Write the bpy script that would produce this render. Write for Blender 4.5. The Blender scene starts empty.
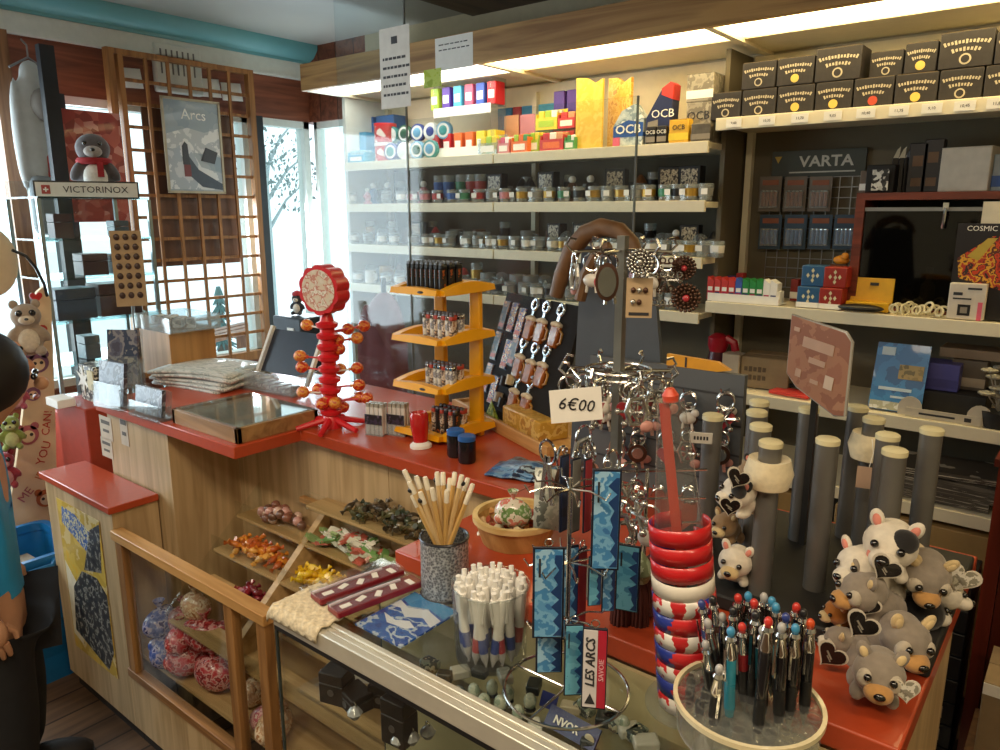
import bpy, math, random
from mathutils import Vector, Matrix, Euler
C = bpy.context.scene
COL = C.collection
R = math.radians
PI = math.pi
rnd = random.Random(7)

# ------------------------------------------------------------------ camera, world, lamps, exposure
EYE = Vector((0.0, 0.0, 1.65))
_h1, _h2 = (-957.0, -163.0, 750.0), (615.0, -163.0, 750.0)      # vanishing directions of the two wall directions
_fx = Vector(_h1).normalized() * -1.0                           # world +X in camera axes (right, down, forward)
_fy = Vector(_h2)
_fy = (_fy - _fx * _fy.dot(_fx)).normalized()
_fz = _fx.cross(_fy)
if _fz.y > 0: _fz = -_fz
cam_d = bpy.data.cameras.new('camera')
cam = bpy.data.objects.new('camera', cam_d)
COL.objects.link(cam)
cam_d.sensor_width = 36.0
cam_d.lens = 27.0
cam_d.clip_start = 0.02
_mx = Matrix(((_fx.x, -_fx.y, -_fx.z, EYE.x), (_fy.x, -_fy.y, -_fy.z, EYE.y), (_fz.x, -_fz.y, -_fz.z, EYE.z), (0, 0, 0, 1)))
cam.matrix_world = _mx
C.camera = cam

C.view_settings.view_transform = 'Standard'
C.view_settings.look = 'None'
C.view_settings.gamma = 1.0
C.view_settings.use_curve_mapping = False
C.view_settings.exposure = 0.22

wld = bpy.data.worlds.new('overcast_sky')
C.world = wld
wld.use_nodes = True
_bg = wld.node_tree.nodes['Background']
_bg.inputs[0].default_value = (0.80, 0.93, 1.0, 1)
_bg.inputs[1].default_value = 1.7

def area(name, loc, size, energy, col, rot=(0, 0, 0), portal=False, spread=None):
    l = bpy.data.lights.new(name, 'AREA')
    l.shape = 'RECTANGLE'; l.size, l.size_y = size
    l.energy = energy; l.color = col
    if spread: l.spread = spread
    o = bpy.data.objects.new(name, l)
    COL.objects.link(o)
    o.location = loc; o.rotation_euler = rot
    l.cycles.is_portal = portal
    return o
# daylight enters by the window wall on the left
area('window_daylight', (-3.99, 2.86, 1.50), (0.40, 1.30), 34, (0.80, 0.93, 1.0), (0, -PI/2, 0))
area('window_daylight', (-3.99, 0.60, 1.50), (1.30, 2.40), 62, (0.80, 0.93, 1.0), (0, -PI/2, 0))
# unseen ceiling lights, added to brighten the closed room
area('ceiling_fill', (-0.45, -0.15, 2.54), (1.1, 0.25), 20, (1.0, 0.80, 0.55))
area('ceiling_fill', (-1.9, -0.6, 2.50), (1.2, 0.25), 21, (1.0, 0.86, 0.66))
area('ceiling_fill', (0.9, 0.1, 2.54), (1.2, 0.25), 18, (1.0, 0.78, 0.50))

# ------------------------------------------------------------------ measuring: where a sight line meets a real plane
def _ray(px, py):
    v = Vector((px - 500.0, py - 375.0, 750.0))
    return Vector((v.dot(_fx), v.dot(_fy), v.dot(_fz)))
def onz(px, py, z):
    d = _ray(px, py); return EYE + d * ((z - EYE.z) / d.z)
def ony(px, py, y):
    d = _ray(px, py); return EYE + d * ((y - EYE.y) / d.y)
def onx(px, py, x):
    d = _ray(px, py); return EYE + d * ((x - EYE.x) / d.x)
def dep(p):
    v = Vector(p) - EYE
    return v.x * _fx.z + v.y * _fy.z + v.z * _fz.z
def mpp(p): return dep(p) / 750.0                               # metres in one pixel's width there
def sx(px, y, z):                                               # X of the point at depth y and height z seen in column px
    a = (px - 500.0) / 750.0; h = z - EYE.z
    return (a * (_fy.z * y + _fz.z * h) - _fy.x * y) / (_fx.x - a * _fx.z)

# ------------------------------------------------------------------ materials
def S(h, k=1.0):
    h = h.lstrip('#'); o = []
    for i in (0, 2, 4):
        c = int(h[i:i+2], 16) / 255.0
        c = c / 12.92 if c <= 0.04045 else ((c + 0.055) / 1.055) ** 2.4
        o.append(min(1.0, c * k))
    return tuple(o)
MATS = {}
def _new(name):
    m = bpy.data.materials.new(name); m.use_nodes = True
    nt = m.node_tree; b = nt.nodes['Principled BSDF']
    MATS[name] = m
    return m, nt, b
def _coords(nt, scale=(1, 1, 1), loc=(0, 0, 0), rot=(0, 0, 0)):
    tc = nt.nodes.new('ShaderNodeTexCoord'); mp = nt.nodes.new('ShaderNodeMapping')
    nt.links.new(tc.outputs['Object'], mp.inputs[0])
    mp.inputs['Scale'].default_value = scale; mp.inputs['Location'].default_value = loc
    mp.inputs['Rotation'].default_value = rot
    return mp.outputs[0]
def _ramp(nt, stops, mode='LINEAR'):
    r = nt.nodes.new('ShaderNodeValToRGB'); cr = r.color_ramp; cr.interpolation = mode
    while len(cr.elements) > 1: cr.elements.remove(cr.elements[-1])
    cr.elements[0].position = stops[0][0]; cr.elements[0].color = (*stops[0][1], 1)
    for p, c in stops[1:]:
        e = cr.elements.new(p); e.color = (*c, 1)
    return r
def _bump(nt, b, src, strength, dist=0.002):
    n = nt.nodes.new('ShaderNodeBump'); n.inputs['Strength'].default_value = strength; n.inputs['Distance'].default_value = dist
    nt.links.new(src, n.inputs['Height']); nt.links.new(n.outputs[0], b.inputs['Normal'])
def mat(name, hexcol, rough=0.5, metal=0.0, var=0.08, scale=30.0, bump=0.0, coat=0.0, k=1.0, sheen=0.0):
    if name in MATS: return MATS[name]
    m, nt, b = _new(name); c = S(hexcol, k)
    b.inputs['Roughness'].default_value = rough; b.inputs['Metallic'].default_value = metal
    b.inputs['Coat Weight'].default_value = coat
    if sheen: b.inputs['Sheen Weight'].default_value = sheen
    n = nt.nodes.new('ShaderNodeTexNoise'); n.inputs['Scale'].default_value = scale; n.inputs['Detail'].default_value = 4
    nt.links.new(_coords(nt), n.inputs['Vector'])
    r = _ramp(nt, [(0.3, tuple(x * (1 - var) for x in c)), (0.7, tuple(min(1, x * (1 + var)) for x in c))])
    nt.links.new(n.outputs['Fac'], r.inputs[0]); nt.links.new(r.outputs[0], b.inputs['Base Color'])
    if bump: _bump(nt, b, n.outputs['Fac'], bump)
    return m
def wood(name, c1, c2, axis=0, scale=9.0, rough=0.45, plank=None, coat=0.0):
    if name in MATS: return MATS[name]
    m, nt, b = _new(name)
    s = [scale] * 3; s[axis] = scale * 0.07
    co = _coords(nt, tuple(s))
    n = nt.nodes.new('ShaderNodeTexNoise'); n.inputs['Scale'].default_value = 3.2; n.inputs['Detail'].default_value = 7
    n.inputs['Distortion'].default_value = 1.2
    nt.links.new(co, n.inputs['Vector'])
    r = _ramp(nt, [(0.32, S(c2)), (0.62, S(c1))])
    nt.links.new(n.outputs['Fac'], r.inputs[0])
    out = r.outputs[0]
    if plank:
        br = nt.nodes.new('ShaderNodeTexBrick')
        br.inputs['Scale'].default_value = 1.0; br.inputs['Brick Width'].default_value = plank[0]; br.inputs['Row Height'].default_value = plank[1]
        br.inputs['Mortar Size'].default_value = 0.004
        br.inputs['Color1'].default_value = (1, 1, 1, 1); br.inputs['Color2'].default_value = (0.7, 0.7, 0.7, 1); br.inputs['Mortar'].default_value = (0.15, 0.12, 0.1, 1)
        nt.links.new(_coords(nt, (1, 1, 1), (0, 0, 0), plank[2]), br.inputs['Vector'])
        mx = nt.nodes.new('ShaderNodeMix'); mx.data_type = 'RGBA'; mx.blend_type = 'MULTIPLY'; mx.inputs[0].default_value = 1.0
        nt.links.new(out, mx.inputs[6]); nt.links.new(br.outputs['Color'], mx.inputs[7]); out = mx.outputs[2]
    nt.links.new(out, b.inputs['Base Color'])
    b.inputs['Roughness'].default_value = rough; b.inputs['Coat Weight'].default_value = coat
    _bump(nt, b, n.outputs['Fac'], 0.08)
    return m
def printed(name, pal, scale=30.0, rough=0.4, kind='voronoi', stretch=(1, 1, 1), seed=0.0, coat=0.2):
    """a colour print: patches of the palette"""
    if name in MATS: return MATS[name]
    m, nt, b = _new(name)
    co = _coords(nt, stretch, (seed, seed * 1.7, seed * 0.6))
    if kind == 'voronoi':
        t = nt.nodes.new('ShaderNodeTexVoronoi'); t.inputs['Scale'].default_value = scale
        nt.links.new(co, t.inputs['Vector'])
        sp = nt.nodes.new('ShaderNodeSeparateColor'); nt.links.new(t.outputs['Color'], sp.inputs[0]); f = sp.outputs[0]
        st = [(i / len(pal), S(c)) for i, c in enumerate(pal)]
    else:
        t = nt.nodes.new('ShaderNodeTexNoise'); t.inputs['Scale'].default_value = scale; t.inputs['Detail'].default_value = 5
        nt.links.new(co, t.inputs['Vector']); f = t.outputs['Fac']
        st = [(0.0 if i == 0 else 0.30 + 0.40 * i / len(pal), S(c)) for i, c in enumerate(pal)]
    r = _ramp(nt, st, 'CONSTANT')
    nt.links.new(f, r.inputs[0]); nt.links.new(r.outputs[0], b.inputs['Base Color'])
    b.inputs['Roughness'].default_value = rough; b.inputs['Coat Weight'].default_value = coat
    return m
def clear(name, tint='ffffff', refl=1.0, k=1.0, haze=0.0):
    """thin clear sheet: lets light straight through, mirrors a little more at grazing angles"""
    if name in MATS: return MATS[name]
    m, nt, b = _new(name); nt.nodes.remove(b)
    out = nt.nodes['Material Output']
    tr = nt.nodes.new('ShaderNodeBsdfTransparent'); tr.inputs[0].default_value = (*S(tint, k), 1)
    gl = nt.nodes.new('ShaderNodeBsdfGlossy'); gl.inputs['Roughness'].default_value = 0.04
    fr = nt.nodes.new('ShaderNodeLayerWeight'); fr.inputs['Blend'].default_value = 0.5
    pw = nt.nodes.new('ShaderNodeMath'); pw.operation = 'POWER'; pw.inputs[1].default_value = 4.0
    nt.links.new(fr.outputs['Facing'], pw.inputs[0])
    mu = nt.nodes.new('ShaderNodeMath'); mu.operation = 'MULTIPLY_ADD'; mu.inputs[1].default_value = 0.6 * refl; mu.inputs[2].default_value = 0.025 * refl
    nt.links.new(pw.outputs[0], mu.inputs[0])
    mx = nt.nodes.new('ShaderNodeMixShader'); nt.links.new(mu.outputs[0], mx.inputs[0])
    nt.links.new(tr.outputs[0], mx.inputs[1]); nt.links.new(gl.outputs[0], mx.inputs[2])
    last = mx
    if haze:
        df = nt.nodes.new('ShaderNodeBsdfDiffuse'); df.inputs[0].default_value = (0.85, 0.88, 0.9, 1)
        m2 = nt.nodes.new('ShaderNodeMixShader'); m2.inputs[0].default_value = haze
        nt.links.new(mx.outputs[0], m2.inputs[1]); nt.links.new(df.outputs[0], m2.inputs[2]); last = m2
    nt.links.new(last.outputs[0], out.inputs[0])
    return m
def glow(name, col, strength):
    if name in MATS: return MATS[name]
    m, nt, b = _new(name)
    b.inputs['Base Color'].default_value = (0.9, 0.9, 0.85, 1)
    b.inputs['Emission Color'].default_value = (*col, 1); b.inputs['Emission Strength'].default_value = strength
    return m

# ------------------------------------------------------------------ mesh building
class MB:
    def __init__(s): s.v, s.f, s.m = [], [], []
    def add(s, vs, fs, mi=0, M=None):
        o = len(s.v)
        s.v += [tuple(M @ Vector(v)) if M else tuple(v) for v in vs]
        for f in fs: s.f.append([i + o for i in f]); s.m.append(mi)
        return s
    def box(s, c, d, mi=0, rot=None, taper=1.0):
        x, y, z = d[0] / 2, d[1] / 2, d[2] / 2; t = taper
        vs = [(-x, -y, -z), (x, -y, -z), (x, y, -z), (-x, y, -z), (-x*t, -y*t, z), (x*t, -y*t, z), (x*t, y*t, z), (-x*t, y*t, z)]
        fs = [(0, 3, 2, 1), (4, 5, 6, 7), (0, 1, 5, 4), (1, 2, 6, 5), (2, 3, 7, 6), (3, 0, 4, 7)]
        M = Matrix.Translation(Vector(c))
        if rot: M = M @ Euler(rot).to_matrix().to_4x4()
        return s.add(vs, fs, mi, M)
    def b2(s, a, b, mi=0):                                      # box between two corners
        return s.box([(a[i] + b[i]) / 2 for i in range(3)], [abs(b[i] - a[i]) for i in range(3)], mi)
    def prism(s, poly, d, mi=0, M=None):                        # polygon in XZ, thickness d along Y (centred)
        n = len(poly); vs = [(x, -d / 2, z) for x, z in poly] + [(x, d / 2, z) for x, z in poly]
        fs = [tuple(range(n)), tuple(reversed(range(n, 2 * n)))]
        fs += [((i + 1) % n, i, n + i, n + (i + 1) % n) for i in range(n)]
        return s.add(vs, fs, mi, M)
    def lathe(s, prof, n=20, mi=0, c=(0, 0, 0), M=None, closed=False):
        vs, fs = [], []
        for r, z in prof:
            for k in range(n):
                a = 2 * PI * k / n; vs.append((c[0] + r * math.cos(a), c[1] + r * math.sin(a), c[2] + z))
        m = len(prof)
        for i in range(m - 1 if not closed else m):
            j = (i + 1) % m
            for k in range(n):
                fs.append((i * n + k, i * n + (k + 1) % n, j * n + (k + 1) % n, j * n + k))
        if not closed:
            fs.append(tuple(reversed(range(n)))); fs.append(tuple(range((m - 1) * n, m * n)))
        return s.add(vs, fs, mi, M)
    def ball(s, c, r, mi=0, n=14, M=None, rot=None):
        if not hasattr(r, '__len__'): r = (r, r, r)
        k = max(6, n // 2 + 2); prof = [(math.sin(PI * i / k), -math.cos(PI * i / k)) for i in range(k + 1)]
        prof[0] = (1e-3, -1); prof[-1] = (1e-3, 1)
        T = Matrix.Translation(Vector(c))
        if rot: T = T @ Euler(rot).to_matrix().to_4x4()
        T = T @ Matrix.Diagonal((*r, 1))
        return s.lathe(prof, n, mi, M=(M @ T) if M else T)
    def tube(s, pts, r, n=8, mi=0, closed=False, caps=True):
        P = [Vector(p) for p in pts]; L = len(P)
        rs = r if hasattr(r, '__len__') else [r] * L
        vs, fs = [], []; up = None
        for i in range(L):
            if closed: t = P[(i + 1) % L] - P[i - 1]
            else: t = P[min(i + 1, L - 1)] - P[max(i - 1, 0)]
            t = t.normalized() if t.length > 1e-9 else Vector((0, 0, 1))
            if up is None: up = t.orthogonal().normalized()
            else:
                up = up - t * up.dot(t)
                up = up.normalized() if up.length > 1e-6 else t.orthogonal().normalized()
            w = t.cross(up)
            for k in range(n):
                a = 2 * PI * k / n; vs.append(P[i] + (up * math.cos(a) + w * math.sin(a)) * rs[i])
        for i in range(L if closed else L - 1):
            j = (i + 1) % L
            for k in range(n): fs.append((i * n + k, i * n + (k + 1) % n, j * n + (k + 1) % n, j * n + k))
        if not closed and caps:
            fs.append(tuple(reversed(range(n)))); fs.append(tuple(range((L - 1) * n, L * n)))
        return s.add(vs, fs, mi)
    def ring(s, c, R_, r, n=24, k=6, mi=0, M=None, ax='z'):
        pts = []
        for i in range(n):
            a = 2 * PI * i / n; u, v = R_ * math.cos(a), R_ * math.sin(a)
            p = {'z': (u, v, 0), 'x': (0, u, v), 'y': (u, 0, v)}[ax]
            q = Vector(c) + Vector(p); pts.append(M @ q if M else q)
        return s.tube(pts, r, k, mi, closed=True)
    def grid(s, fn, nu, nv, mi=0, thick=0.0):                   # fn(u, v) -> point
        vs = [fn(i / nu, j / nv) for j in range(nv + 1) for i in range(nu + 1)]
        fs = [(j*(nu+1)+i, j*(nu+1)+i+1, (j+1)*(nu+1)+i+1, (j+1)*(nu+1)+i) for j in range(nv) for i in range(nu)]
        return s.add(vs, fs, mi)
    def mesh(s, name, mats, smooth=True):
        me = bpy.data.meshes.new(name)
        me.from_pydata([tuple(v) for v in s.v], [], s.f); me.validate(); me.update()
        if not isinstance(mats, (list, tuple)): mats = [mats]
        for m in mats: me.materials.append(m)
        if len(me.polygons) == len(s.m): me.polygons.foreach_set('material_index', s.m)
        if smooth:
            me.polygons.foreach_set('use_smooth', [True] * len(me.polygons))
            try: me.set_sharp_from_angle(angle=R(38))
            except Exception: pass
        return me
    def build(s, name, mats, parent=None, loc=None, rz=0.0, bev=0.0, solid=0.0, sub=0):
        me = s.mesh(name, mats)
        o = bpy.data.objects.new(name, me); COL.objects.link(o)
        if parent is not None: o.parent = parent
        if loc is not None: o.location = loc
        if rz: o.rotation_euler.z = rz
        if solid:
            q = o.modifiers.new('thickness', 'SOLIDIFY'); q.thickness = solid
        if sub:
            q = o.modifiers.new('smooth', 'SUBSURF'); q.levels = q.render_levels = sub
        if bev:
            q = o.modifiers.new('rounded', 'BEVEL'); q.width = bev; q.segments = 2; q.limit_method = 'ANGLE'; q.angle_limit = R(40)
        return o
def tag(o, label, cat, group=None, kind=None):
    o['label'] = label; o['category'] = cat
    if group: o['group'] = group
    if kind: o['kind'] = kind
    return o
def thing(name, label, cat, loc=(0, 0, 0), rz=0.0, group=None, rot=None):
    o = bpy.data.objects.new(name, None); COL.objects.link(o)
    o.empty_display_size = 0.02
    o.location = loc; o.rotation_euler = rot if rot else (0, 0, rz)
    return tag(o, label, cat, group)
def struct(o, label=None):
    o['kind'] = 'structure'
    if label: o['label'] = label
    return o
KIDS = {}
def dup(root, loc=None, rz=None, label=None, group=None, rot=None, scale=None, mats=None):
    """copy a thing with its parts and sub-parts (mesh data shared)"""
    r = root.copy(); COL.objects.link(r)
    if loc is not None: r.location = loc
    if rot is not None: r.rotation_euler = rot
    elif rz is not None: r.rotation_euler = (0, 0, rz)
    if label: r['label'] = label
    if group: r['group'] = group
    if scale is not None: r.scale = (scale,) * 3 if not hasattr(scale, '__len__') else scale
    def rec(src, dst):
        for ch in list(src.children):
            c = ch.copy(); COL.objects.link(c); c.parent = dst
            if mats and ch.name.split('.')[0] in mats and c.type == 'MESH':
                c.material_slots[0].link = 'OBJECT'; c.material_slots[0].material = mats[ch.name.split('.')[0]]
            rec(ch, c)
    rec(root, r)
    return r
_fonts = {}
def text(body, size, m, parent, loc, rot, name='lettering', align='CENTER', depth=0.0004, wide=1.0, bold=0.0, shear=0.0):
    key = (body, size, m.name, align, depth, wide, bold, shear)
    if key not in _fonts:
        cu = bpy.data.curves.new(name, 'FONT'); cu.body = body; cu.size = size; cu.align_x = align; cu.align_y = 'CENTER'
        cu.extrude = depth; cu.offset = bold; cu.resolution_u = 2; cu.shear = shear
        cu.materials.append(m)
        tmp = bpy.data.objects.new('tmp', cu); COL.objects.link(tmp)
        dg = bpy.context.evaluated_depsgraph_get()
        me = bpy.data.meshes.new_from_object(tmp.evaluated_get(dg)); me.name = name
        bpy.data.objects.remove(tmp); bpy.data.curves.remove(cu)
        if wide != 1.0:
            for v in me.vertices: v.co.x *= wide
        _fonts[key] = me
    o = bpy.data.objects.new(name, _fonts[key]); COL.objects.link(o)
    o.parent = parent; o.location = loc; o.rotation_euler = rot
    return o
FRONT = (PI / 2, 0, 0)                                          # lettering upright on a face that looks towards -Y
ORD = 'first second third fourth fifth sixth seventh eighth ninth tenth eleventh twelfth thirteenth fourteenth fifteenth sixteenth seventeenth eighteenth nineteenth twentieth'.split()
def nth(i):
    if i < 20: return ORD[i]
    tens = {2: 'twenty', 3: 'thirty', 4: 'forty', 5: 'fifty'}
    q, r = divmod(i + 1, 10)
    return (tens[q] + '-' + ORD[r - 1]) if r else {3: 'thirtieth', 4: 'fortieth', 5: 'fiftieth'}[q]

# shared materials
WHITE = mat('white_plastic', 'efeee8', 0.4, var=0.03)
PAPER = mat('white_paper', 'f2f1ec', 0.7, var=0.03)
BLACK = mat('black_plastic', '161618', 0.4, var=0.2)
BLKMATT = mat('black_card', '1d1c1c', 0.65, var=0.25)
INK = mat('dark_ink', '2a2a30', 0.6, var=0.0)
GREY = mat('grey_metal', '8e9092', 0.35, 0.9)
CHROME = mat('polished_chrome', 'd8d8d8', 0.12, 1.0, var=0.05)
CREAM = mat('cream_shelf_metal', 'e9e0c4', 0.45, var=0.03)
REDTOP = mat('red_orange_laminate', 'b54726', 0.38, var=0.05, scale=60, coat=0.2)
LWOOD = wood('pale_beech_veneer', 'ccb086', 'ab8f66', 2, 7, 0.45)
OAK = wood('oak_board', 'c39a60', '8e6636', 0, 8, 0.5)
PINE = wood('pine_strip', 'd2a468', 'b07f46', 0, 9, 0.45)
BROWN = wood('brown_stained_wood', '8c5a38', '5d3620', 2, 8, 0.5)
GLASS = clear('window_glass', 'f4fbfa', 0.8)
SHOWGLASS = clear('showcase_glass', 'fafcfb', 1.0)
ACRYL = clear('clear_acrylic', 'f3f6f7', 1.3, haze=0.05)
RED = mat('red_plastic', 'd2202a', 0.35, var=0.05, coat=0.3)
YELLOW = mat('yellow_plastic', 'f4ae10', 0.35, var=0.04, coat=0.2)
BLUE = mat('blue_plastic', '2456a8', 0.35, var=0.05)
GOLD = mat('tan_card', 'b98f55', 0.7, var=0.08)
# ------------------------------------------------------------------ the room
XL, YB = -3.95, 3.05
FLOORM = wood('brown_floor_boards', '6b5038', '4a3524', 1, 6, 0.5, plank=(1.2, 0.12, (0, 0, PI/2)))
WALLM = mat('cream_wall_paint', 'cdc3a6', 0.8, var=0.04)
CEILG = mat('grey_ceiling_panel', 'aaa9a4', 0.42, var=0.05, scale=3)
CEILB = wood('brown_ceiling_boards', '5d4433', '44301f', 1, 5, 0.5)
TEAL = mat('teal_cove_paint', '62a0a8', 0.45, var=0.06, scale=6)
OFFW = mat('offwhite_paint', 'd9dcd6', 0.55, var=0.04)
REDWOOD = wood('reddish_wall_boards', '8f5238', '623221', 1, 7, 0.55, plank=(2.0, 0.16, (PI/2, 0, PI/2)))
DARKPOST = mat('black_painted_post', '1b2026', 0.5, var=0.15)
SNOW = mat('snow_ground', 'f2f6fa', 0.8, var=0.03, scale=2)

struct(MB().b2((XL - 0.1, -2.5, -0.1), (2.6, YB + 0.1, 0.0)).build('floor', FLOORM))
struct(MB().b2((-2.62, -2.5, 2.60), (2.6, YB + 0.1, 2.70)).build('ceiling', CEILB))
struct(MB().b2((XL - 0.1, -2.5, 2.62), (-2.62, YB + 0.1, 2.72)).build('ceiling', CEILG))
w = MB(); w.b2((-3.42, YB, 0), (2.6, YB + 0.1, 2.7)); struct(w.build('wall_back', WALLM))
struct(MB().b2((XL - 0.1, YB, 2.19), (-3.42, YB + 0.1, 2.7)).build('wall_back', REDWOOD))
struct(MB().b2((2.5, -2.5, 0), (2.6, YB, 2.7)).build('wall_right', WALLM))
struct(MB().b2((XL - 0.1, -2.6, 0), (2.6, -2.5, 2.7)).build('wall_front', WALLM))
w = MB()
w.b2((XL - 0.10, -2.5, 2.19), (XL, YB, 2.62)); w.b2((XL - 0.10, -2.5, 0), (XL, 2.62, 0.80)); w.b2((XL - 0.10, -2.5, 0.80), (XL, -0.6, 2.19))
struct(w.build('wall_left', REDWOOD))
# cove along the top of the left wall, white strip under it
cv = MB(); pr = [(0, 2.62), (0.11, 2.62), (0.105, 2.59), (0.07, 2.55), (0.035, 2.535), (0.03, 2.52), (0, 2.52)]
pts = [(XL + x, z) for x, z in pr]; n = len(pts)
cv.add([(x, -2.5, z) for x, z in pts] + [(x, YB, z) for x, z in pts], [tuple(range(n)), tuple(reversed(range(n, 2*n)))] + [((i+1) % n, i, n+i, n+(i+1) % n) for i in range(n)])
struct(cv.build('trim_1', TEAL))
struct(MB().b2((XL, -2.5, 2.43), (XL + 0.02, YB, 2.52)).b2((XL, -2.5, 2.425), (XL + 0.03, YB, 2.44)).build('trim_2', OFFW))
# wooden post and the dark mullions of the window wall
struct(MB().b2((XL, 1.33, 0.8), (XL + 0.06, 1.40, 2.43)).build('trim_3', wood('window_post_wood', '8f6440', '6c4629', 2, 8)))
def window(name, y0, y1, z0, z1, muls, bars=()):
    r = bpy.data.objects.new(name, None); COL.objects.link(r); r.location = (XL - 0.05, (y0 + y1) / 2, z0); struct(r)
    f = MB(); cy = (y0 + y1) / 2
    f.b2((-0.04, y0 - cy, 0), (0.04, y0 - cy + 0.04, z1 - z0)); f.b2((-0.04, y1 - cy - 0.04, 0), (0.04, y1 - cy, z1 - z0))
    f.b2((-0.04, y0 - cy, 0), (0.04, y1 - cy, 0.04)); f.b2((-0.04, y0 - cy, z1 - z0 - 0.04), (0.04, y1 - cy, z1 - z0))
    f.build('window_frame', OFFW, r)
    for y in muls: MB().b2((-0.05, y - cy - 0.032, 0), (0.09, y - cy + 0.032, z1 - z0)).build('mullion', DARKPOST, r)
    MB().b2((-0.004, y0 - cy + 0.04, 0.04), (0.004, y1 - cy - 0.04, z1 - z0 - 0.04)).build('glass_pane', GLASS, r)
    return r
window('window_1', -0.6, 2.62, 0.80, 2.19, (0.30, 1.585))
window('window_2', 2.62, 3.05, 0.0, 2.19, (2.655,))
w3 = bpy.data.objects.new('window_3', None); COL.objects.link(w3); w3.location = (-3.69, YB + 0.05, 0); struct(w3)
f = MB(); f.b2((-0.25, -0.03, 0), (-0.22, 0.03, 2.19)).b2((0.23, -0.03, 0), (0.27, 0.03, 2.19)).b2((-0.25, -0.03, 2.15), (0.27, 0.03, 2.19)).b2((-0.25, -0.03, 0), (0.27, 0.03, 0.05)); f.build('window_frame', OFFW, w3)
MB().b2((-0.22, -0.003, 0.05), (0.23, 0.003, 2.15)).build('glass_pane', GLASS, w3)
# outside: snow, a bare bushy tree, firs, a bench
struct(MB().b2((-40, -25, -0.35), (-4.06, 40, -0.25)).build('snow_field', SNOW))
LEAFD = mat('dark_twigs', '6c7a78', 0.8, var=0.3); FIRG = mat('dark_fir_needles', '4a6a68', 0.8, var=0.3); BARK = mat('tree_bark', '5a5048', 0.9, var=0.2)
def twig_tree(name, label, loc, h, rr, n, seed):
    q = random.Random(seed); r = thing(name, label, 'tree', loc)
    t = MB(); t.tube([(0, 0, 0), (0.03, 0, h * 0.5), (0, 0.04, h * 0.8)], [0.09, 0.06, 0.02], 8)
    for k in range(5):
        a = q.uniform(0, 2*PI); z0 = h * q.uniform(0.35, 0.75); e = (rr * 0.8 * math.cos(a), rr * 0.8 * math.sin(a), z0 + h * 0.22)
        t.tube([(0, 0, z0), (e[0] * 0.5, e[1] * 0.5, z0 + h * 0.14), e], [0.035, 0.02, 0.008], 5)
    t.build('trunk', mat('pale_bark', '9aa4a4', .9), r)
    c = MB()
    for k in range(n):
        u = Vector((q.gauss(0, 1), q.gauss(0, 1), q.gauss(0, 1))).normalized() * rr * q.random() ** 0.4
        p = Vector((u.x, u.y, h * 0.72 + u.z * 0.75)); s_ = q.uniform(0.02, 0.06)
        a = Euler((q.uniform(0, 6), q.uniform(0, 6), q.uniform(0, 6))).to_matrix()
        c.add([p + a @ Vector(v) for v in ((-s_, 0, 0), (0, -s_ * 0.5, s_ * 0.1), (s_, 0, 0), (0, s_ * 0.5, 0))], [(0, 1, 2, 3)])
    c.build('crown', LEAFD, r)
    return r
p = ony(262, 150, 7.0)
twig_tree('bare_tree', 'leafy dark speckled tree outside behind the bright doorway', (p.x, p.y, -0.25), p.z + 1.0, 1.0, 700, 3)
def fir(label, loc, h):
    r = thing('fir_tree', label, 'tree', loc); MB().tube([(0, 0, 0), (0, 0, h)], [0.08, 0.02], 8).build('trunk', BARK, r)
    c = MB(); q = random.Random(int(h * 100))
    for i in range(7):
        z = h * (0.15 + 0.12 * i); rr = h * 0.24 * (1 - i / 8.0)
        for k in range(14):
            a = 2 * PI * (k + 0.5 * (i % 2)) / 14; d = q.uniform(0.8, 1.1)
            c.tube([(0, 0, z + h * 0.12), (rr * d * math.cos(a), rr * d * math.sin(a), z)], [h * 0.03, h * 0.006], 5)
    c.build('crown', FIRG, r)
p = onx(225, 372, -9.0); fir('small green fir outside behind the lower lattice', (p.x, p.y, -0.25), 0.95)
p = onx(212, 268, -6.0); t = thing('wooden_bench', 'dark wooden bench outside in the snow behind the lattice', 'bench', (p.x, p.y, -0.25), 0.4)
for k in range(3): MB().b2((-0.16 + k*0.12, -0.6, 0.83), (-0.07 + k*0.12, 0.6, 0.87)).build('seat_slat', BROWN, t)
for sy in (-0.5, 0.5): MB().b2((-0.14, sy - 0.04, 0), (0.14, sy + 0.04, 0.83)).build('leg', BROWN, t)

# ------------------------------------------------------------------ light canopy above the back shelves
FY, CZ = 2.45, 2.235
LAMPW = glow('white_lamp_diffuser', (1.0, 0.95, 0.84), 5.2)
LAMPY = glow('warm_lamp_diffuser', (1.0, 0.76, 0.36), 6.6)
cx0, cx1 = -3.23, 1.6
can = thing('light_canopy', 'long wooden light canopy over the back shelves with lit diffusers', 'light canopy', (cx0, FY, CZ))
MB().b2((0, 0, 0), (cx1 - cx0, 0.03, 0.125)).build('fascia_board', wood('fascia_oak', 'bd945a', '8a6236', 0, 7, 0.5), can, bev=0.003)
MB().b2((0, 0.03, 0.105), (cx1 - cx0, YB - FY, 0.125)).build('roof_panel', CREAM, can)
MB().b2((0.0, 0.30, 0.012), (cx1 - cx0, YB - FY, 0.03)).build('soffit', CREAM, can)
xs = [0.02, -2.09 - cx0, -1.115 - cx0, 0.10 - cx0, 1.25 - cx0]
for i in range(len(xs) - 1):
    MB().b2((xs[i] + 0.02, 0.045, 0.016), (xs[i+1] - 0.02, 0.285, 0.05)).build('lamp_diffuser', LAMPW if i == 0 else LAMPY, can)
for x in xs: MB().b2((x - 0.014, 0.03, 0.0), (x + 0.014, YB - FY, 0.028)).build('crossbar', CREAM, can)

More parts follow.
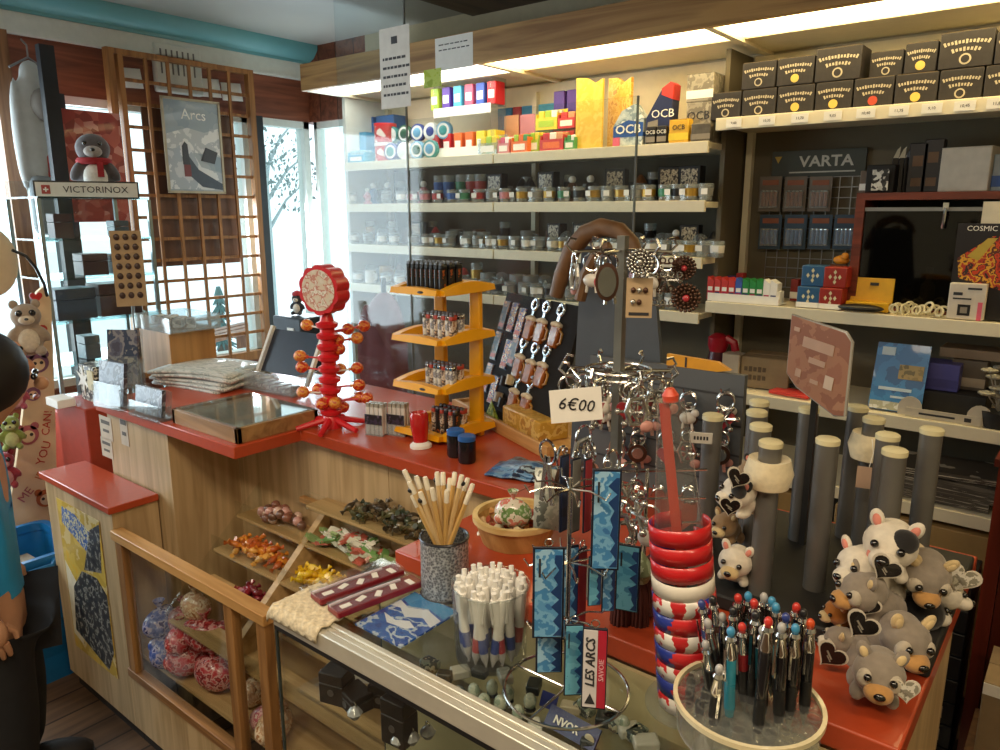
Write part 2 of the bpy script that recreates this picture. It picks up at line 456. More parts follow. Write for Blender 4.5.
# ------------------------------------------------------------------ back shelves
SY = 2.70                                                      # front edge of the shelves
DARKBACK = mat('shelf_back_panel', '625a48', 0.75, var=0.06, scale=8)  # dark tone of the lower back panels and one end panel
def shelf(parent, x0, x1, z, ox, oz, y0=SY, y1=YB - 0.01, oy=SY):
    m = MB(); m.b2((x0 - ox, y0 - oy, z - 0.022 - oz), (x1 - ox, y1 - oy, z - oz)); m.b2((x0 - ox, y0 - oy - 0.006, z - 0.038 - oz), (x1 - ox, y0 - oy + 0.008, z + 0.004 - oz))
    return m.build('shelf', CREAM, parent, bev=0.0015)
UL0, ULM, UL1 = -3.23, -2.2, -1.19
ZA, ZB, ZC, ZD, ZE = 1.90, 1.688, 1.478, 1.268, 1.06
ul = thing('shelving_unit', 'cream metal shelving unit full of sweets, glasses and souvenirs', 'shelves', (UL0, SY, 0))
for z in (ZA, ZB, ZC, ZD):
    shelf(ul, UL0 + 0.01, ULM - 0.003, z, UL0, 0); shelf(ul, ULM + 0.003, UL1, z, UL0, 0)
MB().b2((-0.015, 0.02, 0), (0.008, 0.34, 2.235)).build('end_panel', OFFW, ul)
MB().b2((UL1 - UL0 - 0.004, 0.12, 0), (UL1 - UL0 + 0.014, 0.34, 2.235)).build('end_panel', DARKBACK, ul)
MB().b2((0, 0.33, 0), (UL1 - UL0, 0.345, 1.88)).build('back_panel', DARKBACK, ul)
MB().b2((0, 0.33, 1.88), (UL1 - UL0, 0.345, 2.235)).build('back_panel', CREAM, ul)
for x in (0.02, ULM - UL0, UL1 - UL0 - 0.02): MB().b2((x - 0.012, 0.30, 0), (x + 0.012, 0.335, 2.2)).build('upright', CREAM, ul)
UR0, UR1 = -1.165, 1.30
ur = thing('shelving_unit', 'cream metal shelving unit with tobacco cartons above and batteries below', 'shelves', (UR0, SY, 0))
ZR1, ZR2, ZR3 = 1.975, 1.317, 1.0
for z in (ZR1, ZR2): shelf(ur, UR0, UR1, z, UR0, 0)
shelf(ur, UR0, UR1, ZR3, UR0, 0, y0=SY - 0.06)
MB().b2((0, 0.33, 0), (UR1 - UR0, 0.345, 1.955)).build('back_panel', DARKBACK, ur)
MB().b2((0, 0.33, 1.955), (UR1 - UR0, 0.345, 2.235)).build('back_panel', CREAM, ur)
for x in (0.012, 1.3): MB().b2((x - 0.012, 0.30, 0), (x + 0.012, 0.335, 2.2)).build('upright', CREAM, ur)
shelf(ur, UR0, UR1, 0.72, UR0, 0, y0=SY - 0.06)
for k in range(2):
    d = MB(); x0 = 0.02 + k * 0.52
    d.b2((x0, -0.06, 0.10 + 0.0), (x0 + 0.50, 0.0, 0.66)); q = d.build('drawer_front', mat('tan_drawer_front', 'a98a58', 0.5, var=0.05), ur, bev=0.004)
    MB().tube([(x0 + 0.18, -0.062, 0.55), (x0 + 0.18, -0.08, 0.55), (x0 + 0.32, -0.08, 0.55), (x0 + 0.32, -0.062, 0.55)], 0.005).build('handle', GREY, q)
# price strip tags on the carton shelf
for k in range(9):
    x = sx(735 + k * 33, SY, ZR1)
    o = MB().b2((-0.028, -0.0016, -0.014), (0.028, 0, 0.014)).build('price_tag', [PAPER], loc=(x, SY - 0.0075, ZR1 - 0.017))
    text('%d,%02d' % (9 + k % 3, (k * 35) % 100), 0.012, INK, o, (0, -0.0018, 0), FRONT)
    tag(o, '%s white price tag from the left on the carton shelf edge' % nth(k), 'price tag', 'price tags under the cartons')

# ------------------------------------------------------------------ counters
CT = 1.05
L0, L1, L2, L3 = -2.52, -1.712, -0.94, -0.11
FA, FB, FC = 1.025, 1.236, 0.866
B1, B2 = 1.74, 1.50
ct = thing('sales_counter', 'L-shaped beech sales counter with red-orange laminate top', 'counter', (L0, FA, 0))
poly = [(L0, FA), (L1, FA), (L1, FB), (L2, FB), (L2, FC), (L3, FC), (L3, B2), (L2 + 0.15, B2), (L2 + 0.15, B1), (L0, B1)]
m = MB(); n = len(poly)
vs = [(x - L0, y - FA, CT - 0.034) for x, y in poly] + [(x - L0, y - FA, CT) for x, y in poly]
m.add(vs, [tuple(reversed(range(n))), tuple(range(n, 2*n))] + [(i, (i+1) % n, n+(i+1) % n, n+i) for i in range(n)])
m.build('counter_top', REDTOP, ct, bev=0.003)
def cb(a, b, name='front_panel', mm=LWOOD): return MB().b2((a[0] - L0, a[1] - FA, a[2]), (b[0] - L0, b[1] - FA, b[2])).build(name, mm, ct)
zt = CT - 0.034
cb((L0 + 0.02, FA + 0.025, 0), (-2.11, FA + 0.045, zt)); cb((-2.13, FA + 0.045, 0), (-2.11, FB + 0.06, zt), 'side_panel')
cb((-2.11, FB + 0.04, 0), (-1.40, FB + 0.06, zt)); cb((-1.398, FB + 0.04, 0), (L2 + 0.03, FB + 0.06, zt))
cb((L2 + 0.03, FC + 0.03, 0), (L2 + 0.05, FB + 0.06, zt), 'side_panel'); cb((L2 + 0.05, FC + 0.03, 0), (L3 - 0.02, FC + 0.05, zt))
cb((L3 - 0.04, FC + 0.05, 0), (L3 - 0.02, B2 - 0.02, zt), 'side_panel'); cb((L0 + 0.02, FA + 0.045, 0), (L0 + 0.04, B1 - 0.02, zt), 'side_panel')
MB().b2((L2 - L0 - 0.001, FB - FA - 0.002, CT + 0.0002), (L2 - L0 + 0.001, B1 - FA, CT + 0.0006)).build('joint', mat('laminate_joint', '6d2a18', 0.6), ct)

# low cabinet with a red lid, poster on its face
BX0, BX1, BY0, BY1, BZ = -2.685, -2.20, 0.905, 1.045, 0.80
bc = thing('low_cabinet', 'low beech cabinet with red lid at the end of the counter', 'cabinet', (BX0, BY0, 0))
MB().b2((-0.015, -0.012, BZ - 0.022), (BX1 - BX0 + 0.01, BY1 - BY0, BZ)).build('lid', REDTOP, bc, bev=0.003)
MB().b2((0, 0, 0.06), (BX1 - BX0, BY1 - BY0, BZ - 0.022)).build('body', LWOOD, bc)
MB().b2((0.01, 0.02, 0), (BX1 - BX0, BY1 - BY0, 0.06)).build('plinth', mat('dark_plinth', '2a211a', 0.7), bc)
ps = thing('poster', 'yellow and black poster on the low cabinet face', 'poster', (BX0 + 0.24, BY0 - 0.0015, 0.46))
MB().b2((-0.155, -0.001, -0.27), (0.155, 0, 0.27)).build('sheet', printed('poster_paint_print', ['e0b43a', 'd9b84e', 'caa63a', 'dcc486', 'b8962e'], 9, 0.45, 'noise'), ps)
MB().prism([(-0.13, -0.20), (0.10, -0.26), (0.15, -0.18), (0.15, 0.02), (0.09, 0.06), (-0.02, 0.05), (-0.10, -0.03)], 0.0008, M=Matrix.Translation((0, -0.0015, 0))).build('dark_figure', printed('poster_dark_print', ['1d1d20', '2b2b2e', '3c3a38', '8d8a80', '1a1a1c'], 40, 0.5, 'noise'), ps)
MB().prism([(0.0, 0.06), (0.13, 0.09), (0.155, 0.26), (0.08, 0.22)], 0.0008, M=Matrix.Translation((0, -0.0012, 0))).build('dark_patch', printed('poster_dark_print', [], 40), ps)
MB().prism([(-0.15, -0.22), (-0.08, -0.24), (-0.06, -0.02), (-0.15, 0.05)], 0.0006, M=Matrix.Translation((0, -0.0011, 0))).build('pale_patch', mat('poster_cream', 'd8cfb6', 0.6), ps)
MB().prism([(-0.13, 0.19), (0.05, 0.13), (0.10, 0.20), (-0.02, 0.245), (-0.12, 0.25)], 0.0006, M=Matrix.Translation((0, -0.0012, 0))).build('blue_headline', printed('poster_blue_print', ['4f74b8', 'd8cfa0', '3c5ea0', '6c88c0'], 60, 0.5, 'noise'), ps)

# ------------------------------------------------------------------ sweet bin between the low cabinet and the showcase
PY = 0.905
sb = thing('sweet_bin', 'wooden pick-and-mix bin with glazed front and sloping trays', 'sweet bin', (BX1, PY, 0))
SX1 = -0.955
P1, P2 = -2.165, sx(231, PY, 0.62)
def sbx(a, b, name, mm, bev=0.0): return MB().b2((a[0] - BX1, a[1] - PY, a[2]), (b[0] - BX1, b[1] - PY, b[2])).build(name, mm, sb, bev=bev)
sbx((BX1 + 0.002, PY, 0.06), (SX1, PY + 0.018, 0.255), 'front_panel', LWOOD)
sbx((BX1 + 0.002, PY + 0.02, 0.0), (SX1, PY + 0.04, 0.06), 'plinth', mat('dark_plinth', '2a211a', 0.7))
sbx((BX1 + 0.002, PY - 0.012, 0.70), (-1.425, PY + 0.026, 0.728), 'top_rail', PINE, 0.002)
sbx((BX1 + 0.002, PY - 0.008, 0.245), (SX1, PY + 0.022, 0.272), 'bottom_rail', wood('bin_frame_wood', 'a87a48', '7c5530', 0, 9), 0.002)
for px_ in (P1, P2, -1.45): sbx((px_ - 0.018, PY - 0.006, 0.272), (px_ + 0.018, PY + 0.02, 0.70), 'post', wood('bin_post_wood', 'a87a48', '7c5530', 2, 9), 0.002)
for a, b in ((P1, P2), (P2, -1.45)): sbx((a + 0.018, PY + 0.004, 0.272), (b - 0.018, PY + 0.008, 0.70), 'glass_pane', SHOWGLASS)
# columns of trays
TW = wood('tray_wood', 'cfae7c', 'ab8957', 0, 7)
CA, CB_, CC = -1.985, -1.655, -0.96
TR = [(1.175, 1.262, 0.745), (1.09, 1.17, 0.665), (1.01, 1.085, 0.585), (0.935, 1.005, 0.50)]
for x0, x1 in ((CA, CB_), (CB_, CC)):
    for y0, y1, z in TR:
        sbx((x0 + 0.01, y0, z - 0.008), (x1 - 0.01, y1, z), 'tray_floor', TW)
        sbx((x0 + 0.008, y0 - 0.004, z - 0.01), (x1 - 0.008, y0 + 0.001, z + 0.045), 'glass_lip', SHOWGLASS)
for x, mm in ((CA, SHOWGLASS), (CB_, TW)):
    th = 0.003 if mm is SHOWGLASS else 0.011
    mt = MB(); pl = [(1.268, 0.82), (1.268, 0.50), (0.93, 0.50), (0.93, 0.52)]
    k = len(pl); v2 = [(x - th - BX1, y - PY, z) for y, z in pl] + [(x + th - BX1, y - PY, z) for y, z in pl]
    mt.add(v2, [tuple(range(k)), tuple(reversed(range(k, 2*k)))] + [((i+1) % k, i, k+i, k+(i+1) % k) for i in range(k)])
    mt.build('divider', mm, sb)
sbx((CB_ - 0.11, 1.255, 0.815), (CB_ + 0.01, 1.272, 0.83), 'divider_cap', PINE)
sbx((CB_ + 0.01, 1.19, 0.848), (CC - 0.01, 1.262, 0.856), 'tray_floor', TW); sbx((CB_ + 0.01, 1.186, 0.846), (CC - 0.01, 1.191, 0.90), 'glass_lip', SHOWGLASS)
sbx((BX1 + 0.002, PY + 0.03, 0.30), (SX1, 1.26, 0.312), 'bin_floor', TW)

# ------------------------------------------------------------------ glass showcase in front
GT, GX0, GX1, GY0, GY1 = 1.023, -0.978, 0.45, 0.633, 0.864
ALU = mat('brushed_aluminium', 'e0dccc', 0.3, 0.55, var=0.05)
sc = thing('glass_showcase', 'glass showcase with aluminium front rail in front of the counter', 'showcase', (GX0, GY0, 0))
W_, D_ = GX1 - GX0, GY1 - GY0
MB().b2((0, 0.028, GT - 0.006), (W_, D_, GT)).build('glass_top', SHOWGLASS, sc)
MB().b2((0, 0.003, 0.12), (W_, 0.008, GT - 0.028)).build('glass_front', SHOWGLASS, sc)
for x in (0.0, W_ - 0.005): MB().b2((x, 0.010, 0.12), (x + 0.005, D_, GT - 0.007)).build('glass_side', SHOWGLASS, sc)
rl = MB(); rl.b2((0, -0.002, GT - 0.028), (W_, 0.012, GT + 0.002)); rl.b2((0, 0.012, GT - 0.010), (W_, 0.022, GT + 0.001)); rl.b2((0, 0.022, GT - 0.014), (W_, 0.032, GT + 0.003))
rl.build('front_rail', ALU, sc, bev=0.002)
MB().b2((0, -0.0005, GT - 0.036), (W_, 0.006, GT - 0.028)).build('rubber_seal', BLACK, sc)
for x, y in ((0.0, 0.0), (0.0, D_ - 0.006)): MB().b2((x, y, 0.12), (x + 0.004, y + 0.004, GT - 0.03)).build('corner_strip', mat('dark_edge', '2c3330', 0.4), sc)
MB().b2((0.006, 0.03, 0.858), (W_ - 0.006, D_ - 0.01, 0.864)).build('glass_shelf', SHOWGLASS, sc)
MB().b2((0.006, 0.03, 0.60), (W_ - 0.006, D_ - 0.01, 0.606)).build('glass_shelf', SHOWGLASS, sc)
MB().b2((0.006, 0.085, 0.930), (W_ - 0.006, D_ - 0.01, 0.935)).build('glass_shelf', SHOWGLASS, sc)
MB().b2((0, 0.0, 0.0), (W_, D_, 0.12)).build('base', LWOOD, sc); MB().b2((0.01, 0.012, 0.55), (W_ - 0.01, D_ - 0.01, 0.598)).build('added_cream_shelf', mat('added_cream_board', 'd8ccA4', .6), sc)  # cream shelf added, back panel paled, to brighten the unlit inside
MB().b2((0.006, D_ - 0.008, 0.12), (W_, D_, GT - 0.008)).build('back_panel', mat('showcase_back', 'cdbf92', 0.6), sc)
# ------------------------------------------------------------------ window side: lattice, poster, glass tower, toy display, child
TX = XL + 0.085
ty0, ty1, tz0, tz1 = 1.80, 2.60, 0.80, 2.42
TW2 = wood('lattice_wood', 'a87440', '7c4f28', 2, 9, 0.5)
tr = thing('lattice_screen', 'tall brown wooden lattice screen standing before the window', 'lattice screen', (TX, (ty0 + ty1) / 2, tz0))
hw, hh = (ty1 - ty0) / 2, tz1 - tz0
MB().b2((-0.02, -hw, 0), (0.02, -hw + 0.035, hh)).build('post', TW2, tr); MB().b2((-0.02, hw - 0.035, 0), (0.02, hw, hh)).build('post', TW2, tr)
MB().b2((-0.02, -hw + 0.055, 0), (0.015, -hw + 0.08, hh)).build('post', TW2, tr)
MB().b2((-0.018, -hw + 0.035, 0), (0.018, hw - 0.035, 0.05)).build('rail', TW2, tr); MB().b2((-0.018, -hw + 0.035, hh - 0.025), (0.018, hw - 0.035, hh)).build('rail', TW2, tr)
lat = MB(); y0_, y1_ = -hw + 0.08, hw - 0.035
for k in range(1, 6):
    y = y0_ + (y1_ - y0_) * k / 6; lat.b2((0.001, y - 0.008, 0.05), (0.012, y + 0.008, hh - 0.025))
for k in range(1, 14):
    z = 0.05 + (hh - 0.075) * k / 14; lat.b2((-0.011, y0_, z - 0.008), (0.0, y1_, z + 0.008))
lat.build('lattice', TW2, tr)
a, b = onx(141, 98, TX - 0.03), onx(246, 262, TX - 0.03)
o = MB().b2((-0.004, a.y, b.z), (0.004, b.y - 0.02, a.z - 0.04)).build('backing_board', wood('dark_backing_board', '6e4c36', '543626', 2, 5), loc=(TX - 0.045, 0, 0))
tag(o, 'brown backing board behind the middle of the lattice screen', 'board')
# poster
a, b = onx(162, 97, TX + 0.05), onx(226, 196, TX + 0.05); pw, ph = b.y - a.y, (a.z - b.z) * 0.97
po = thing('ski_poster', 'framed ski poster of a snowy slope hanging on the lattice screen', 'poster', (TX + 0.035, (a.y + b.y) / 2, (a.z + b.z) / 2 + 0.01))
def yz(poly, x, th, mm, name, par): # polygon in the YZ plane facing +X
    m = MB(); n = len(poly); m.add([(x + th, u, v) for u, v in poly] + [(x, u, v) for u, v in poly], [tuple(range(n)), tuple(reversed(range(n, 2*n)))] + [((i+1) % n, i, n+i, n+(i+1) % n) for i in range(n)])
    return m.build(name, mm, par)
yz([(-pw/2, -ph/2), (pw/2, -ph/2), (pw/2, ph/2), (-pw/2, ph/2)], 0, 0.004, printed('poster_sky', ['8fa0ae', '9aa8b2', 'a9b3ba'], 6, 0.4, 'noise'), 'sheet', po)
yz([(-pw*.47, -ph*.03), (pw*.47, -ph*.10), (pw*.47, ph*.22), (pw*.2, ph*.16), (-pw*.1, ph*.20), (-pw*.47, ph*.12)], 0.004, 0.0006, printed('poster_ridge', ['d5d8da', 'b9bfc3', 'e2e3e2'], 12, 0.4, 'noise'), 'snow_ridge', po)
yz([(-pw*.47, -ph*.47), (pw*.47, -ph*.47), (pw*.47, -ph*.28), (pw*.1, -ph*.22), (-pw*.1, ph*.02), (-pw*.2, ph*.05), (-pw*.3, -ph*.02), (-pw*.47, -ph*.05)], 0.0046, 0.0006, printed('poster_slope', ['c6cbd0', 'aab4be', 'd8dbdd'], 8, 0.4, 'noise'), 'slope', po)
yz([(-pw*.2, -ph*.02), (pw*.05, -ph*.25), (pw*.47, -ph*.40), (pw*.47, -ph*.47), (pw*.1, -ph*.44), (-pw*.15, -ph*.30)], 0.0052, 0.0006, mat('poster_shade_blue', '4b5664', 0.5), 'blue_crevasse', po)
yz([(-pw*.22, -ph*.20), (-pw*.10, -ph*.20), (-pw*.12, ph*.02), (-pw*.17, ph*.05), (-pw*.22, ph*.0)], 0.0058, 0.0006, mat('poster_dark', '40444c', 0.5), 'skier', po)
yz([(-pw*.21, -ph*.33), (-pw*.09, -ph*.33), (-pw*.09, -ph*.20), (-pw*.21, -ph*.20)], 0.0058, 0.0006, mat('poster_red', '7a3c40', 0.5), 'rucksack', po)
yz([(pw*.1, -ph*.15), (pw*.35, -ph*.18), (pw*.42, -ph*.05), (pw*.2, ph*.0)], 0.0058, 0.0006, mat('poster_dark', '40444c', 0.5), 'rock', po)
text('Arcs', ph * 0.16, PAPER, po, (0.005, 0.01, ph * 0.34), (PI/2, 0, PI/2))
fr = MB()
for (u0, u1, v0, v1) in ((-pw/2-.006, -pw/2+.006, -ph/2, ph/2), (pw/2-.006, pw/2+.006, -ph/2, ph/2), (-pw/2-.006, pw/2+.006, -ph/2-.006, -ph/2+.006), (-pw/2-.006, pw/2+.006, ph/2-.006, ph/2+.006)): fr.b2((0.0, u0, v0), (0.009, u1, v1))
fr.build('frame', mat('poster_frame', 'b5aa92', 0.4), po)
# white slotted lantern box and papers at the top of the lattice
a = onx(178, 70, TX - 0.07)
wb = thing('slotted_box', 'white slotted plastic box hanging behind the top of the lattice', 'box', (TX - 0.09, a.y, a.z - 0.10))
MB().box((0, 0, 0.10), (0.07, 0.26, 0.24)).build('body', OFFW, wb, bev=0.01)
m = MB()
for k in range(7): m.b2((0.034, -0.10 + k * 0.03, 0.07), (0.037, -0.092 + k * 0.03, 0.19))
m.build('slot', mat('slot_dark', '6a6a66', 0.7), wb)
MB().tube([(0, -0.08, 0.22), (0, -0.07, 0.30), (0, 0.0, 0.33), (0, 0.07, 0.30), (0, 0.08, 0.22)], 0.006).build('handle', OFFW, wb)
for i, (px_, py_, lb) in enumerate(((130, 78, 'leftmost white paper leaflet behind the top of the lattice'), (210, 88, 'white paper leaflet behind the lattice, right of the slotted box'), (232, 92, 'rightmost white paper leaflet behind the top of the lattice'))):
    a = onx(px_, py_, TX - 0.06); o = MB().add([(0, -0.06, -0.05), (0.01, 0.06, -0.045), (0.0, 0.055, 0.05), (-0.01, -0.06, 0.045)], [(0, 1, 2, 3)]).build('leaflet', PAPER, loc=a, solid=0.001); tag(o, lb, 'leaflet')

# glass tower with the knife brand sign
gx, gy = -3.30, 1.375
gz0, gz1 = 0.87, 1.70
gt = thing('glass_tower_cabinet', 'glass display tower of watches and knives on a red stand by the window', 'display cabinet', (gx, gy, 0))
for x in (-0.15, 0.15):
    for y in (-0.21, 0.21): MB().b2((x - 0.007, y - 0.007, gz0), (x + 0.007, y + 0.007, gz1)).build('corner_post', mat('pale_blue_alu', '9db0b6', 0.3, 0.7), gt)
for i, z in enumerate((gz0, 1.05, 1.22, 1.39, 1.54, gz1)): MB().b2((-0.15, -0.21, z), (0.15, 0.21, z + 0.008)).build('glass_shelf', clear('cabinet_glass', 'd8eef0', 1.2), gt)
for x in (-0.157, 0.153): MB().b2((x, -0.20, gz0), (x + 0.004, 0.20, gz1)).build('glass_pane', SHOWGLASS, gt)
MB().b2((-0.16, -0.22, 0.0), (0.16, 0.22, gz0)).build('red_stand', mat('red_stand_paint', 'a43822', 0.5), gt, bev=0.006)
sp = onx(86, 192, gx + 0.19); sx_ = sp.y
sg = thing('brand_sign', 'white knife brand sign with a red cross shield on top of the glass tower', 'sign', (-3.235, 1.385, 1.7085), 1.15)
MB().box((0, 0, 0.028), (0.36, 0.02, 0.056)).build('panel', mat('sign_white', 'e4e4e0', 0.4), sg)
MB().box((0, 0.002, 0.028), (0.372, 0.018, 0.068)).build('border', BLACK, sg)
MB().box((-0.145, -0.012, 0.028), (0.03, 0.003, 0.034)).build('shield', mat('shield_red', 'a8322c', 0.4), sg, bev=0.004)
MB().box((-0.145, -0.0145, 0.028), (0.018, 0.002, 0.005)).box((-0.145, -0.0145, 0.028), (0.005, 0.002, 0.018)).build('cross', PAPER, sg)
text('VICTORINOX', 0.036, INK, sg, (0.03, -0.0115, 0.028), FRONT, wide=1.05)
MB().box((-0.23, 0.004, 0.028), (0.10, 0.012, 0.06)).build('clear_end', ACRYL, sg)
dk = [mat('dark_blue_box', '343c4e', 0.5), mat('dark_brown_box', '4a3438', 0.5), mat('slate_box', '56606a', 0.5)]
def small_box(label, loc, d, mm, rz=0, lidm=None, name='watch_box', cat='box', group='boxes in the glass tower'):
    t = thing(name, label, cat, loc, rz, group)
    MB().box((0, 0, d[2] * 0.32), (d[0], d[1], d[2] * 0.64)).build('base', mm, t, bev=0.002); MB().box((0, 0, d[2] * 0.83), (d[0] * 1.01, d[1] * 1.01, d[2] * 0.34)).build('lid', lidm or mm, t, bev=0.002)
    return t
spec = [(0.0, -0.09, 1.398, (.10, .09, .09), 1, 'dark brown box in the middle of the second shelf of the glass tower'), (0.115, -0.08, 1.398, (.09, .09, .085), 2, 'slate box at the right of the second shelf of the glass tower'),
        (-0.1, -0.08, 1.228, (.15, .12, .13), 0, 'large dark blue box on the third shelf of the glass tower'), (0.075, -0.08, 1.228, (.17, .12, .14), 1, 'large dark brown box on the third shelf of the glass tower'),
        (-0.10, -0.09, 1.548, (.07, .07, .10), 1, 'dark brown box at the left of the top shelf of the glass tower'), (0.12, -0.08, 1.548, (.06, .07, .07), 2, 'slate box at the right of the top shelf of the glass tower'),
        (-0.05, -0.08, 1.058, (.06, .08, .10), 2, 'slate box at the left of the fourth shelf of the glass tower'), (0.1, -0.08, 1.058, (.10, .08, .07), 1, 'dark brown box at the right of the fourth shelf of the glass tower')]
for x, y, z, d, ci, lb in spec: small_box(lb, (gx + y + 0.13, gy + x, z + 0.0005), (d[0], d[1], d[2] * 0.95), dk[ci], rz=PI / 2)

# plush helpers
def fur(name, c, k=1.0, bump=0.5): return mat(name, c, 0.95, var=0.10, scale=90, bump=bump, k=k, sheen=0.3)
EYE_M = mat('glossy_black_eye', '0c0a0a', 0.08, var=0.0, coat=1.0)
def soft(mb, name, m, par, voxel=0.006, it=3, loc=None):
    o = mb.build(name, m, par, loc)
    q = o.modifiers.new('skin', 'REMESH'); q.mode = 'VOXEL'; q.voxel_size = voxel; q.use_smooth_shade = True
    q = o.modifiers.new('soften', 'SMOOTH'); q.factor = 0.6; q.iterations = it
    return o
def sit_plush(name, label, loc, h, body_m, belly_m, rz, extra=None, cat='plush toy', group=None, beak=None, scarf=None, hat=None, bigeye=False):
    """seated plush: one body, belly, muzzle, eyes, ears"""
    t = thing(name, label, cat, loc, rz, group); s_ = h
    b = MB(); b.ball((0, 0, .30*s_), (.24*s_, .22*s_, .30*s_)); b.ball((0, -.02*s_, .74*s_), (.25*s_, .23*s_, .23*s_))
    for x in (-1, 1):
        b.ball((x*.17*s_, -.17*s_, .10*s_), (.09*s_, .17*s_, .09*s_)); b.ball((x*.25*s_, -.06*s_, .40*s_), (.08*s_, .09*s_, .18*s_), rot=(0.3, x*-0.5, 0))
    soft(b, 'body', body_m, t, voxel=max(0.003, h*0.03))
    MB().ball((0, -.15*s_, .30*s_), (.17*s_, .10*s_, .22*s_)).build('belly', belly_m, t)
    MB().ball((0, -.20*s_, .69*s_), (.13*s_, .10*s_, .09*s_)).build('muzzle', belly_m if beak is None else beak, t)
    MB().ball((0, -.295*s_, .71*s_), (.035*s_, .025*s_, .025*s_)).build('nose', EYE_M, t)
    e = .06 if bigeye else .035
    for x in (-1, 1): MB().ball((x*.10*s_, -.205*s_, .81*s_), (e*s_, e*.7*s_, e*s_)).build('eye', EYE_M, t)
    for x in ((-1, 1) if beak is None else ()): MB().ball((x*.17*s_, 0, .95*s_), (.075*s_, .04*s_, .085*s_)).build('ear', body_m, t)
    if scarf: MB().ring((0, -.01*s_, .55*s_), .20*s_, .055*s_, 20, 8).box((.08*s_, -.25*s_, .42*s_), (.09*s_, .03*s_, .22*s_)).build('scarf', scarf, t)
    if hat: MB().lathe([(.22*s_, .0), (.23*s_, .04*s_), (.17*s_, .16*s_), (.04*s_, .22*s_)], 16, c=(0, 0, .88*s_)).build('hat', hat, t)
    return t
sit_plush('plush_penguin', 'grey and white plush penguin with red scarf on the glass tower', (gx - 0.08, gy + 0.11, 1.7085), 0.27, fur('penguin_grey', '5c5658'), fur('plush_white', 'e6e2da'), 1.15, beak=fur('penguin_face', 'a8a09a'), scarf=mat('red_scarf', 'a02a30', 0.9))
a = onx(82, 160, XL + 0.20)
o = MB().b2((-0.004, -0.17, -0.28), (0.004, 0.17, 0.22)).build('red_banner', printed('red_check', ['a23a34', '8c2f2c', 'b8584c', 'c9837a'], 26), loc=(XL + 0.20, a.y + 0.02, a.z)); tag(o, 'red patterned cloth banner hanging behind the plush penguin', 'banner')
a = onx(53, 118, XL + .30); o = MB().b2((-.02, -.03, -1.65), (.02, .03, onx(50, 46, XL + .30).z - 1.65)).build('dark_post', DARKPOST, loc=(XL + .30, a.y, 1.65)); o.scale.z = 1.0; tag(o, 'dark upright display post in front of the hanging white jacket', 'post')
# hanging white jacket with a grey hood
a = onx(27, 50, XL + 0.16)
jk = thing('hanging_jacket', 'white jacket with grey hood hanging by the window at far left', 'jacket', (XL + 0.16, a.y, a.z - 0.70), PI / 2)
b = MB(); b.ball((0, 0, .36), (.075, .05, .30)); b.ball((0.07, 0, .34), (.03, .035, .24)); b.ball((-0.07, 0, .34), (.03, .035, .24)); b.ball((0, 0, .60), (.045, .04, .06))
soft(b, 'body', mat('white_jacket_cloth', 'b4b8b8', 0.85, var=0.05), jk, 0.01)
MB().ball((0.03, -0.04, .47), (.06, .06, .075)).build('hood', mat('grey_hood', '7c7670', 0.9), jk)
MB().box((0, -0.02, .04), (.13, .08, .26)).build('grey_hem', mat('grey_cloth', '7e868a', 0.9), jk, bev=0.03)
MB().tube([(-0.08, 0, .62), (0, 0, .67), (0.08, 0, .62)], 0.005).tube([(0, 0, .67), (0, 0, .72), (0, 0.05, .75)], 0.004).build('hanger', GREY, jk)

# toy display: tall beige strip with printed faces, rounded header
DY = -3.14                                                     # the strip faces the shop: a plane of constant X
def pp(px_, py_, x=DY): q = onx(px_, py_, x); return (q.y, q.z)
KR = mat('beige_display_card', 'd8c09a', 0.7, var=0.04)
sil = [pp(18, 560), (pp(57, 560)), pp(55, 440), pp(52, 350), pp(50, 300), pp(43, 286), pp(36, 292), pp(30, 330), pp(26, 380), pp(20, 430), pp(10, 500), pp(6, 560)]
x0_, z0_ = pp(35, 560)[0], 0.0
sil = [(x - x0_, z) for x, z in sil]
sil = [(sil[0][0], 0.0), (sil[1][0], 0.0)] + sil[1:-1] + [sil[-1], (sil[-1][0], 0.0)]
sil = sil[1:-1]; 
ds = thing('toy_display', 'tall beige cardboard toy display printed with cartoon faces and red lettering', 'display stand', (DY, x0_, 0), PI / 2)
MB().prism(sil, 0.02).build('strip', KR, ds)
a = onx(-10, 262, DY); hr = mpp(a)
MB().ball((0, 0, 0), (28 * hr, 0.05, 36 * hr), n=24).build('rounded_header', mat('beige_header', 'dcc7a4', 0.7, var=0.04), ds, loc=(a.y - x0_, 0.03, a.z))
pc = [mat('print_pink', 'a85c62', 0.6), mat('print_plum', '77506a', 0.6), mat('print_orange', 'b8683c', 0.6), mat('print_red', 'b8382c', 0.6), mat('print_grey', '8c7c84', 0.6)]
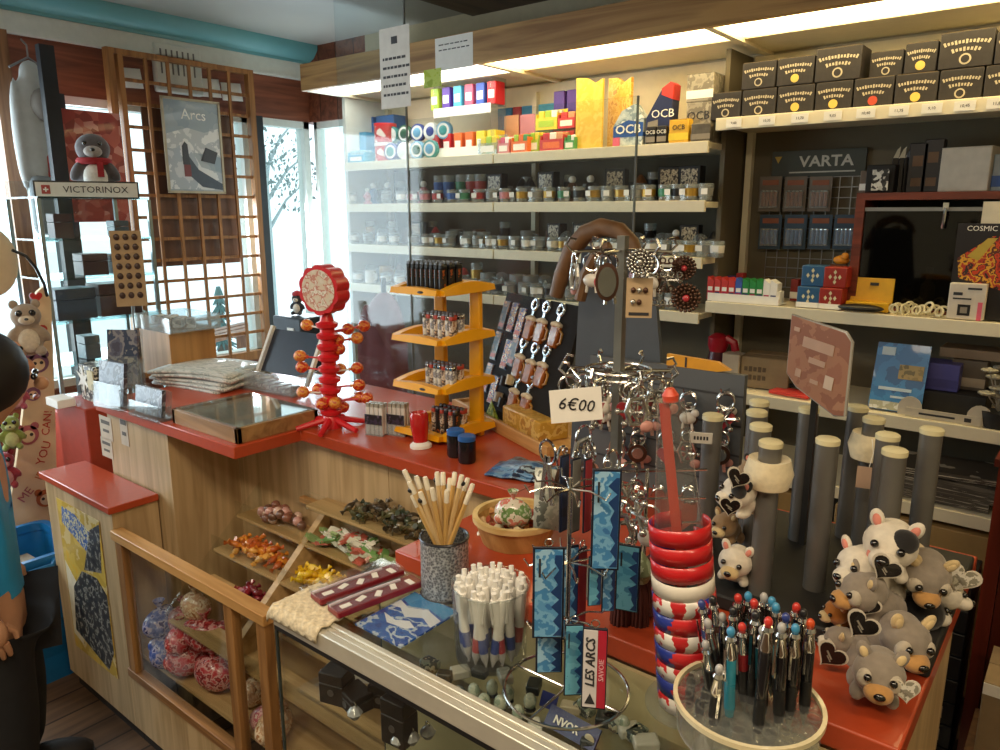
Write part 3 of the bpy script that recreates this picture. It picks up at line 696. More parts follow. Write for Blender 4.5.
def face(px_, py_, r, ci, ears=True):
    q = onx(px_, py_, DY + 0.012); k = mpp(q); f = MB()
    f.lathe([(r * k, 0), (r * k, 0.001)], 18, 0, M=Matrix.Rotation(PI/2, 4, 'X'))
    if ears:
        for s_ in (-1, 1): f.lathe([(r * .4 * k, 0), (r * .4 * k, 0.001)], 10, 0, M=Matrix.Translation((s_ * r * .7 * k, 0, r * .8 * k)) @ Matrix.Rotation(PI/2, 4, 'X'))
    f.lathe([(r * .62 * k, 0), (r * .62 * k, 0.001)], 16, 1, M=Matrix.Translation((0, -0.001, -r * .15 * k)) @ Matrix.Rotation(PI/2, 4, 'X'))
    for s_ in (-1, 1): f.lathe([(r * .17 * k, 0), (r * .17 * k, 0.001)], 10, 2, M=Matrix.Translation((s_ * r * .3 * k, -0.002, 0)) @ Matrix.Rotation(PI/2, 4, 'X'))
    f.build('printed_face', [pc[ci], KR, INK], ds, loc=(q.y - x0_, -0.012, q.z))
face(38, 363, 10, 1); face(28, 435, 10, 0); face(46, 498, 9, 2); face(33, 394, 7, 1, False)
def heart(mb, k, mi=0, M=None, th=0.002):
    pts = []
    for i in range(28):
        t_ = 2 * PI * i / 28; pts.append((k * 16 * math.sin(t_) ** 3 / 16, k * (13*math.cos(t_) - 5*math.cos(2*t_) - 2*math.cos(3*t_) - math.cos(4*t_)) / 16))
    return mb.prism(list(reversed(pts)), th, mi, M)
q = onx(38, 332, DY + 0.012); k = mpp(q)
heart(MB(), 9 * k, 0).build('printed_heart', pc[3], ds, loc=(q.y - x0_, -0.012, q.z)); heart(MB(), 6 * k, 0).build('heart_centre', KR, ds, loc=(q.y - x0_, -0.014, q.z))
for wd, px_, py_, ang, sz, ci in (('ME', 26, 495, 0.75, 12, 0), ('IF', 40, 476, 0.95, 10.5, 2), ('YOU', 44, 453, 1.15, 11.5, 3), ('CAN!', 47, 423, 1.35, 10.5, 3)):
    q = onx(px_, py_, DY + 0.0125); text(wd, sz * mpp(q), pc[ci], ds, (q.y - x0_, -0.0125, q.z), (PI/2, -ang, 0))
# plush heads hanging by the strip
plush = [(26, 318, 0.20, 'spotted tan plush cat with big eyes on the toy display', 'a08e7c', 'cfc0aa'), (16, 352, 0.15, 'peach plush toy on the toy display', 'c98f68', 'e0c3a0'), (14, 385, 0.13, 'pink plush toy with a heart tag on the toy display', 'a8485a', 'd8a0a4'), (10, 425, 0.13, 'green plush toy on the toy display below the pink one', '8d9c4c', 'c3c88a'), (4, 462, 0.14, 'crimson plush toy lowest on the toy display', '9c3440', 'd09a94')]
for px_, py_, h, lb, c1, c2 in plush:
    q = onx(px_, py_, DY + 0.10); q.z -= h * 0.7; sit_plush('plush_toy', lb, (q.x, q.y, q.z), h, fur('fur_' + c1, c1), fur('fur_' + c2, c2), 1.25, bigeye=True)
for px_, py_, lb in ((36, 297, 'red heart tag hanging at the top of the beige toy strip'), (25, 332, 'small red heart tag beside the peach plush toy')):
    q = onx(px_, py_, DY + 0.05); o = heart(MB(), 6 * mpp(q)).build('heart_tag', mat('tag_red', 'c02c2c', 0.35), loc=q, rz=PI / 2); tag(o, lb, 'tag')
CX = DY + 0.05; o = MB().tube([onx(12, 250, CX), onx(26, 256, CX), onx(36, 268, CX), onx(44, 284, CX - .02), onx(47, 296, CX - .04)], 0.006, 6).build('black_cable', BLACK); tag(o, 'black bent cable beside the rounded beige header', 'cable')

# blue tub
tb = thing('storage_tub', 'blue plastic tub on the floor beside the low cabinet', 'tub', (-2.90, 0.84, 0)); tb.scale = (.66, .9, 1)
BLT = mat('blue_tub_plastic', '1d6ea8', 0.35, var=0.05)
def rr(w, d, r_, n=5):
    o = []
    for cx_, cy_, a0 in ((w/2-r_, d/2-r_, 0), (-w/2+r_, d/2-r_, PI/2), (-w/2+r_, -d/2+r_, PI), (w/2-r_, -d/2+r_, 3*PI/2)):
        for i in range(n + 1): a_ = a0 + PI/2*i/n; o.append((cx_ + r_*math.cos(a_), cy_ + r_*math.sin(a_)))
    return o
def loft(mb, secs, mi=0, cap=(True, True), M=None):
    n = len(secs[0]); vs = [p for s_ in secs for p in s_]; fs = []
    for i in range(len(secs) - 1):
        for k in range(n): fs.append((i*n+k, i*n+(k+1) % n, (i+1)*n+(k+1) % n, (i+1)*n+k))
    if cap[0]: fs.append(tuple(reversed(range(n))))
    if cap[1]: fs.append(tuple(range((len(secs)-1)*n, len(secs)*n)))
    return mb.add(vs, fs, mi, M)
def sec(w, d, r_, z): return [(x, y, z) for x, y in rr(w, d, r_)]
m = MB(); loft(m, [sec(.44, .30, .05, 0.0), sec(.46, .32, .05, .22), sec(.49, .34, .05, .235), sec(.53, .37, .05, .46), sec(.515, .355, .045, .46), sec(.45, .31, .05, .10), sec(.40, .27, .05, .03)])
m.build('body', BLT, tb)
m = MB(); loft(m, [sec(.56, .40, .06, .46), sec(.57, .41, .06, .475), sec(.56, .40, .06, .49), sec(.50, .35, .05, .49), sec(.50, .35, .05, .46)], cap=(False, False)); m.build('rim', BLT, tb)
m = MB()
for sx0 in (-1, 1): m.tube([(sx0*.28, -.08, .47), (sx0*.32, -.06, .46), (sx0*.32, .06, .46), (sx0*.28, .08, .47)], .012)
m.build('handle', BLT, tb)
o = MB().b2((-.11, -.09, 0), (.11, .09, .36)).build('cardboard_box', mat('grey_card', '9a8c78', 0.8), loc=(-2.90, 0.84, 0.04), rz=0.05); tag(o, 'greyish cardboard box standing inside the blue tub', 'box')

# the child at the left edge of the picture
def person():
    base = ony(-46, 365, 0.58)
    bx_, by_ = base.x, base.y
    t = thing('person', 'child in a bright blue jacket and black trousers at the left edge', 'person', (bx_, by_, 0), 2.75)
    def skin(name, pts, edges, rad, mats_, sub=2):
        me = bpy.data.meshes.new(name); me.from_pydata(pts, edges, []); me.materials.append(mats_)
        o_ = bpy.data.objects.new(name, me); COL.objects.link(o_); o_.parent = t
        q_ = o_.modifiers.new('skin', 'SKIN'); q_.use_smooth_shade = True
        for i_, v_ in enumerate(me.skin_vertices[0].data):
            r_ = rad[i_]; v_.radius = r_ if hasattr(r_, '__len__') else (r_, r_); v_.use_root = (i_ == 0)
        q_ = o_.modifiers.new('sub', 'SUBSURF'); q_.levels = q_.render_levels = sub
        return o_
    SK = mat('skin', 'c89878', 0.5, var=0.04)
    # 0 pelvis 1 waist 2 chest 3 neck 4 head 5 crown | arms 6-11 | legs 12-19
    pts = [(0, 0, .66), (0, 0, .80), (0, 0, .98), (0, -.03, 1.12), (0, -.08, 1.21), (0, -.09, 1.29),
           (.13, 0, 1.04), (.19, .02, .84), (.19, -.02, .66), (-.13, 0, 1.04), (-.19, .02, .84), (-.19, -.02, .64),
           (.075, 0, .60), (.085, -.02, .34), (.09, .01, .06), (.09, -.11, .035), (-.075, 0, .60), (-.09, -.01, .34), (-.10, .02, .06), (-.10, -.09, .035)]
    ed = [(0, 1), (1, 2), (2, 3), (3, 4), (4, 5), (2, 6), (6, 7), (7, 8), (2, 9), (9, 10), (10, 11), (0, 12), (12, 13), (13, 14), (14, 15), (0, 16), (16, 17), (17, 18), (18, 19)]
    rad = [(.10, .08), (.10, .075), (.11, .08), .04, (.075, .09), (.065, .075), .05, .038, .028, .05, .038, .028, .075, .05, .035, .03, .075, .05, .035, .03]
    skin('body', pts, ed, rad, SK)
    jp = [(0, 0, .78), (0, 0, .64), (0, 0, .98), (0, -.005, 1.08), (.15, 0, 1.03), (.215, .02, .84), (.20, .0, .70), (-.15, 0, 1.03), (-.21, .02, .84), (-.20, .0, .70)]
    skin('jacket', jp, [(0, 1), (0, 2), (2, 3), (2, 4), (4, 5), (5, 6), (2, 7), (7, 8), (8, 9)], [(.13, .085), (.14, .095), (.13, .085), (.06, .06), .06, .05, .045, .06, .05, .045], mat('blue_jacket_cloth', '2a9fe0', 0.6, var=0.06, scale=12))
    tp = [(0, 0, .66), (.08, 0, .54), (.10, -.02, .32), (.11, .01, .08), (-.08, 0, .54), (-.10, -.01, .32), (-.11, .02, .08)]
    skin('trousers', tp, [(0, 1), (1, 2), (2, 3), (0, 4), (4, 5), (5, 6)], [(.15, .13), .095, .08, .075, .095, .08, .075], mat('black_trouser_cloth', '17181c', 0.8, var=0.15))
    for x in (.10, -.10):
        MB().ball((x, -.06, .045), (.05, .13, .05)).box((x, -.06, .012), (.09, .25, .024)).build('boot', mat('dark_boot', '1c1a1c', 0.6), t)
    b_ = MB(); b_.ball((0, -.05, 1.25), (.105, .112, .115)); b_.ball((0, -.01, 1.15), (.085, .08, .10)); 
    soft(b_, 'hair', mat('black_hair', '141214', 0.6, var=0.2), t, 0.012)
    for x in (-1, 1):
        MB().ball((x*.033, -.168, 1.235), (.013, .008, .009)).build('eye', EYE_M, t)
        MB().ball((x*.1, -.075, 1.22), (.012, .02, .028)).build('ear', SK, t)
    MB().ball((0, -.18, 1.21), (.013, .018, .018)).build('nose', SK, t); MB().ball((0, -.165, 1.175), (.024, .008, .006)).build('mouth', mat('lip', 'a85a54', 0.5), t)
    for sx_, hx, hy, hz in ((1, .192, -.02, .645), (-1, -.192, -.02, .625)):
        h_ = MB(); h_.ball((hx, hy, hz), (.022, .032, .042))
        for f_ in range(4):
            l_ = (.045, .052, .049, .038)[f_]; y_ = hy - .022 + f_ * .015
            h_.tube([(hx, y_, hz - .03), (hx - sx_*.006, y_ - .004, hz - .03 - l_*.5), (hx - sx_*.02, y_ - .004, hz - .03 - l_*.95)], [.0085, .0075, .006], 8)
        h_.tube([(hx - sx_*.012, hy - .025, hz + .01), (hx - sx_*.02, hy - .042, hz - .01), (hx - sx_*.022, hy - .045, hz - .032)], [.009, .008, .0065], 8)
        h_.build('hand', SK, t)
    return t
person()
q = ony(2, 604, 0.66); bg = thing('carrier_bag', 'cream cloth bag with magenta trim held beside the blue jacket', 'bag', (q.x - 0.02, q.y, q.z - 0.06))
b = MB(); b.ball((0, 0, .05), (.075, .05, .075)); b.ball((0, 0, .02), (.08, .055, .05)); soft(b, 'body', mat('cream_bag_cloth', 'b8ab96', 0.85, var=0.08), bg, 0.01)
MB().tube([(-.05, 0, .11), (-.03, 0, .19), (.03, 0, .19), (.05, 0, .11)], 0.008).build('handle', mat('cream_bag_cloth', 'b8ab96'), bg)
MB().box((.035, -.045, -.005), (.05, .02, .014), rot=(0, .4, 0)).build('trim', mat('magenta_trim', '9a2a78', 0.6), bg)

# ------------------------------------------------------------------ left counter goods
a = onz(236, 446, CT)
hb = thing('counter_case', 'flat wooden display case with glass lid on the left counter', 'display case', (-2.06, 1.046, CT))
cw, cd, ch = 0.335, 0.262, 0.042
m = MB()
for a_, b_ in (((0, 0, 0), (cw, .014, ch)), ((0, cd - .014, 0), (cw, cd, ch)), ((0, 0, 0), (.014, cd, ch)), ((cw - .014, 0, 0), (cw, cd, ch))): m.b2(a_, b_)
m.build('frame', wood('case_wood', 'b08a5a', '84603a', 0, 8), hb, bev=0.001)
MB().b2((.014, .014, 0.001), (cw - .014, cd - .014, ch - .008)).build('lining', mat('case_lining_reflection', 'd8d5ca', 0.6), hb)  # pale lining colour stands in for the window's reflection on the lid
MB().b2((.008, .008, ch), (cw - .008, cd - .008, ch + .004)).build('glass_lid', clear('case_glass', 'eef3f2', 2.2), hb)
NEWS = printed('newsprint', ['c4c8c4', 'd3d5d0', 'b4bab8', 'd0d4d0', 'dcdcd8', 'a8b0b0'], 18, 0.8, 'noise', (1, 3, 1))
for i in range(5):
    q = onz(196, 385, CT); mm = MB()
    def fn(u, v, i=i): return ((u - .5) * .34, (v - .5) * .24, .014 + .010 * math.sin(PI * u) * (1 if i > 2 else .3) - .004 * (abs(v - .5) * 2) ** 2)
    mm.grid(fn, 10, 6)
    o = mm.build('newspaper', NEWS, loc=(q.x + 0.02 * (i % 2), q.y + .06, CT + .012 * i - 0.004), rz=0.15 + 0.06 * i, solid=0.009)
    tag(o, ['bottom', 'second', 'middle', 'fourth', 'top'][i] + ' folded newspaper of the stack behind the display case', 'newspaper', 'stacked newspapers')
# wooden box with a clear tray of pieces on top
q = onz(158, 376, CT); k = mpp(q)
o = MB().b2((-.11, -.09, 0), (.11, .09, 46 * k)).b2((-.006, -.0905, 0), (.006, -.09, .02)).build('wooden_box', wood('thin_plywood', 'b88a54', '966b3c', 2, 5), loc=(q.x, q.y + .09, CT), rz=0.0, bev=0.002); tag(o, 'plain brown wooden box on the left counter', 'box')
tz = CT + 46 * k + 0.001
ty = thing('clear_tray', 'clear plastic tray on top of the brown wooden box', 'tray', (q.x + .01, q.y + .09, tz))
m = MB(); m.b2((-.13, -.10, 0), (.13, .10, .003)).b2((-.13, -.10, .003), (-.127, .10, .055)).b2((.127, -.10, .003), (.13, .10, .055)).b2((-.127, -.10, .003), (.127, -.097, .055)).b2((-.127, .097, .003), (.127, .10, .055)); m.build('body', clear('hazy_acrylic', 'eef4f6', 1.6, haze=0.16), ty)
for i in range(6):
    s_ = MB().box((0, 0, .02), (.03, .05, .034)).build('packet', printed('packet_grey', ['9aa4aa', 'c4c9cb', '6d7a84', 'd8dad8'], 60), loc=(q.x - .09 + .036 * i, q.y + .07 + .03 * (i % 2), tz + .005), rz=.2 * i, bev=.003); tag(s_, '%s small grey packet from the left in the clear tray' % nth(i), 'packet', 'packets in the clear tray')
# leaflet holders
LF = printed('leaflet_photo', ['3e4658', '4a5468', '6a7486', '2c3040', '8a8e98', '4b4452'], 24, 0.3, 'noise')
LF2 = printed('leaflet_photo_warm', ['4a4a5c', '5d5f72', '88868a', '34405a', '9a968c'], 18, 0.3, 'noise', seed=2.0)
def holder(label, px_, py_, w, h, rz, mm, tilt=0.25):
    q_ = onz(px_, py_, CT); t = thing('leaflet_holder', label, 'leaflet holder', (q_.x, q_.y, CT), rz)
    MB().box((0, .02, .003), (w, .07, .006)).build('base', ACRYL, t)
    MB().box((0, .03, h / 2), (w, .004, h), rot=(-tilt * .5, 0, 0)).box((0, -.012, h * .3), (w, .003, h * .55), rot=(-tilt * .5, 0, 0)).box((-w/2, .008, h * .25), (.003, .045, h * .5)).box((w/2, .008, h * .25), (.003, .045, h * .5)).build('clear_body', ACRYL, t)
    o_ = MB().box((0, 0, 0), (w * .9, .012, h * .95)).build('leaflet_pile', mm, loc=(0, 0, 0)); o_.parent = None
    o_.location = Matrix.Translation((q_.x, q_.y, CT)) @ Matrix.Rotation(rz, 4, 'Z') @ Vector((0, .012, h * .50 + .008)); o_.rotation_euler = (-tilt * .5, 0, rz)
    return o_
tag(holder('tall clear leaflet holder beside the brown wooden box', 125, 388, .12, .20, 0.6, LF2), 'grey leaflets in the tall clear holder by the wooden box', 'leaflets')
tag(holder('clear leaflet holder with dark photo leaflets at the counter corner', 112, 408, .14, .14, 0.15, LF), 'dark photo leaflets in the holder at the counter corner', 'leaflets')
tag(holder('low clear leaflet holder beside the flat display case', 148, 418, .16, .085, 0.05, LF), 'dark photo leaflets in the low holder beside the case', 'leaflets')
# papers taped on the counter end
for i, (px_, py_, w, h) in enumerate(((106, 428, 26, 24), (107, 448, 24, 20), (124, 430, 16, 32))):
    q = ony(px_, py_, FA + .024); k = mpp(q); o = MB().box((0, 0, 0), (w * k, .001, h * k)).box((0, -.0012, h * k * .25), (w * k * .7, .0005, h * k * .16), 1).box((0, -.0012, -h * k * .12), (w * k * .5, .0005, h * k * .12), 1).build('notice', [mat('notice_grey', 'c3b6a2', 0.7), mat('notice_print', '5c5650', 0.7)], loc=q)
    tag(o, ['upper left small notice taped on the counter end', 'lower left small notice taped on the counter end', 'right small notice taped on the counter end'][i], 'notice', 'notices on the counter end')
# wedge-shaped clear display with a dark panel
q = onz(272, 386, CT + .02); k = mpp(q)
wd = thing('acrylic_display', 'clear acrylic wedge display with a dark blue panel on the left counter', 'display', (q.x - .02, q.y + .06, CT), 0.12)
m = MB(); m.b2((-.14, -.09, 0), (.14, .09, .006)); m.b2((-.14, -.09, .006), (-.136, .09, .07)); m.b2((.136, -.09, .006), (.14, .09, .07)); m.b2((-.136, -.09, .006), (.136, -.086, .07)); m.build('tray', clear('hazy_acrylic', 'eef4f6'), wd)
MB().box((0, .05, .115), (.25, .006, .16), rot=(-.5, 0, 0)).build('dark_panel', mat('navy_panel', '232c3e', 0.3, coat=0.4), wd)
for x in (-.127, .127): MB().box((x, .035, .11), (.012, .014, .20), rot=(-.5, 0, 0)).build('white_strut', PAPER, wd)
for i in range(5):
    o = MB().box((0, 0, .010), (.034, .07, .018)).build('packet', printed('packet_grey', [], 60), loc=(q.x - .11 + .045 * i, q.y + .02, CT + .0065), rz=.12, bev=.003); tag(o, '%s small grey packet from the left in the acrylic wedge display' % nth(i), 'packet', 'packets in the wedge display')
# star printed box, white packet
q = onz(84, 405, CT - .16); k = .0031
q = ony(84, 402, 1.10)
st = thing('star_box', 'black box printed with white stars beside the glass tower', 'box', (q.x, q.y + .06, q.z))
MB().box((0, 0, 21 * k), (38 * k, .08, 42 * k)).build('body', printed('star_print', ['2c2c2a', 'e4e0d2', '1e1e1e', '4a4840', 'd0cabc'], 42, 0.6, 'noise'), st)
f = MB(); pts = [(((.055 if i % 2 == 0 else .018) * math.sin(PI * i / 6)), ((.055 if i % 2 == 0 else .018) * math.cos(PI * i / 6))) for i in range(12)]
f.prism(list(reversed(pts)), .002, M=Matrix.Translation((-.03, -.042, 24 * k))); f.build('white_star', PAPER, st)
MB().box((.035, -.043, 26 * k), (.045, .004, .07)).build('cream_label', mat('cream_label', 'd8cfae', 0.7), st)
o = MB().box((0, 0, .015), (.10, .06, .03)).build('packet', PAPER, loc=(q.x - .01, q.y - .012 - .06, q.z - .0), bev=.003); tag(o, 'flat white packet in front of the star printed box', 'packet')
o = MB().b2((-.13, -.045, -q.z + 0.011), (.11, .14, -.0005)).build('red_cabinet', mat('red_stand_paint', 'a43822', 0.5), loc=(q.x, q.y, q.z - .0005), bev=.005); tag(o, 'red cube cabinet beneath the star printed box', 'cabinet')
# tan card of brooches
q = ony(132, 300, 1.36); k = mpp(q)
tc = thing('brooch_card', 'tan card with rows of dark brooches on a pole behind the left counter', 'display card', (q.x, q.y, CT), 1.1)
hc = q.z + 68 * k - CT
hb_2 = 74 * k; MB().box((0, 0, hc - hb_2 / 2), (28 * k, .012, hb_2)).build('card', GOLD if False else mat('tan_brooch_card', 'b89c78', 0.7), tc)
for r_ in range(7):
    for c_ in range(3): MB().ball((-8*k + 8*k*c_, -.008, hc - (6 + 9.5*r_) * k), (2.8*k, .004, 3.2*k), n=8).build('brooch', mat('dark_brooch', '4a3630', 0.3), tc)
MB().tube([(0, .01, -CT + .01), (0, .01, hc - hb_2)], .006, 8).build('pole', GREY, tc); MB().lathe([(.09, -CT), (.09, -CT + .012)], 20).build('foot', GREY, tc)
# behind the lollipop tree: dark case with a capped plush
q = ony(300, 345, 2.25); k = mpp(q)
cs = thing('dark_case', 'dark blue case on a trolley in front of the bright doorway', 'case', (q.x, q.y, 0))
MB().b2((-.10, -.08, 0), (.12, .08, q.z + 30 * k)).build('body', mat('dark_case_blue', '26303c', 0.5), cs, bev=.008)
MB().b2((.02, -.085, q.z + 6*k), (.07, -.08, q.z + 20*k)).build('white_label', PAPER, cs)
sit_plush('plush_toy', 'dark plush toy in a red and white cap on the dark case', (q.x + .0, q.y, q.z + 30.3 * k), 22 * k, fur('fur_dark', '3c3e48'), fur('plush_white', 'e6e2da'), 0.5, hat=mat('red_cap', 'a8303a', 0.8))
# clear crumpled plastic hanging beside the shelf end
def fn(u, v): return (.07 * math.sin(9 * u + 3 * v) * .5, (u - .5) * .13 + .012 * math.sin(17 * v), (v - .5) * 1.0)
q = ony(326, 235, 2.9)
o = MB().grid(fn, 14, 22).build('plastic_curtain', clear('crumpled_plastic', 'b8c4c8', 3.0, haze=.28), loc=(-3.36, 2.90, q.z)); tag(o, 'crumpled clear plastic sheet hanging at the left end of the shelves', 'plastic sheet')
# ------------------------------------------------------------------ goods on the back shelves
def label_lines(t, w, h, y, mm, rows=3, name='print'):
    m = MB()
    for r_ in range(rows): ww = w * (0.9 - 0.2 * (r_ % 2)); m.box((0, y, h * (0.3 - 0.3 * r_)), (ww, .0008, h * .12))
    return m.build(name, mm, t)
def carton(name, label, cat, loc, d, mm, rz=0, group=None, band=None, txt=None, tm=None, flap=True):
    t = thing(name, label, cat, loc, rz, group); w, dp, h = d
    MB().b2((-w/2, 0, 0), (w/2, dp, h)).build('body', mm, t, bev=min(.003, h * .05))
    if flap: MB().b2((-w/2, 0, h), (w/2, dp * .48, h + .0016)).b2((-w/2, dp * .52, h), (w/2, dp, h + .0016)).build('flap', mm, t)
    if band: MB().b2((-w/2 + .0, -.0012, h * .12), (w/2, 0, h * .42)).build('band', band, t)
    if txt: text(txt, h * .30, tm or PAPER, t, (0, -.0018, h * .66), FRONT)
    return t
def at_shelf(px_, z, y): return sx(px_, y, z)

# tobacco cartons: black with white curved lettering and a round seal
TOB = mat('black_carton', '242021', 0.6, var=0.25, scale=60)
TOBT = mat('carton_top', '5a4a30', 0.6, var=0.2)
seals = {'white': mat('seal_white', 'b4aa94', 0.5), 'gold': mat('seal_gold', 'd2b45a', 0.5), 'red': mat('seal_red', 'b0442e', 0.5)}
def tob(label, px0, px1, z, y, h, seal, zoff=0.0):
    x0, x1 = sx(px0, y, z + zoff), sx(px1, y, z + zoff); w = x1 - x0 - .002
    t = thing('tobacco_carton', label, 'carton', ((x0 + x1) / 2, y, z + zoff + .0006), 0, 'black tobacco cartons')
    MB().b2((-w/2, 0, 0), (w/2, .12, h)).build('body', TOB, t, bev=.002)
    MB().b2((-w/2 + .003, .004, h), (w/2 - .003, .056, h + .002)).b2((-w/2 + .003, .062, h), (w/2 - .003, .116, h + .002)).build('flap', TOBT, t)
    k = MB(); n = 13
    for row, (ww, hz, bow) in enumerate(((.88, .66, .06), (.56, .47, .045))):
        for i in range(n if row == 0 else 8):
            nn = n if row == 0 else 8; u = (i + .5) / nn - .5
            k.box((u * w * ww, -.0010, h * hz + bow * h * 2 * (0.25 - u * u) * 2), (w * ww / nn * .62, .0010, h * .085 * (1.0 if i % 3 else 1.4)), rot=(0, u * 1.0, 0))
    k.build('lettering', seals['white'], t)
    sm = seals[seal]
    q_ = MB().lathe([(h * .155, 0), (h * .155, .0012), (h * .11, .0012)], 20, M=Matrix.Translation((0, 0, h * .24)) @ Matrix.Rotation(PI/2, 4, 'X')).build('seal', sm, t)
    MB().lathe([(h * .11, .0012), (h * .11, .0018)], 16, M=Matrix.Translation((0, 0, h * .24)) @ Matrix.Rotation(PI/2, 4, 'X')).build('seal_centre', TOB if seal == 'white' else sm, q_)
    return t
ty_ = SY + .045
hb_ = 27 * mpp((sx(830, ty_, ZR1), ty_, ZR1)) * 1.02
row1 = [(710, 740, 'white'), (741, 775, 'white'), (776, 813, 'gold'), (814, 851, 'gold'), (852, 892, 'red'), (893, 936, 'gold'), (937, 981, 'white'), (982, 1030, 'red')]
for i, (a_, b_, s_) in enumerate(row1): tob('black tobacco carton with %s seal, %s from the left in the bottom row' % (s_, nth(i)), a_, b_, ZR1 + .004, ty_, hb_, s_)
row2 = [(741, 775, 'white', 0), (776, 813, 'gold', 0), (814, 860, 'white', 0), (903, 936, 'gold', .01), (937, 992, 'white', 0), (993, 1040, 'red', 0)]
for i, (a_, b_, s_, yo) in enumerate(row2): tob('black tobacco carton with %s seal, %s from the left in the top row' % (s_, nth(i)), a_, b_, ZR1 + .004, ty_ + yo, hb_ * (1.12 if i in (2, 4) else .96), s_, hb_ + .003)
tob('black tobacco carton set back between the two groups of the top row', 868, 902, ZR1 + .004, ty_ + .03, hb_ * .85, 'white', hb_ + .003)

# ---- top left shelf
T = ZA + .0045
def PK(px_, y, z=T): return (sx(px_, y, z), y, z)
BL1, BL2 = mat('carton_blue', '2f5f9c', 0.5), mat('carton_cyan', '3f9cc8', 0.45)
yk = SY + .06; k = mpp(PK(380, yk))
for i, (px_, w, z) in enumerate(((368, 20, 30), (386, 26, 30))):
    p = PK(px_, yk + .14); carton('sweet_carton', ['darker blue carton at the back left of the top shelf', 'wide blue carton at the back left of the top shelf'][i], 'carton', (p[0], p[1], T), (w * k, .10, 48 * k), [BL1, BL2][0], band=BL2)
def bin_(label, px_, w, h, y, mm, inner, z=T, n=6, header=None, hh=0, hm=None, txt=None, cat='display box', name='sweet_display_box', grp=None, tilt=0.0, pm=None, iname='sweet_packet'):
    """open counter box with packets standing in it and a header card"""
    k = mpp(PK(px_, y, z)); w, h = w * k, h * k
    p = PK(px_, y, z); t = thing(name, label, cat, p, 0, grp); dp = .085
    m = MB(); m.b2((-w/2, 0, 0), (w/2, .003, h * .55)).b2((-w/2, dp - .003, 0), (w/2, dp, h)).b2((-w/2, .003, 0), (-w/2 + .003, dp - .003, h * .75)).b2((w/2 - .003, .003, 0), (w/2, dp - .003, h * .75)).b2((-w/2, .003, 0), (w/2, dp - .003, .003)); m.build('tray', mm, t)
    MB().b2((-w*.36, -.001, h * .12), (w*.36, 0, h * .42)).build('print', pm or PAPER, t)
    if header:
        hz = hh * k; MB().b2((-w/2 * 1.02, dp, h * .2), (w/2 * 1.02, dp + .003, h + hz)).build('header_card', header, t)
        if txt: text(txt, hz * .5, hm or PAPER, t, (0, dp - .001, h + hz * .5), FRONT)
    for i in range(n):
        c = i % max(1, n // 2); r_ = i // max(1, n // 2); nn = max(1, n // 2)
        wx = (w - .01) / nn
        o = MB().box((0, 0, h * .42), (wx * .9, .022, h * .84)).build(iname, inner[i % len(inner)], loc=(p[0] - w/2 + .005 + wx * (c + .5), p[1] + .022 + .032 * r_, p[2] + .0035 + (.02 * h if r_ else 0)), rz=0.0, bev=.003)
        tag(o, '%s packet, %s row, of the %s' % (nth(c), 'front' if r_ == 0 else 'back', label.split(' on the ')[0].split(' at the ')[0]), 'packet', 'packets in ' + label[:40])
    return t
CY = mat('sweet_cyan', '4fb0d6', 0.4); PINK = mat('sweet_pink', 'd8607c', 0.4); LIME = mat('sweet_lime', 'a8c83a', 0.4); ORNG = mat('sweet_orange', 'e8722c', 0.4)
PURP = mat('sweet_purple', '5a3a9c', 0.4); SYEL = mat('sweet_yellow', 'ecd23c', 0.4); SRED = mat('sweet_red', 'cc3a34', 0.4); PEACH = mat('sweet_peach', 'e0a070', 0.45); SGRN = mat('sweet_green', '4f9a58', 0.4)
bin_('pale blue sweet box at the left end of the top shelf', 356, 24, 13, SY + .02, CY, [mat('pale_blue_pack', 'a8d0e0', 0.4)], n=6)
p = PK(359, SY + .11); o = carton('sweet_carton', 'upright blue and white carton behind the pale blue sweet box', 'carton', p, (24*k, .07, 31*k), BL2, band=PAPER)
for i in range(2):
    p = PK(382, SY + .06); t = thing('sweet_tin', ['lower', 'upper'][i] + ' red and white sweet tin near the left of the top shelf', 'tin', (p[0], p[1] + .03, T + i * 18.5 * k), 0, 'red and white tins')
    MB().lathe([(11*k, 0), (11*k, 15*k)], 20).build('body', printed('tin_red_print', ['c23a3c', 'c23a3c', 'e4d8d0', 'b02c30'], 30, 0.3), t); MB().lathe([(11.4*k, 15*k), (11.4*k, 18*k), (9*k, 18.2*k)], 20).build('lid', [PAPER, RED][i], t)
rc = [mat('tin_navy', '34448c', 0.3), mat('tin_teal', '3c8c8c', 0.3), mat('tin_white', 'dcdcd8', 0.3), mat('tin_green', '2c5c44', 0.3), mat('tin_sky', '6ca4c8', 0.3)]
for r_ in range(2):
    for i in range(4 if r_ == 0 else 5):
        px_ = 391 + i * 13 + (0 if r_ == 0 else 1); p = PK(px_, SY + .03 + r_ * .055, T)
        t = thing('mint_tin', '%s round mint tin from the left in the %s row of the top shelf' % (nth(i), ['front', 'back'][r_]), 'tin', (p[0], p[1], T + .0005 + r_ * 17 * k), 0.15, 'round mint tins')
        rr_ = 8.2 * k
        M_ = Matrix.Translation((0, 0, rr_)) @ Matrix.Rotation(PI/2, 4, 'X')
        MB().lathe([(rr_, -.02), (rr_, .0), (rr_*.92, .004)], 24, M=M_).build('body', rc[(i * 2 + r_) % 5], t); MB().lathe([(rr_*.80, .004), (rr_*.78, .0055)], 20, M=M_).build('rim', rc[2], t)
        MB().lathe([(rr_*.55, .0055), (rr_*.5, .007)], 20, M=M_).build('centre', rc[(i + 1 + r_) % 5], t)
o = MB().b2((-.16, .1, 0), (.12, .13, 17 * k)).build('display_step', ACRYL, loc=PK(410, SY, T - .0005 + .0005)); tag(o, 'clear step under the back row of mint tins', 'display step')
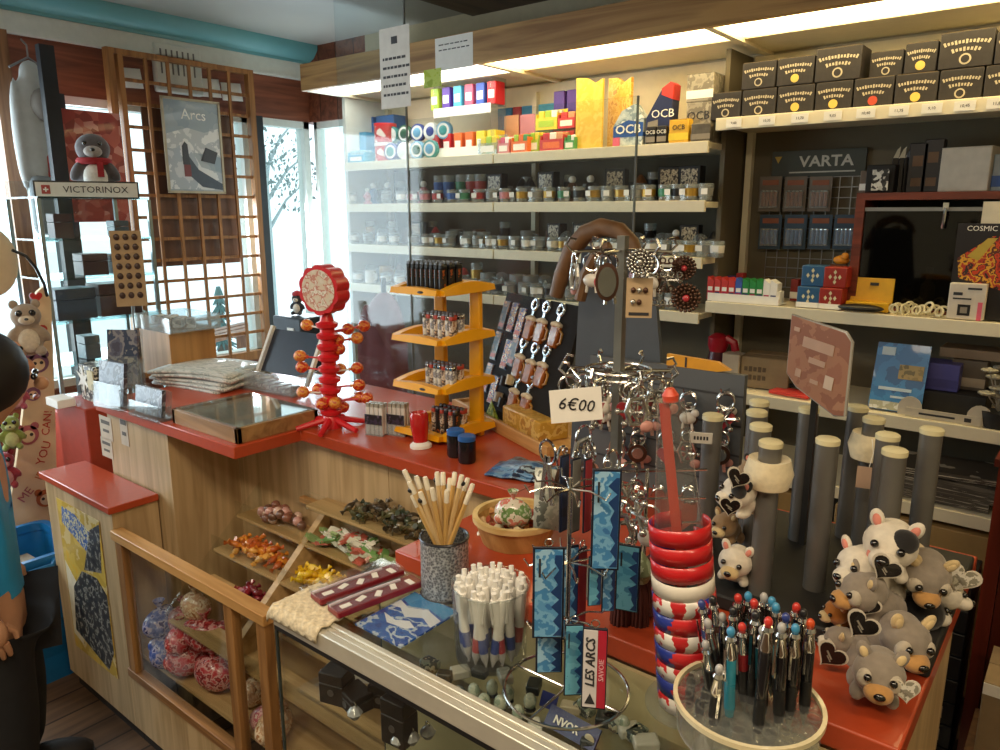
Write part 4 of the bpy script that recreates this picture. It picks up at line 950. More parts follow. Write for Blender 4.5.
# wire rack with two tiers of gum
rk = thing('gum_rack', 'two-tier clear gum rack with white price rails on the top shelf', 'rack', PK(462, SY + .06), 0)
w = 68 * k
m = MB()
for z in (.012, 43 * k): m.b2((-w/2, 0, z), (w/2, .11, z + .003))
for x in (-w/2, w/2): m.b2((x - .002, 0, 0), (x + .002, .11, 66 * k))
m.build('clear_body', ACRYL, rk)
for z in (.004, 36 * k): MB().b2((-w/2, -.003, z), (w/2, 0, z + 8 * k)).build('price_rail', PAPER, rk)
gum = [LIME, PURP, CY, PINK, mat('sweet_blue', '3c5cb4', 0.4), RED]
for r_ in range(2):
    for i in range(6):
        p = PK(434 + i * 11.2, SY + .075); mm = gum[i] if r_ == 0 else [RED, RED, ORNG, ORNG, SYEL, SYEL][i]
        t = thing('gum_packet', '%s gum packet from the left on the %s tier of the clear rack' % (nth(i), ['upper', 'lower'][r_]), 'packet', (p[0], p[1] + .01, T + (43 * k + .004 if r_ == 0 else .016)), 0, 'gum packets in the clear rack')
        MB().b2((-4.8*k, 0, 0), (4.8*k, .07, 19*k)).build('body', mm, t, bev=.003); MB().b2((-3.4*k, -.001, 5*k), (3.4*k, 0, 12*k)).build('print', PAPER, t)
p = ony(432, 78, FY - .004); o = MB().box((0, 0, 0), (24 * mpp(p), .001, 17 * mpp(p))).build('notice', printed('lime_note', ['b8cc34', 'c8d860', 'a0b830'], 20, 0.6, 'noise'), loc=(p.x, FY - .001, p.z)); tag(o, 'small lime green notice below the fascia board', 'notice')
# header-card boxes
bin_('yellow-green pack box right of the gum rack on the top shelf', 487, 24, 20, SY + .02, mat('hazy_acrylic', 'eef4f6'), [SYEL, LIME], n=6)
bin_('peach header sweet box on the top shelf', 500, 18, 20, SY + .10, PEACH, [PEACH, SYEL], header=PEACH, hh=20, n=4)
bin_('pink header sweet box on the top shelf', 516, 18, 20, SY + .10, PINK, [PINK, mat('sweet_rose', 'd88c90', 0.4)], header=mat('sweet_rose', 'd88c90', 0.4), hh=20, n=4)
bin_('pink sweet box in front of the pink header on the top shelf', 503, 14, 18, SY + .02, mat('sweet_rose', 'd88c90'), [PINK, PAPER], n=4)
bin_('orange sweet box with lime packs on the top shelf', 519, 20, 20, SY + .02, ORNG, [LIME, ORNG, SGRN], n=6)
bin_('lime green sweet box on the top shelf', 533, 13, 22, SY + .05, LIME, [LIME, SYEL], n=4)
bin_('red sweet box with white packs on the top shelf', 551, 28, 20, SY + .02, SRED, [SRED, PAPER, PEACH], n=6, pm=ORNG)
p = PK(546, SY + .1); k2 = mpp(p)
o = MB().b2((-.10, 0, 0), (.10, .10, 22 * k2)).build('display_step', ACRYL, loc=(p[0] + .03, p[1] + .01, T)); tag(o, 'clear step under the yellow and red sweet boxes', 'display step')
bin_('bright yellow sweet box on the raised row of the top shelf', 546, 26, 21, SY + .115, SYEL, [SYEL, LIME, PAPER], z=T + 22.4 * k2, n=6, pm=LIME)
bin_('red sweet box on the raised row of the top shelf', 566, 20, 18, SY + .115, SRED, [SRED, PEACH], z=T + 22.4 * k2, n=4)
for i, (px_, lb) in enumerate(((558, 'left'), (571, 'right'))):
    p = PK(px_, SY + .22); carton('sweet_carton', '%s purple sweet carton high at the back of the top shelf' % lb, 'carton', (p[0], p[1], T), (13*k2, .05, 62*k2), PURP, band=SRED, flap=False)
bin_('green sweet box beside the tall yellow bags on the top shelf', 569, 12, 16, SY + .02, SGRN, [SGRN, PAPER], n=4)
for i, (a_, b_, c_) in enumerate(((498, 512, '2a7ab0'), (513, 521, 'c03c3c'), (522, 536, '3f8ec0'), (537, 556, '58b4d8'))):
    x0, x1 = sx(a_, YB - .03, 2.08), sx(b_, YB - .03, 2.08); p = (x0, YB - .032, T)
    o = MB().b2((0, 0, 0), (x1 - x0 - .002, .02, .24)).build('sweet_card', mat('card_' + c_, c_, 0.5), loc=p, bev=.001); tag(o, '%s from the left of the blue and red cards standing at the back' % nth(i), 'card', 'cards at the back of the top shelf')
# tall yellow bags of rolling papers
def sbag(label, px0, px1, py0, h, y, pal, txt=None, tc=None, name='display_card', lean=0, rz=0, th=.012, kind='noise', sc_=20):
    x0, x1 = sx(px0, y, T), sx(px1, y, T); kk = mpp((x0, y, T)); w = x1 - x0
    t = thing(name, label, 'display card', ((x0 + x1) / 2, y, T + .0005), rz); hh = h * kk
    MB().prism([(-w/2, 0), (w/2, 0), (w/2, hh * .97), (w*.2, hh * .92), (-w*.1, hh), (-w/2, hh * 1.02)], th, M=Matrix.Rotation(-lean, 4, 'X')).build('sheet', printed('card_' + pal[0] + pal[-1], pal, sc_, 0.45, kind), t)
    if txt: text(txt, w * .26, tc, t, (0, -th/2 - .001 , hh * .34), FRONT, wide=1.1, bold=.001)
    return t
sbag('tall yellow printed display card left of the pointed one', 576, 602, 142, 66, SY + .05, ['e6be48', 'e8c452', 'e2b840', 'ecca60'])
m_ = sbag('tall orange-yellow pointed display card near the blue logo box', 604, 634, 138, 66, SY + .11, ['e4b44c', 'dca838', 'e8bc5a', 'c89030'], rz=-.35, sc_=34)
OCBB = mat('ocb_blue', '2050a0', 0.4)
p = PK(627, SY + .03); kk = mpp(p)
t = thing('paper_display', 'blue and white rolling paper display with white logo on the top shelf', 'display box', p)
MB().prism([(-17*kk, 0), (16*kk, 0), (17*kk, 26*kk), (6*kk, 40*kk), (-8*kk, 34*kk), (-17*kk, 20*kk)], .05, M=Matrix.Translation((0, .03, 0))).build('body', printed('foil_print', ['cdd4d8', 'b8c4cc', '8c9ca8', 'e4e8ea'], 24, 0.3, 'noise'), t)
MB().prism([(-17*kk, 9*kk), (16.5*kk, 9*kk), (16.5*kk, 22*kk), (0, 25*kk), (-17*kk, 19*kk)], .052, M=Matrix.Translation((0, .03, 0))).build('band', OCBB, t)
MB().b2((-17*kk, .002, 1*kk), (-9*kk, .0035, 9*kk)).build('pink_patch', PINK, t)
text('OCB', 12 * kk, PAPER, t, (0, .0025, 16 * kk), FRONT, wide=1.15, bold=.0006)
p = PK(659, SY + .03); kk = mpp(p)
t = thing('paper_display', 'dark blue and red rolling paper display with sloping top', 'display box', p)
MB().prism([(-16*kk, 0), (10*kk, 0), (12*kk, 50*kk), (9*kk, 58*kk), (0, 52*kk), (-16*kk, 26*kk)], .06, M=Matrix.Translation((0, .035, 0))).build('body', mat('display_navy', '232c54', 0.4), t)
MB().prism([(0, 47*kk), (12*kk, 42*kk), (12.5*kk, 56*kk), (9*kk, 58.5*kk), (0, 53*kk)], .0615, M=Matrix.Translation((0, .035, 0))).build('red_band', SRED, t)
MB().prism([(-15*kk, 13*kk), (-3*kk, 14*kk), (-3*kk, 24*kk), (-14*kk, 22*kk)], .062, M=Matrix.Translation((0, .035, 0))).build('grey_patch', mat('patch_grey', '8c8478', 0.5), t)
text('OCB', 11 * kk, PAPER, t, (2 * kk, .0035, 29 * kk), FRONT, wide=1.1)
for i, px_ in enumerate((650, 661)):
    p = PK(px_, SY + .008); o = carton('paper_packet', ['left', 'right'][i] + ' small black paper packet before the dark blue display', 'packet', p, (10*kk, .02, 17*kk), BLKMATT, band=mat('patch_grey', '8c8478'), flap=False, txt='OCB')
p = PK(678, SY + .01); kk = mpp(p); o = carton('paper_packet', 'yellow rolling paper box with dark lettering on the top shelf', 'packet', p, (21*kk, .05, 22*kk), mat('ocb_yellow', 'e0b030', 0.45), txt='OCB', tm=INK, band=SYEL)
SIL = printed('silver_box', ['8a8478', '9c9688', '7a7468', 'a8a294'], 20, 0.35, 'noise')
p = PK(697, SY + .045); carton('silver_carton', 'lower silver carton at the right end of the top shelf', 'carton', (p[0], p[1], T), (26*kk, .16, 38*kk), SIL, band=mat('silver_dark', '4c4640', 0.4), flap=True, txt='OCB', tm=INK)
carton('silver_carton', 'upper silver carton with a pale top at the right end', 'carton', (p[0], p[1], T + 38*kk + .002), (28*kk, .16, 26*kk), SIL, band=PAPER, flap=True)
p = PK(700, SY + .008); carton('silver_carton', 'small dark grey packet in front of the silver cartons', 'packet', p, (20*kk, .03, 17*kk), mat('dark_grey_pack', '5a544a', 0.4, var=.3), flap=False, band=mat('patch_grey', '8c8478'))

# ---- glasses, globes, mugs and boxes on the three lower shelves
TG = clear('tumbler_glass', 'e8eeec', 1.8, haze=.20)
decal = {'white': PAPER, 'gold': mat('decal_gold', 'b8923c', 0.3, .4), 'blue': mat('decal_blue', '3c64ac', 0.4), 'red': mat('decal_red', 'a83c3c', 0.4), 'green': mat('decal_green', '3c8460', 0.4), 'brown': mat('decal_brown', '6a4628', 0.5), 'grey': mat('decal_grey', '8c9090', 0.5), 'black': BLACK, 'pink': mat('decal_pink', 'c88490', 0.4)}
def g_shot(t, k, dm): 
    MB().lathe([(6*k, 0), (7*k, 15*k), (6.2*k, 15*k), (5.2*k, 2.5*k), (.2*k, 2.4*k)], 16).build('glass', TG, t); MB().lathe([(6.5*k, 4*k), (6.95*k, 11*k)], 16).build('print_band', dm, t)
def g_tall(t, k, dm):
    MB().lathe([(4.5*k, 0), (5.5*k, 24*k), (4.9*k, 24*k), (4*k, 2*k), (.2*k, 2*k)], 16).build('glass', TG, t); MB().lathe([(4.9*k, 5*k), (5.5*k, 18*k)], 16).build('print_band', dm, t)
def g_globe(t, k, dm):
    MB().lathe([(7*k, 0), (7.2*k, 2*k), (6*k, 6*k), (4.5*k, 6.5*k)], 18).build('base', dm, t); MB().ball((0, 0, 11*k), 6.4*k).build('globe', clear('globe_glass', 'd6e4ea', 2.0, haze=.15), t)
    MB().lathe([(4*k, 6.5*k), (3*k, 8*k), (.3*k, 13*k)], 8).build('mountain', PAPER, t)
def g_mug(t, k, dm):
    MB().lathe([(6.5*k, 0), (7*k, 1*k), (7*k, 16*k), (6.2*k, 16*k), (6*k, 2*k), (.2*k, 2*k)], 18).build('cup', dm, t); MB().tube([(6.5*k, 0, 13*k), (11*k, 0, 12*k), (11*k, 0, 5*k), (6.5*k, 0, 4*k)], 1.2*k, 6).build('handle', dm, t)
def g_box(t, k, dm):
    MB().b2((-8*k, 0, 0), (8*k, .05, 24*k)).build('body', BLKMATT, t, bev=.002); MB().b2((-6.2*k, -.001, 9*k), (6.2*k, 0, 22*k)).build('picture', printed('box_picture', ['2a2622', '8c7c64', 'c8b898', '4a3c30', '1e1c1c'], 60, 0.4, 'noise'), t); MB().b2((-6*k, -.001, 3*k), (6*k, 0, 5.5*k)).build('print', PAPER, t)
def g_fig(t, k, dm):
    MB().lathe([(5.5*k, 0), (5.5*k, 2*k), (3*k, 3*k), (4.5*k, 8*k), (3.4*k, 13*k), (1.4*k, 15*k)], 12).build('body', dm, t); MB().ball((0, 0, 17*k), 3*k).build('head', decal['white'], t); MB().tube([(-3*k, 0, 12*k), (-5*k, -2*k, 9*k), (-2*k, -3.5*k, 8*k)], 1.1*k, 6).tube([(3*k, 0, 12*k), (5*k, -2*k, 9*k), (2*k, -3.5*k, 8*k)], 1.1*k, 6).build('arms', dm, t)
def g_lant(t, k, dm):
    MB().lathe([(5*k, 0), (5*k, 3*k)], 12).build('base', BLACK, t); MB().lathe([(4.2*k, 3*k), (4.6*k, 13*k)], 12).build('glass', TG, t); MB().lathe([(5*k, 13*k), (2*k, 18*k), (1*k, 19*k)], 12).build('cap', dm, t); MB().lathe([(1.6*k, 3*k), (1.6*k, 9*k)], 8).build('candle', decal['red'], t)
G = {'s': ('shot_glass', 'shot glass', g_shot), 't': ('tumbler', 'tall tumbler', g_tall), 'g': ('snow_globe', 'snow globe', g_globe), 'm': ('mug', 'mug', g_mug), 'b': ('boxed_glass', 'boxed glass', g_box), 'f': ('figurine', 'figurine', g_fig), 'l': ('lantern', 'small lantern', g_lant)}
cols_ = {'w': 'white', 'o': 'gold', 'b': 'blue', 'r': 'red', 'g': 'green', 'n': 'brown', 'y': 'grey', 'k': 'black', 'p': 'pink'}
proto_g = {}
def row(z, shelf_name, rowname, y, items, up=0.0, sc=1.0):
    cnt = {}
    for px_, spec in items:
        kd, cl = spec[0], cols_[spec[1]]; nm, words, fn = G[kd]
        cnt[(kd, cl)] = cnt.get((kd, cl), 0) + 1
        p = (sx(px_, y, z + .0045 + up), y, z + .005 + up); k = .0050 * sc
        lb = '%s %s, %s from the left in the %s of the %s shelf' % (cl, words, nth(cnt[(kd, cl)] - 1), rowname, shelf_name)
        grp = '%ss on the %s shelf' % (words, shelf_name)
        key = (kd, cl, round(sc, 2))
        if key not in proto_g:
            t = thing(nm, lb, words.split()[-1], p, rnd.uniform(-.25, .25), grp); fn(t, k, decal[cl]); proto_g[key] = t
        else: dup(proto_g[key], p, rnd.uniform(-.25, .25), lb, grp)
def tags(z, shelf_name, px0, px1, n, y):
    for i in range(n):
        px_ = px0 + (px1 - px0) * i / (n - 1) + rnd.uniform(-3, 3)
        p = (sx(px_, y, z), y, z + .0045)
        t = thing('price_tag', '%s small white price tag from the left on the %s shelf' % (nth(i), shelf_name), 'price tag', p, rnd.uniform(-.2, .2), 'price tags on the glass shelves')
        MB().b2((-.013, -.001, .022), (.013, 0, .044)).build('card', PAPER, t); MB().b2((-.009, 0, 0), (.009, .012, .022)).build('clip', clear('hazy_acrylic', 'eef4f6'), t)
def mix(px0, px1, step, pat):
    o, x, i = [], px0, 0
    while x <= px1: o.append((x + rnd.uniform(-1.5, 1.5), pat[i % len(pat)])); x += step; i += 1
    return o
yF, yM, yB_ = SY + .05, SY + .14, SY + .24
row(ZB, 'second', 'front row', yF, mix(352, 405, 17, ['sw', 'fp', 'sy']) + mix(412, 508, 13.5, ['sp', 'sp', 'sr', 'sb', 'sg', 'sr', 'sy']) + mix(522, 712, 14.2, ['so', 'sy', 'so', 'sg', 'sk', 'so', 'sy']), sc=.82)
row(ZB, 'second', 'middle row', yM, mix(357, 400, 16, ['fn', 'fb', 'fy']) + [(424, 'fp'), (440, 'tb'), (449, 'tb'), (462, 'tg'), (472, 'tr'), (481, 'tr'), (494, 'bk'), (545, 'bk'), (614, 'bk'), (668, 'bk'), (688, 'bk'), (522, 'lk'), (530, 'lk'), (572, 'fn'), (590, 'fk'), (640, 'ln')], sc=1.12)
row(ZB, 'second', 'back row', yB_, mix(360, 700, 21, ['tn', 'mk', 'tk', 'my']), sc=1.0)
row(ZC, 'third', 'front row', yF, mix(355, 406, 13, ['sw', 'sy', 'sw']) + mix(414, 728, 12.6, ['sy', 'sw', 'so', 'sy', 'sw']), sc=.80)
row(ZC, 'third', 'middle row', yM, mix(358, 400, 12, ['ty', 'to', 'gw', 'ty']) + [(416, 'bk'), (436, 'lr'), (452, 'sk'), (470, 'sy'), (484, 'so')] + mix(552, 592, 13, ['bk', 'gy', 'bk']) + mix(636, 720, 13, ['gw', 'lk', 'gy', 'fn', 'bk']), sc=.98)
row(ZC, 'third', 'back row', yB_, mix(360, 700, 24, ['tk', 'my', 'mn']), sc=1.0)
row(ZD, 'fourth', 'front row', yF, mix(357, 404, 14, ['sw', 'mw', 'sw']) + mix(472, 560, 13, ['sy', 'sw', 'sk', 'sy']) + mix(572, 690, 14, ['sy', 'sw']), sc=.85)
row(ZD, 'fourth', 'middle row', yM, mix(360, 402, 13, ['mo', 'my', 'mo', 'ln']) + mix(412, 480, 13, ['to', 'lr', 'my', 'gw', 'lr']) + mix(488, 556, 14, ['my', 'gy', 'my']), sc=1.1)
tags(ZB, 'second', 398, 702, 17, SY + .018); tags(ZC, 'third', 412, 716, 19, SY + .018); tags(ZD, 'fourth', 475, 556, 6, SY + .018)
bl = [(ony(402, 250, SY + .05), 0)]

# papers pinned on the fascia and the counter screen
def notice(label, px0, py0, px1, py1, y, lines=4, head=False, m_=PAPER, off=.0006):
    a, b = ony(px0, py0, y), ony(px1, py1, y); w, h = abs(b.x - a.x), abs(a.z - b.z)
    t = thing('notice', label, 'notice', ((a.x + b.x) / 2, y, (a.z + b.z) / 2), 0)
    MB().box((0, 0, 0), (w, off, h)).build('sheet', m_, t); k = MB()
    for i in range(lines):
        u = random.Random(i + int(px0)); x = -w * .40
        while x < w * .38:
            l_ = w * u.uniform(.05, .13); k.box((x + l_ / 2, -off, h * (.28 if not head else .12) - i * h * .16 * (1 if lines < 4 else .7)), (l_, .0006, h * .032)); x += l_ + w * .03
    if head: k.box((0, -off, h * .34), (w * .2, .0006, h * .09))
    k.build('print', INK, t)
    return t
a = ony(435, 57, FY); o = notice('white paper notice with two lines pinned on the fascia board', 435, 39, 473, 66, FY - .0006, 2)

# ---- right unit, middle shelf
V = ZR2 + .0045
def PR(px_, y, z=V): return (sx(px_, y, z), y, z)
yw = YB - .03
a, b = ony(774, 146, yw), ony(865, 176, yw)
vs_ = thing('battery_sign', 'dark battery brand sign with grey capital letters on the back panel', 'sign', ((a.x + b.x) / 2, yw, (a.z + b.z) / 2 - .01))
w, h = b.x - a.x, (a.z - b.z) * .80
MB().box((0, 0, 0), (w, .012, h)).build('panel', mat('sign_green_black', '24302c', 0.4), vs_)
text('VARTA', h * .56, mat('sign_grey', 'b8bab4', 0.4), vs_, (w * .09, -.0068, h * .06), FRONT, wide=1.12, bold=.0012)
MB().prism([(-w*.47, h*.30), (-w*.39, h*.30), (-w*.43, h*.04)], .002, M=Matrix.Translation((0, -.007, 0))).build('triangle', mat('sign_gold', 'b89c34', 0.4), vs_)
MB().box((w*.05, -.0065, -h*.32), (w*.70, .001, h*.05)).build('underline', mat('sign_grey', 'b8bab4'), vs_)
pg = thing('battery_rack', 'wire rack panel of hanging batteries under the battery sign', 'rack', ((a.x + b.x) / 2, yw + .004, 0))
m = MB()
for i in range(9): x = -w/2 + w * i / 8; m.b2((x - .0015, -.003, 1.36), (x + .0015, 0, 1.78))
for i in range(12): z = 1.36 + .038 * i; m.b2((-w/2, -.005, z - .0015), (w/2, -.002, z + .0015))
m.build('grid', GREY, pg)
BRZ = mat('battery_bronze', '8a4a2c', 0.4)
for r_ in range(2):
    for i in range(4 if r_ else 3):
        q = ony(770 + i * 25, 194 if r_ == 0 else 232, yw - .03); kk = mpp(q)
        t = thing('battery_pack', '%s hanging battery pack from the left in the %s row' % (nth(i), ['upper', 'lower'][r_]), 'battery pack', (q.x, q.y, q.z), 0, 'battery packs on the wire rack')
        MB().box((0, 0, 0), (22*kk, .002, 34*kk)).build('card', mat('battery_card', '6c6258', 0.5) if r_ == 0 else mat('battery_card_blue', '2c4458', 0.5), t, bev=.0005)
        MB().box((0, -.008, -5*kk), (17*kk, .012, 17*kk)).build('blister', clear('hazy_acrylic', 'eef4f6'), t)
        c = MB()
        for j in range(4): c.lathe([(1.8*kk, -12*kk), (1.8*kk, 2*kk)], 8, 0, c=(-6*kk + 4*kk*j, -.006, 0)); c.lathe([(1.8*kk, 2*kk), (1.8*kk, 3.2*kk), (.8*kk, 3.4*kk)], 8, 1, c=(-6*kk + 4*kk*j, -.006, 0))
        c.build('cells', [BRZ if r_ == 0 else mat('battery_blue', '3c6c9c', 0.4), CHROME], t)
        MB().box((0, -.002, 11*kk), (16*kk, .001, 5*kk)).build('header', BRZ, t)
# framed dark cabinet
yc_ = SY + .10
a, b = ony(857, 193, yc_), ony(1035, 312, yc_)
REDF = wood('reddish_frame_wood', '7a3420', '54200f', 0, 8, 0.4)
dc = thing('glazed_cabinet', 'dark glazed cabinet with red-brown wooden frame on the middle shelf', 'cabinet', (a.x, yc_, V)); W = b.x - a.x; H = a.z - V
MB().b2((0, 0, H - .024), (W, .2, H)).build('top', REDF, dc); MB().b2((0, 0, 0), (.028, .2, H - .024)).build('side', REDF, dc); MB().b2((W - .028, 0, 0), (W, .2, H - .024)).build('side', REDF, dc)
MB().b2((.028, .19, 0), (W - .028, .2, H - .024)).build('back', mat('cabinet_dark', '171210', 0.6), dc); MB().b2((.028, 0, 0), (W - .028, .2, .012)).build('base', REDF, dc)
MB().b2((.028, .012, .012), (W - .028, .016, H - .060)).build('glass_door', clear('cabinet_door_glass', '9a948c', 1.6), dc); MB().b2((.028, .008, H - .060), (W - .028, .02, H - .048)).build('door_rail', GREY, dc)
lk = MB().box((.27, -.004, H - .045), (.016, .012, .022)).build('lock', CHROME, dc); MB().tube([(.27, -.012, H - .05), (.27, -.016, H - .075), (.268, -.013, H - .115)], .005, 6).build('key', CHROME, lk)
for i, (px_, h, c_) in enumerate(((890, .10, '4c5a4c'), (905, .06, '6a3424'), (925, .12, '8c7a34'), (880, .05, '54453a'))):
    p = PR(px_, yc_ + .09); t = thing('bottle', '%s dim object from the left behind the cabinet glass' % nth(i), 'bottle', (p[0], p[1], V + .0125), 0, 'bottles in the dark cabinet')
    MB().lathe([(.022, 0), (.022, h * .6), (.009, h * .75), (.009, h)], 12).build('body', mat('dim_' + c_, c_, 0.4), t); MB().lathe([(.011, h), (.011, h + .012)], 10).build('cap', BLACK, t)
# things on the cabinet
zt_ = V + H + .0005
def PC(px_): return (sx(px_, yc_ + .05, zt_), yc_ + .05, zt_)
p = PC(880); kk = mpp(p); carton('boxed_lighter', 'black box with a white patterned label on the glazed cabinet', 'box', (p[0], p[1] - .02, zt_), (26*kk, .06, 27*kk), BLKMATT, flap=False)
MB().b2((-6*kk, -.0215, 2*kk), (9*kk, -.020, 22*kk)).build('label', printed('qr_like', ['e0e0d8', '20201e', 'c8c8c0', '343230'], 90, 0.5), bpy.data.objects[[o_.name for o_ in COL.objects if o_.get('label', '').startswith('black box with a white patterned')][0]])
for i in range(3):
    p = PC(889 + i * 6); t = thing('chrome_lighter', '%s chrome-topped lighter from the left standing behind the patterned box' % nth(i), 'lighter', (p[0], p[1] + .05, zt_), .4, 'chrome-topped lighters')
    MB().b2((-2.6*kk, 0, 0), (2.6*kk, .012, 34*kk)).build('body', BLACK, t, bev=.002); MB().prism([(-2.6*kk, 34*kk), (2.6*kk, 34*kk), (3.4*kk, 45*kk), (0.5*kk, 42*kk)], .012, M=Matrix.Translation((0, .006, 0))).build('hood', CHROME, t)
for i, (px_, h) in enumerate(((913, 47), (928, 50))):
    p = PC(px_); t = thing('bottle_box', ['left', 'right'][i] + ' tall dark bottle box with a brown label on the glazed cabinet', 'box', (p[0], p[1] + .03, zt_))
    MB().b2((-9*kk, 0, 0), (8*kk, .05, h*kk)).build('body', mat('night_box', '1a1a22', 0.35), t, bev=.003); MB().b2((-5*kk, -.001, (h - 22)*kk), (4*kk, 0, (h - 12)*kk)).b2((-5*kk, -.001, 6*kk), (4*kk, 0, 14*kk)).build('label', mat('label_brown', '6c5038', 0.5), t)
p = PC(866); o = carton('card_box', 'small grey box at the left end of the glazed cabinet top', 'box', p, (14*kk, .05, 22*kk), mat('grey_brown_box', '6a5c50', 0.6), flap=False, band=PAPER)
p = PC(962); o = carton('white_box', 'plain white box standing on the glazed cabinet', 'box', (p[0], p[1] - .01, zt_), (42*kk, .09, 40*kk), mat('white_box_card', 'c9c2b4', 0.6), rz=-.15, flap=True)
p = PC(995); carton('blue_box', 'pale blue box right of the plain white box', 'box', (p[0] + .02, p[1], zt_), (20*kk, .06, 33*kk), mat('pale_blue_box', '98aabc', 0.5), flap=False, band=BLUE)
# lighter tray: white card tray of coloured lighter packs
kk = mpp(PR(740, SY + .03))
lt_ = thing('lighter_tray', 'low white tray of red, blue and green lighter packs on the middle shelf', 'tray', PR(742, SY + .02))
MB().b2((-36*kk, -.004, 0), (36*kk, 0, 8*kk)).b2((-36*kk, 0, 0), (36*kk, .09, .003)).build('tray', PAPER, lt_)
for i in range(10):
    px_ = 709 + i * 7.0; c_ = [SRED, SRED, SRED, SRED, mat('sweet_blue', '3c5cb4'), mat('leaf_green', '2c8c44', 0.4), mat('leaf_green', '2c8c44', 0.4), mat('leaf_green', '2c8c44', 0.4), PAPER, PAPER][i]; p = PR(px_, SY + .03)
    t = thing('lighter_pack', '%s upright lighter pack from the left in the white tray' % nth(i), 'pack', (p[0], p[1], V + .0035), 0, 'lighter packs in the white tray')
    MB().prism([(-3.3*kk, 0), (3.3*kk, 0), (3.3*kk, 19*kk), (-3.3*kk, 23*kk)], .05, M=Matrix.Translation((0, .03, 0))).build('body', c_, t); MB().b2((-2.4*kk, .004, 9*kk), (2.4*kk, .0047, 13*kk)).build('white_wedge', PAPER, t)
    MB().b2((-2.6*kk, .004, 2*kk), (2.6*kk, .0047, 8*kk)).build('base_print', [mat('berry', 'b02c58', 0.4), mat('leaf_navy', '34306c', 0.4)][i % 2], t)
# four dice-like boxes
for i in range(4):
    c_, r_ = i % 2, i // 2; px_ = (807, 829)[c_] + (3 if r_ else 0); p = PR(px_, SY + .03 + .01 * r_); kk = mpp(p); hh = 19 * kk
    t = thing('dice_box', ['lower left blue', 'lower right red', 'upper left blue', 'upper right red'][i] + ' box with white diamond dots on the middle shelf', 'box', (p[0], p[1], V + r_ * (hh * 1.08 + .0008) + .0006), 0, 'dotted boxes')
    MB().b2((-11*kk, 0, 0), (11*kk, .07, hh * 1.08)).build('body', mat('dice_blue', '2c5c88', 0.4) if c_ == 0 else mat('dice_red', '98281e', 0.4), t, bev=.004)
    m = MB()
    for x, z in ((0, .78), (0, .30), (-.5, .54), (.5, .54), (.05, .52)): m.prism([(-1.6*kk, 0), (0, -2.4*kk), (1.6*kk, 0), (0, 2.4*kk)], .001, M=Matrix.Translation((x * 9 * kk, -.001, z * hh * 1.05)))
    m.build('dots', mat('dot_cream', 'd8d4b0', 0.5), t)
    if r_ == 0: MB().b2((-11*kk, -.002, -.0004), (11*kk, .0, 5*kk)).build('strip', PAPER, t)
# yellow flip box with black pouch, orange piece, white post
p = PR(866, SY + .05); kk = mpp(p)
yb = thing('yellow_case', 'open yellow box behind a black pouch on the middle shelf', 'box', p)
MB().b2((-20*kk, 0, 0), (20*kk, .05, 9*kk)).build('base', mat('case_yellow', 'd8a818', 0.4), yb, bev=.003); MB().box((0, .056, 20*kk), (40*kk, .006, 24*kk), rot=(-.12, 0, 0)).build('lid', mat('case_yellow', 'd8a818'), yb, bev=.003); MB().box((2*kk, .051, 26*kk), (8*kk, .002, 3*kk), rot=(-.12, 0, 0)).build('print', INK, yb)
o = soft(MB().ball((0, 0, .014), (22*kk, .03, .014)).ball((0, 0, .012), (19*kk, .032, .012)), 'black_pouch', mat('black_leather', '181614', 0.4, bump=.2), None, .004); o.location = PR(860, SY + .012); tag(o, 'black leather pouch lying in front of the yellow box', 'pouch')
p = PR(846, SY + .11); o = MB().b2((-.012, 0, 0), (.004, .05, 42*kk)).build('white_card', PAPER, loc=p); tag(o, 'narrow white card standing left of the yellow box', 'card')
p = PR(835, SY + .14); t = thing('orange_toy', 'small orange toy figure behind the dotted boxes', 'toy', (p[0], p[1], V)); MB().b2((-8*kk, -.01, 0), (8*kk, .01, 44*kk)).build('box', mat('toy_box_dark', '5a3a24', 0.5), t)
MB().ball((2*kk, 0, 48*kk), (8*kk, .015, 5*kk)).ball((6*kk, -.01, 52*kk), (4*kk, .01, 4*kk)).build('body', mat('toy_orange', 'd08820', 0.5), t)
# tangle of white rings
for i in range(14):
    p = PR(893 + i * 3.8, SY + .025 + .012 * (i % 3)); o = MB().ring((0, 0, 0), .013 + .004 * (i % 2), .0035, 16, 6, ax='y').build('white_ring', mat('ivory_ring', 'd8d0ae', 0.4), loc=(p[0], p[1], V + .018 + (.012 if i % 5 == 4 else 0)), rz=rnd.uniform(-1, 1)); o.rotation_euler.x = rnd.uniform(-.5, .5)
    tag(o, '%s ivory ring from the left in the row before the cabinet' % nth(i), 'ring', 'ivory rings on the shelf')
# magazine with a red dragon-like print, white gadget box, stack of papers
p = PR(982, SY + .06); kk = mpp(p)
mg = thing('magazine', 'upright comic magazine with red and orange cover at the right end of the shelf', 'magazine', p)
MB().b2((-31*kk, 0, 0), (40*kk, .012, 94*kk)).build('cover', mat('cover_black', '1c1a20', 0.35), mg)
MB().prism([(-25*kk, 40*kk), (40*kk, 22*kk), (40*kk, 82*kk), (0, 82*kk), (-28*kk, 60*kk)], .0012, M=Matrix.Translation((0, -.0006, 0))).build('cover_art', printed('comic_art', ['1f1c20', '9c2c1c', 'c8401e', '5a2a22', 'd8a030', 'b03424', '2a2426', '8c4a38'], 26, 0.35, 'noise'), mg)
MB().prism([(-20*kk, 62*kk), (-4*kk, 80*kk), (4*kk, 80*kk), (-10*kk, 58*kk)], .0012, M=Matrix.Translation((0, -.0014, 0))).build('yellow_flash', mat('flash_yellow', 'b8a040', 0.4), mg)
text('COSMIC', 7 * kk, PAPER, mg, (-10 * kk, -.001, 89 * kk), FRONT)
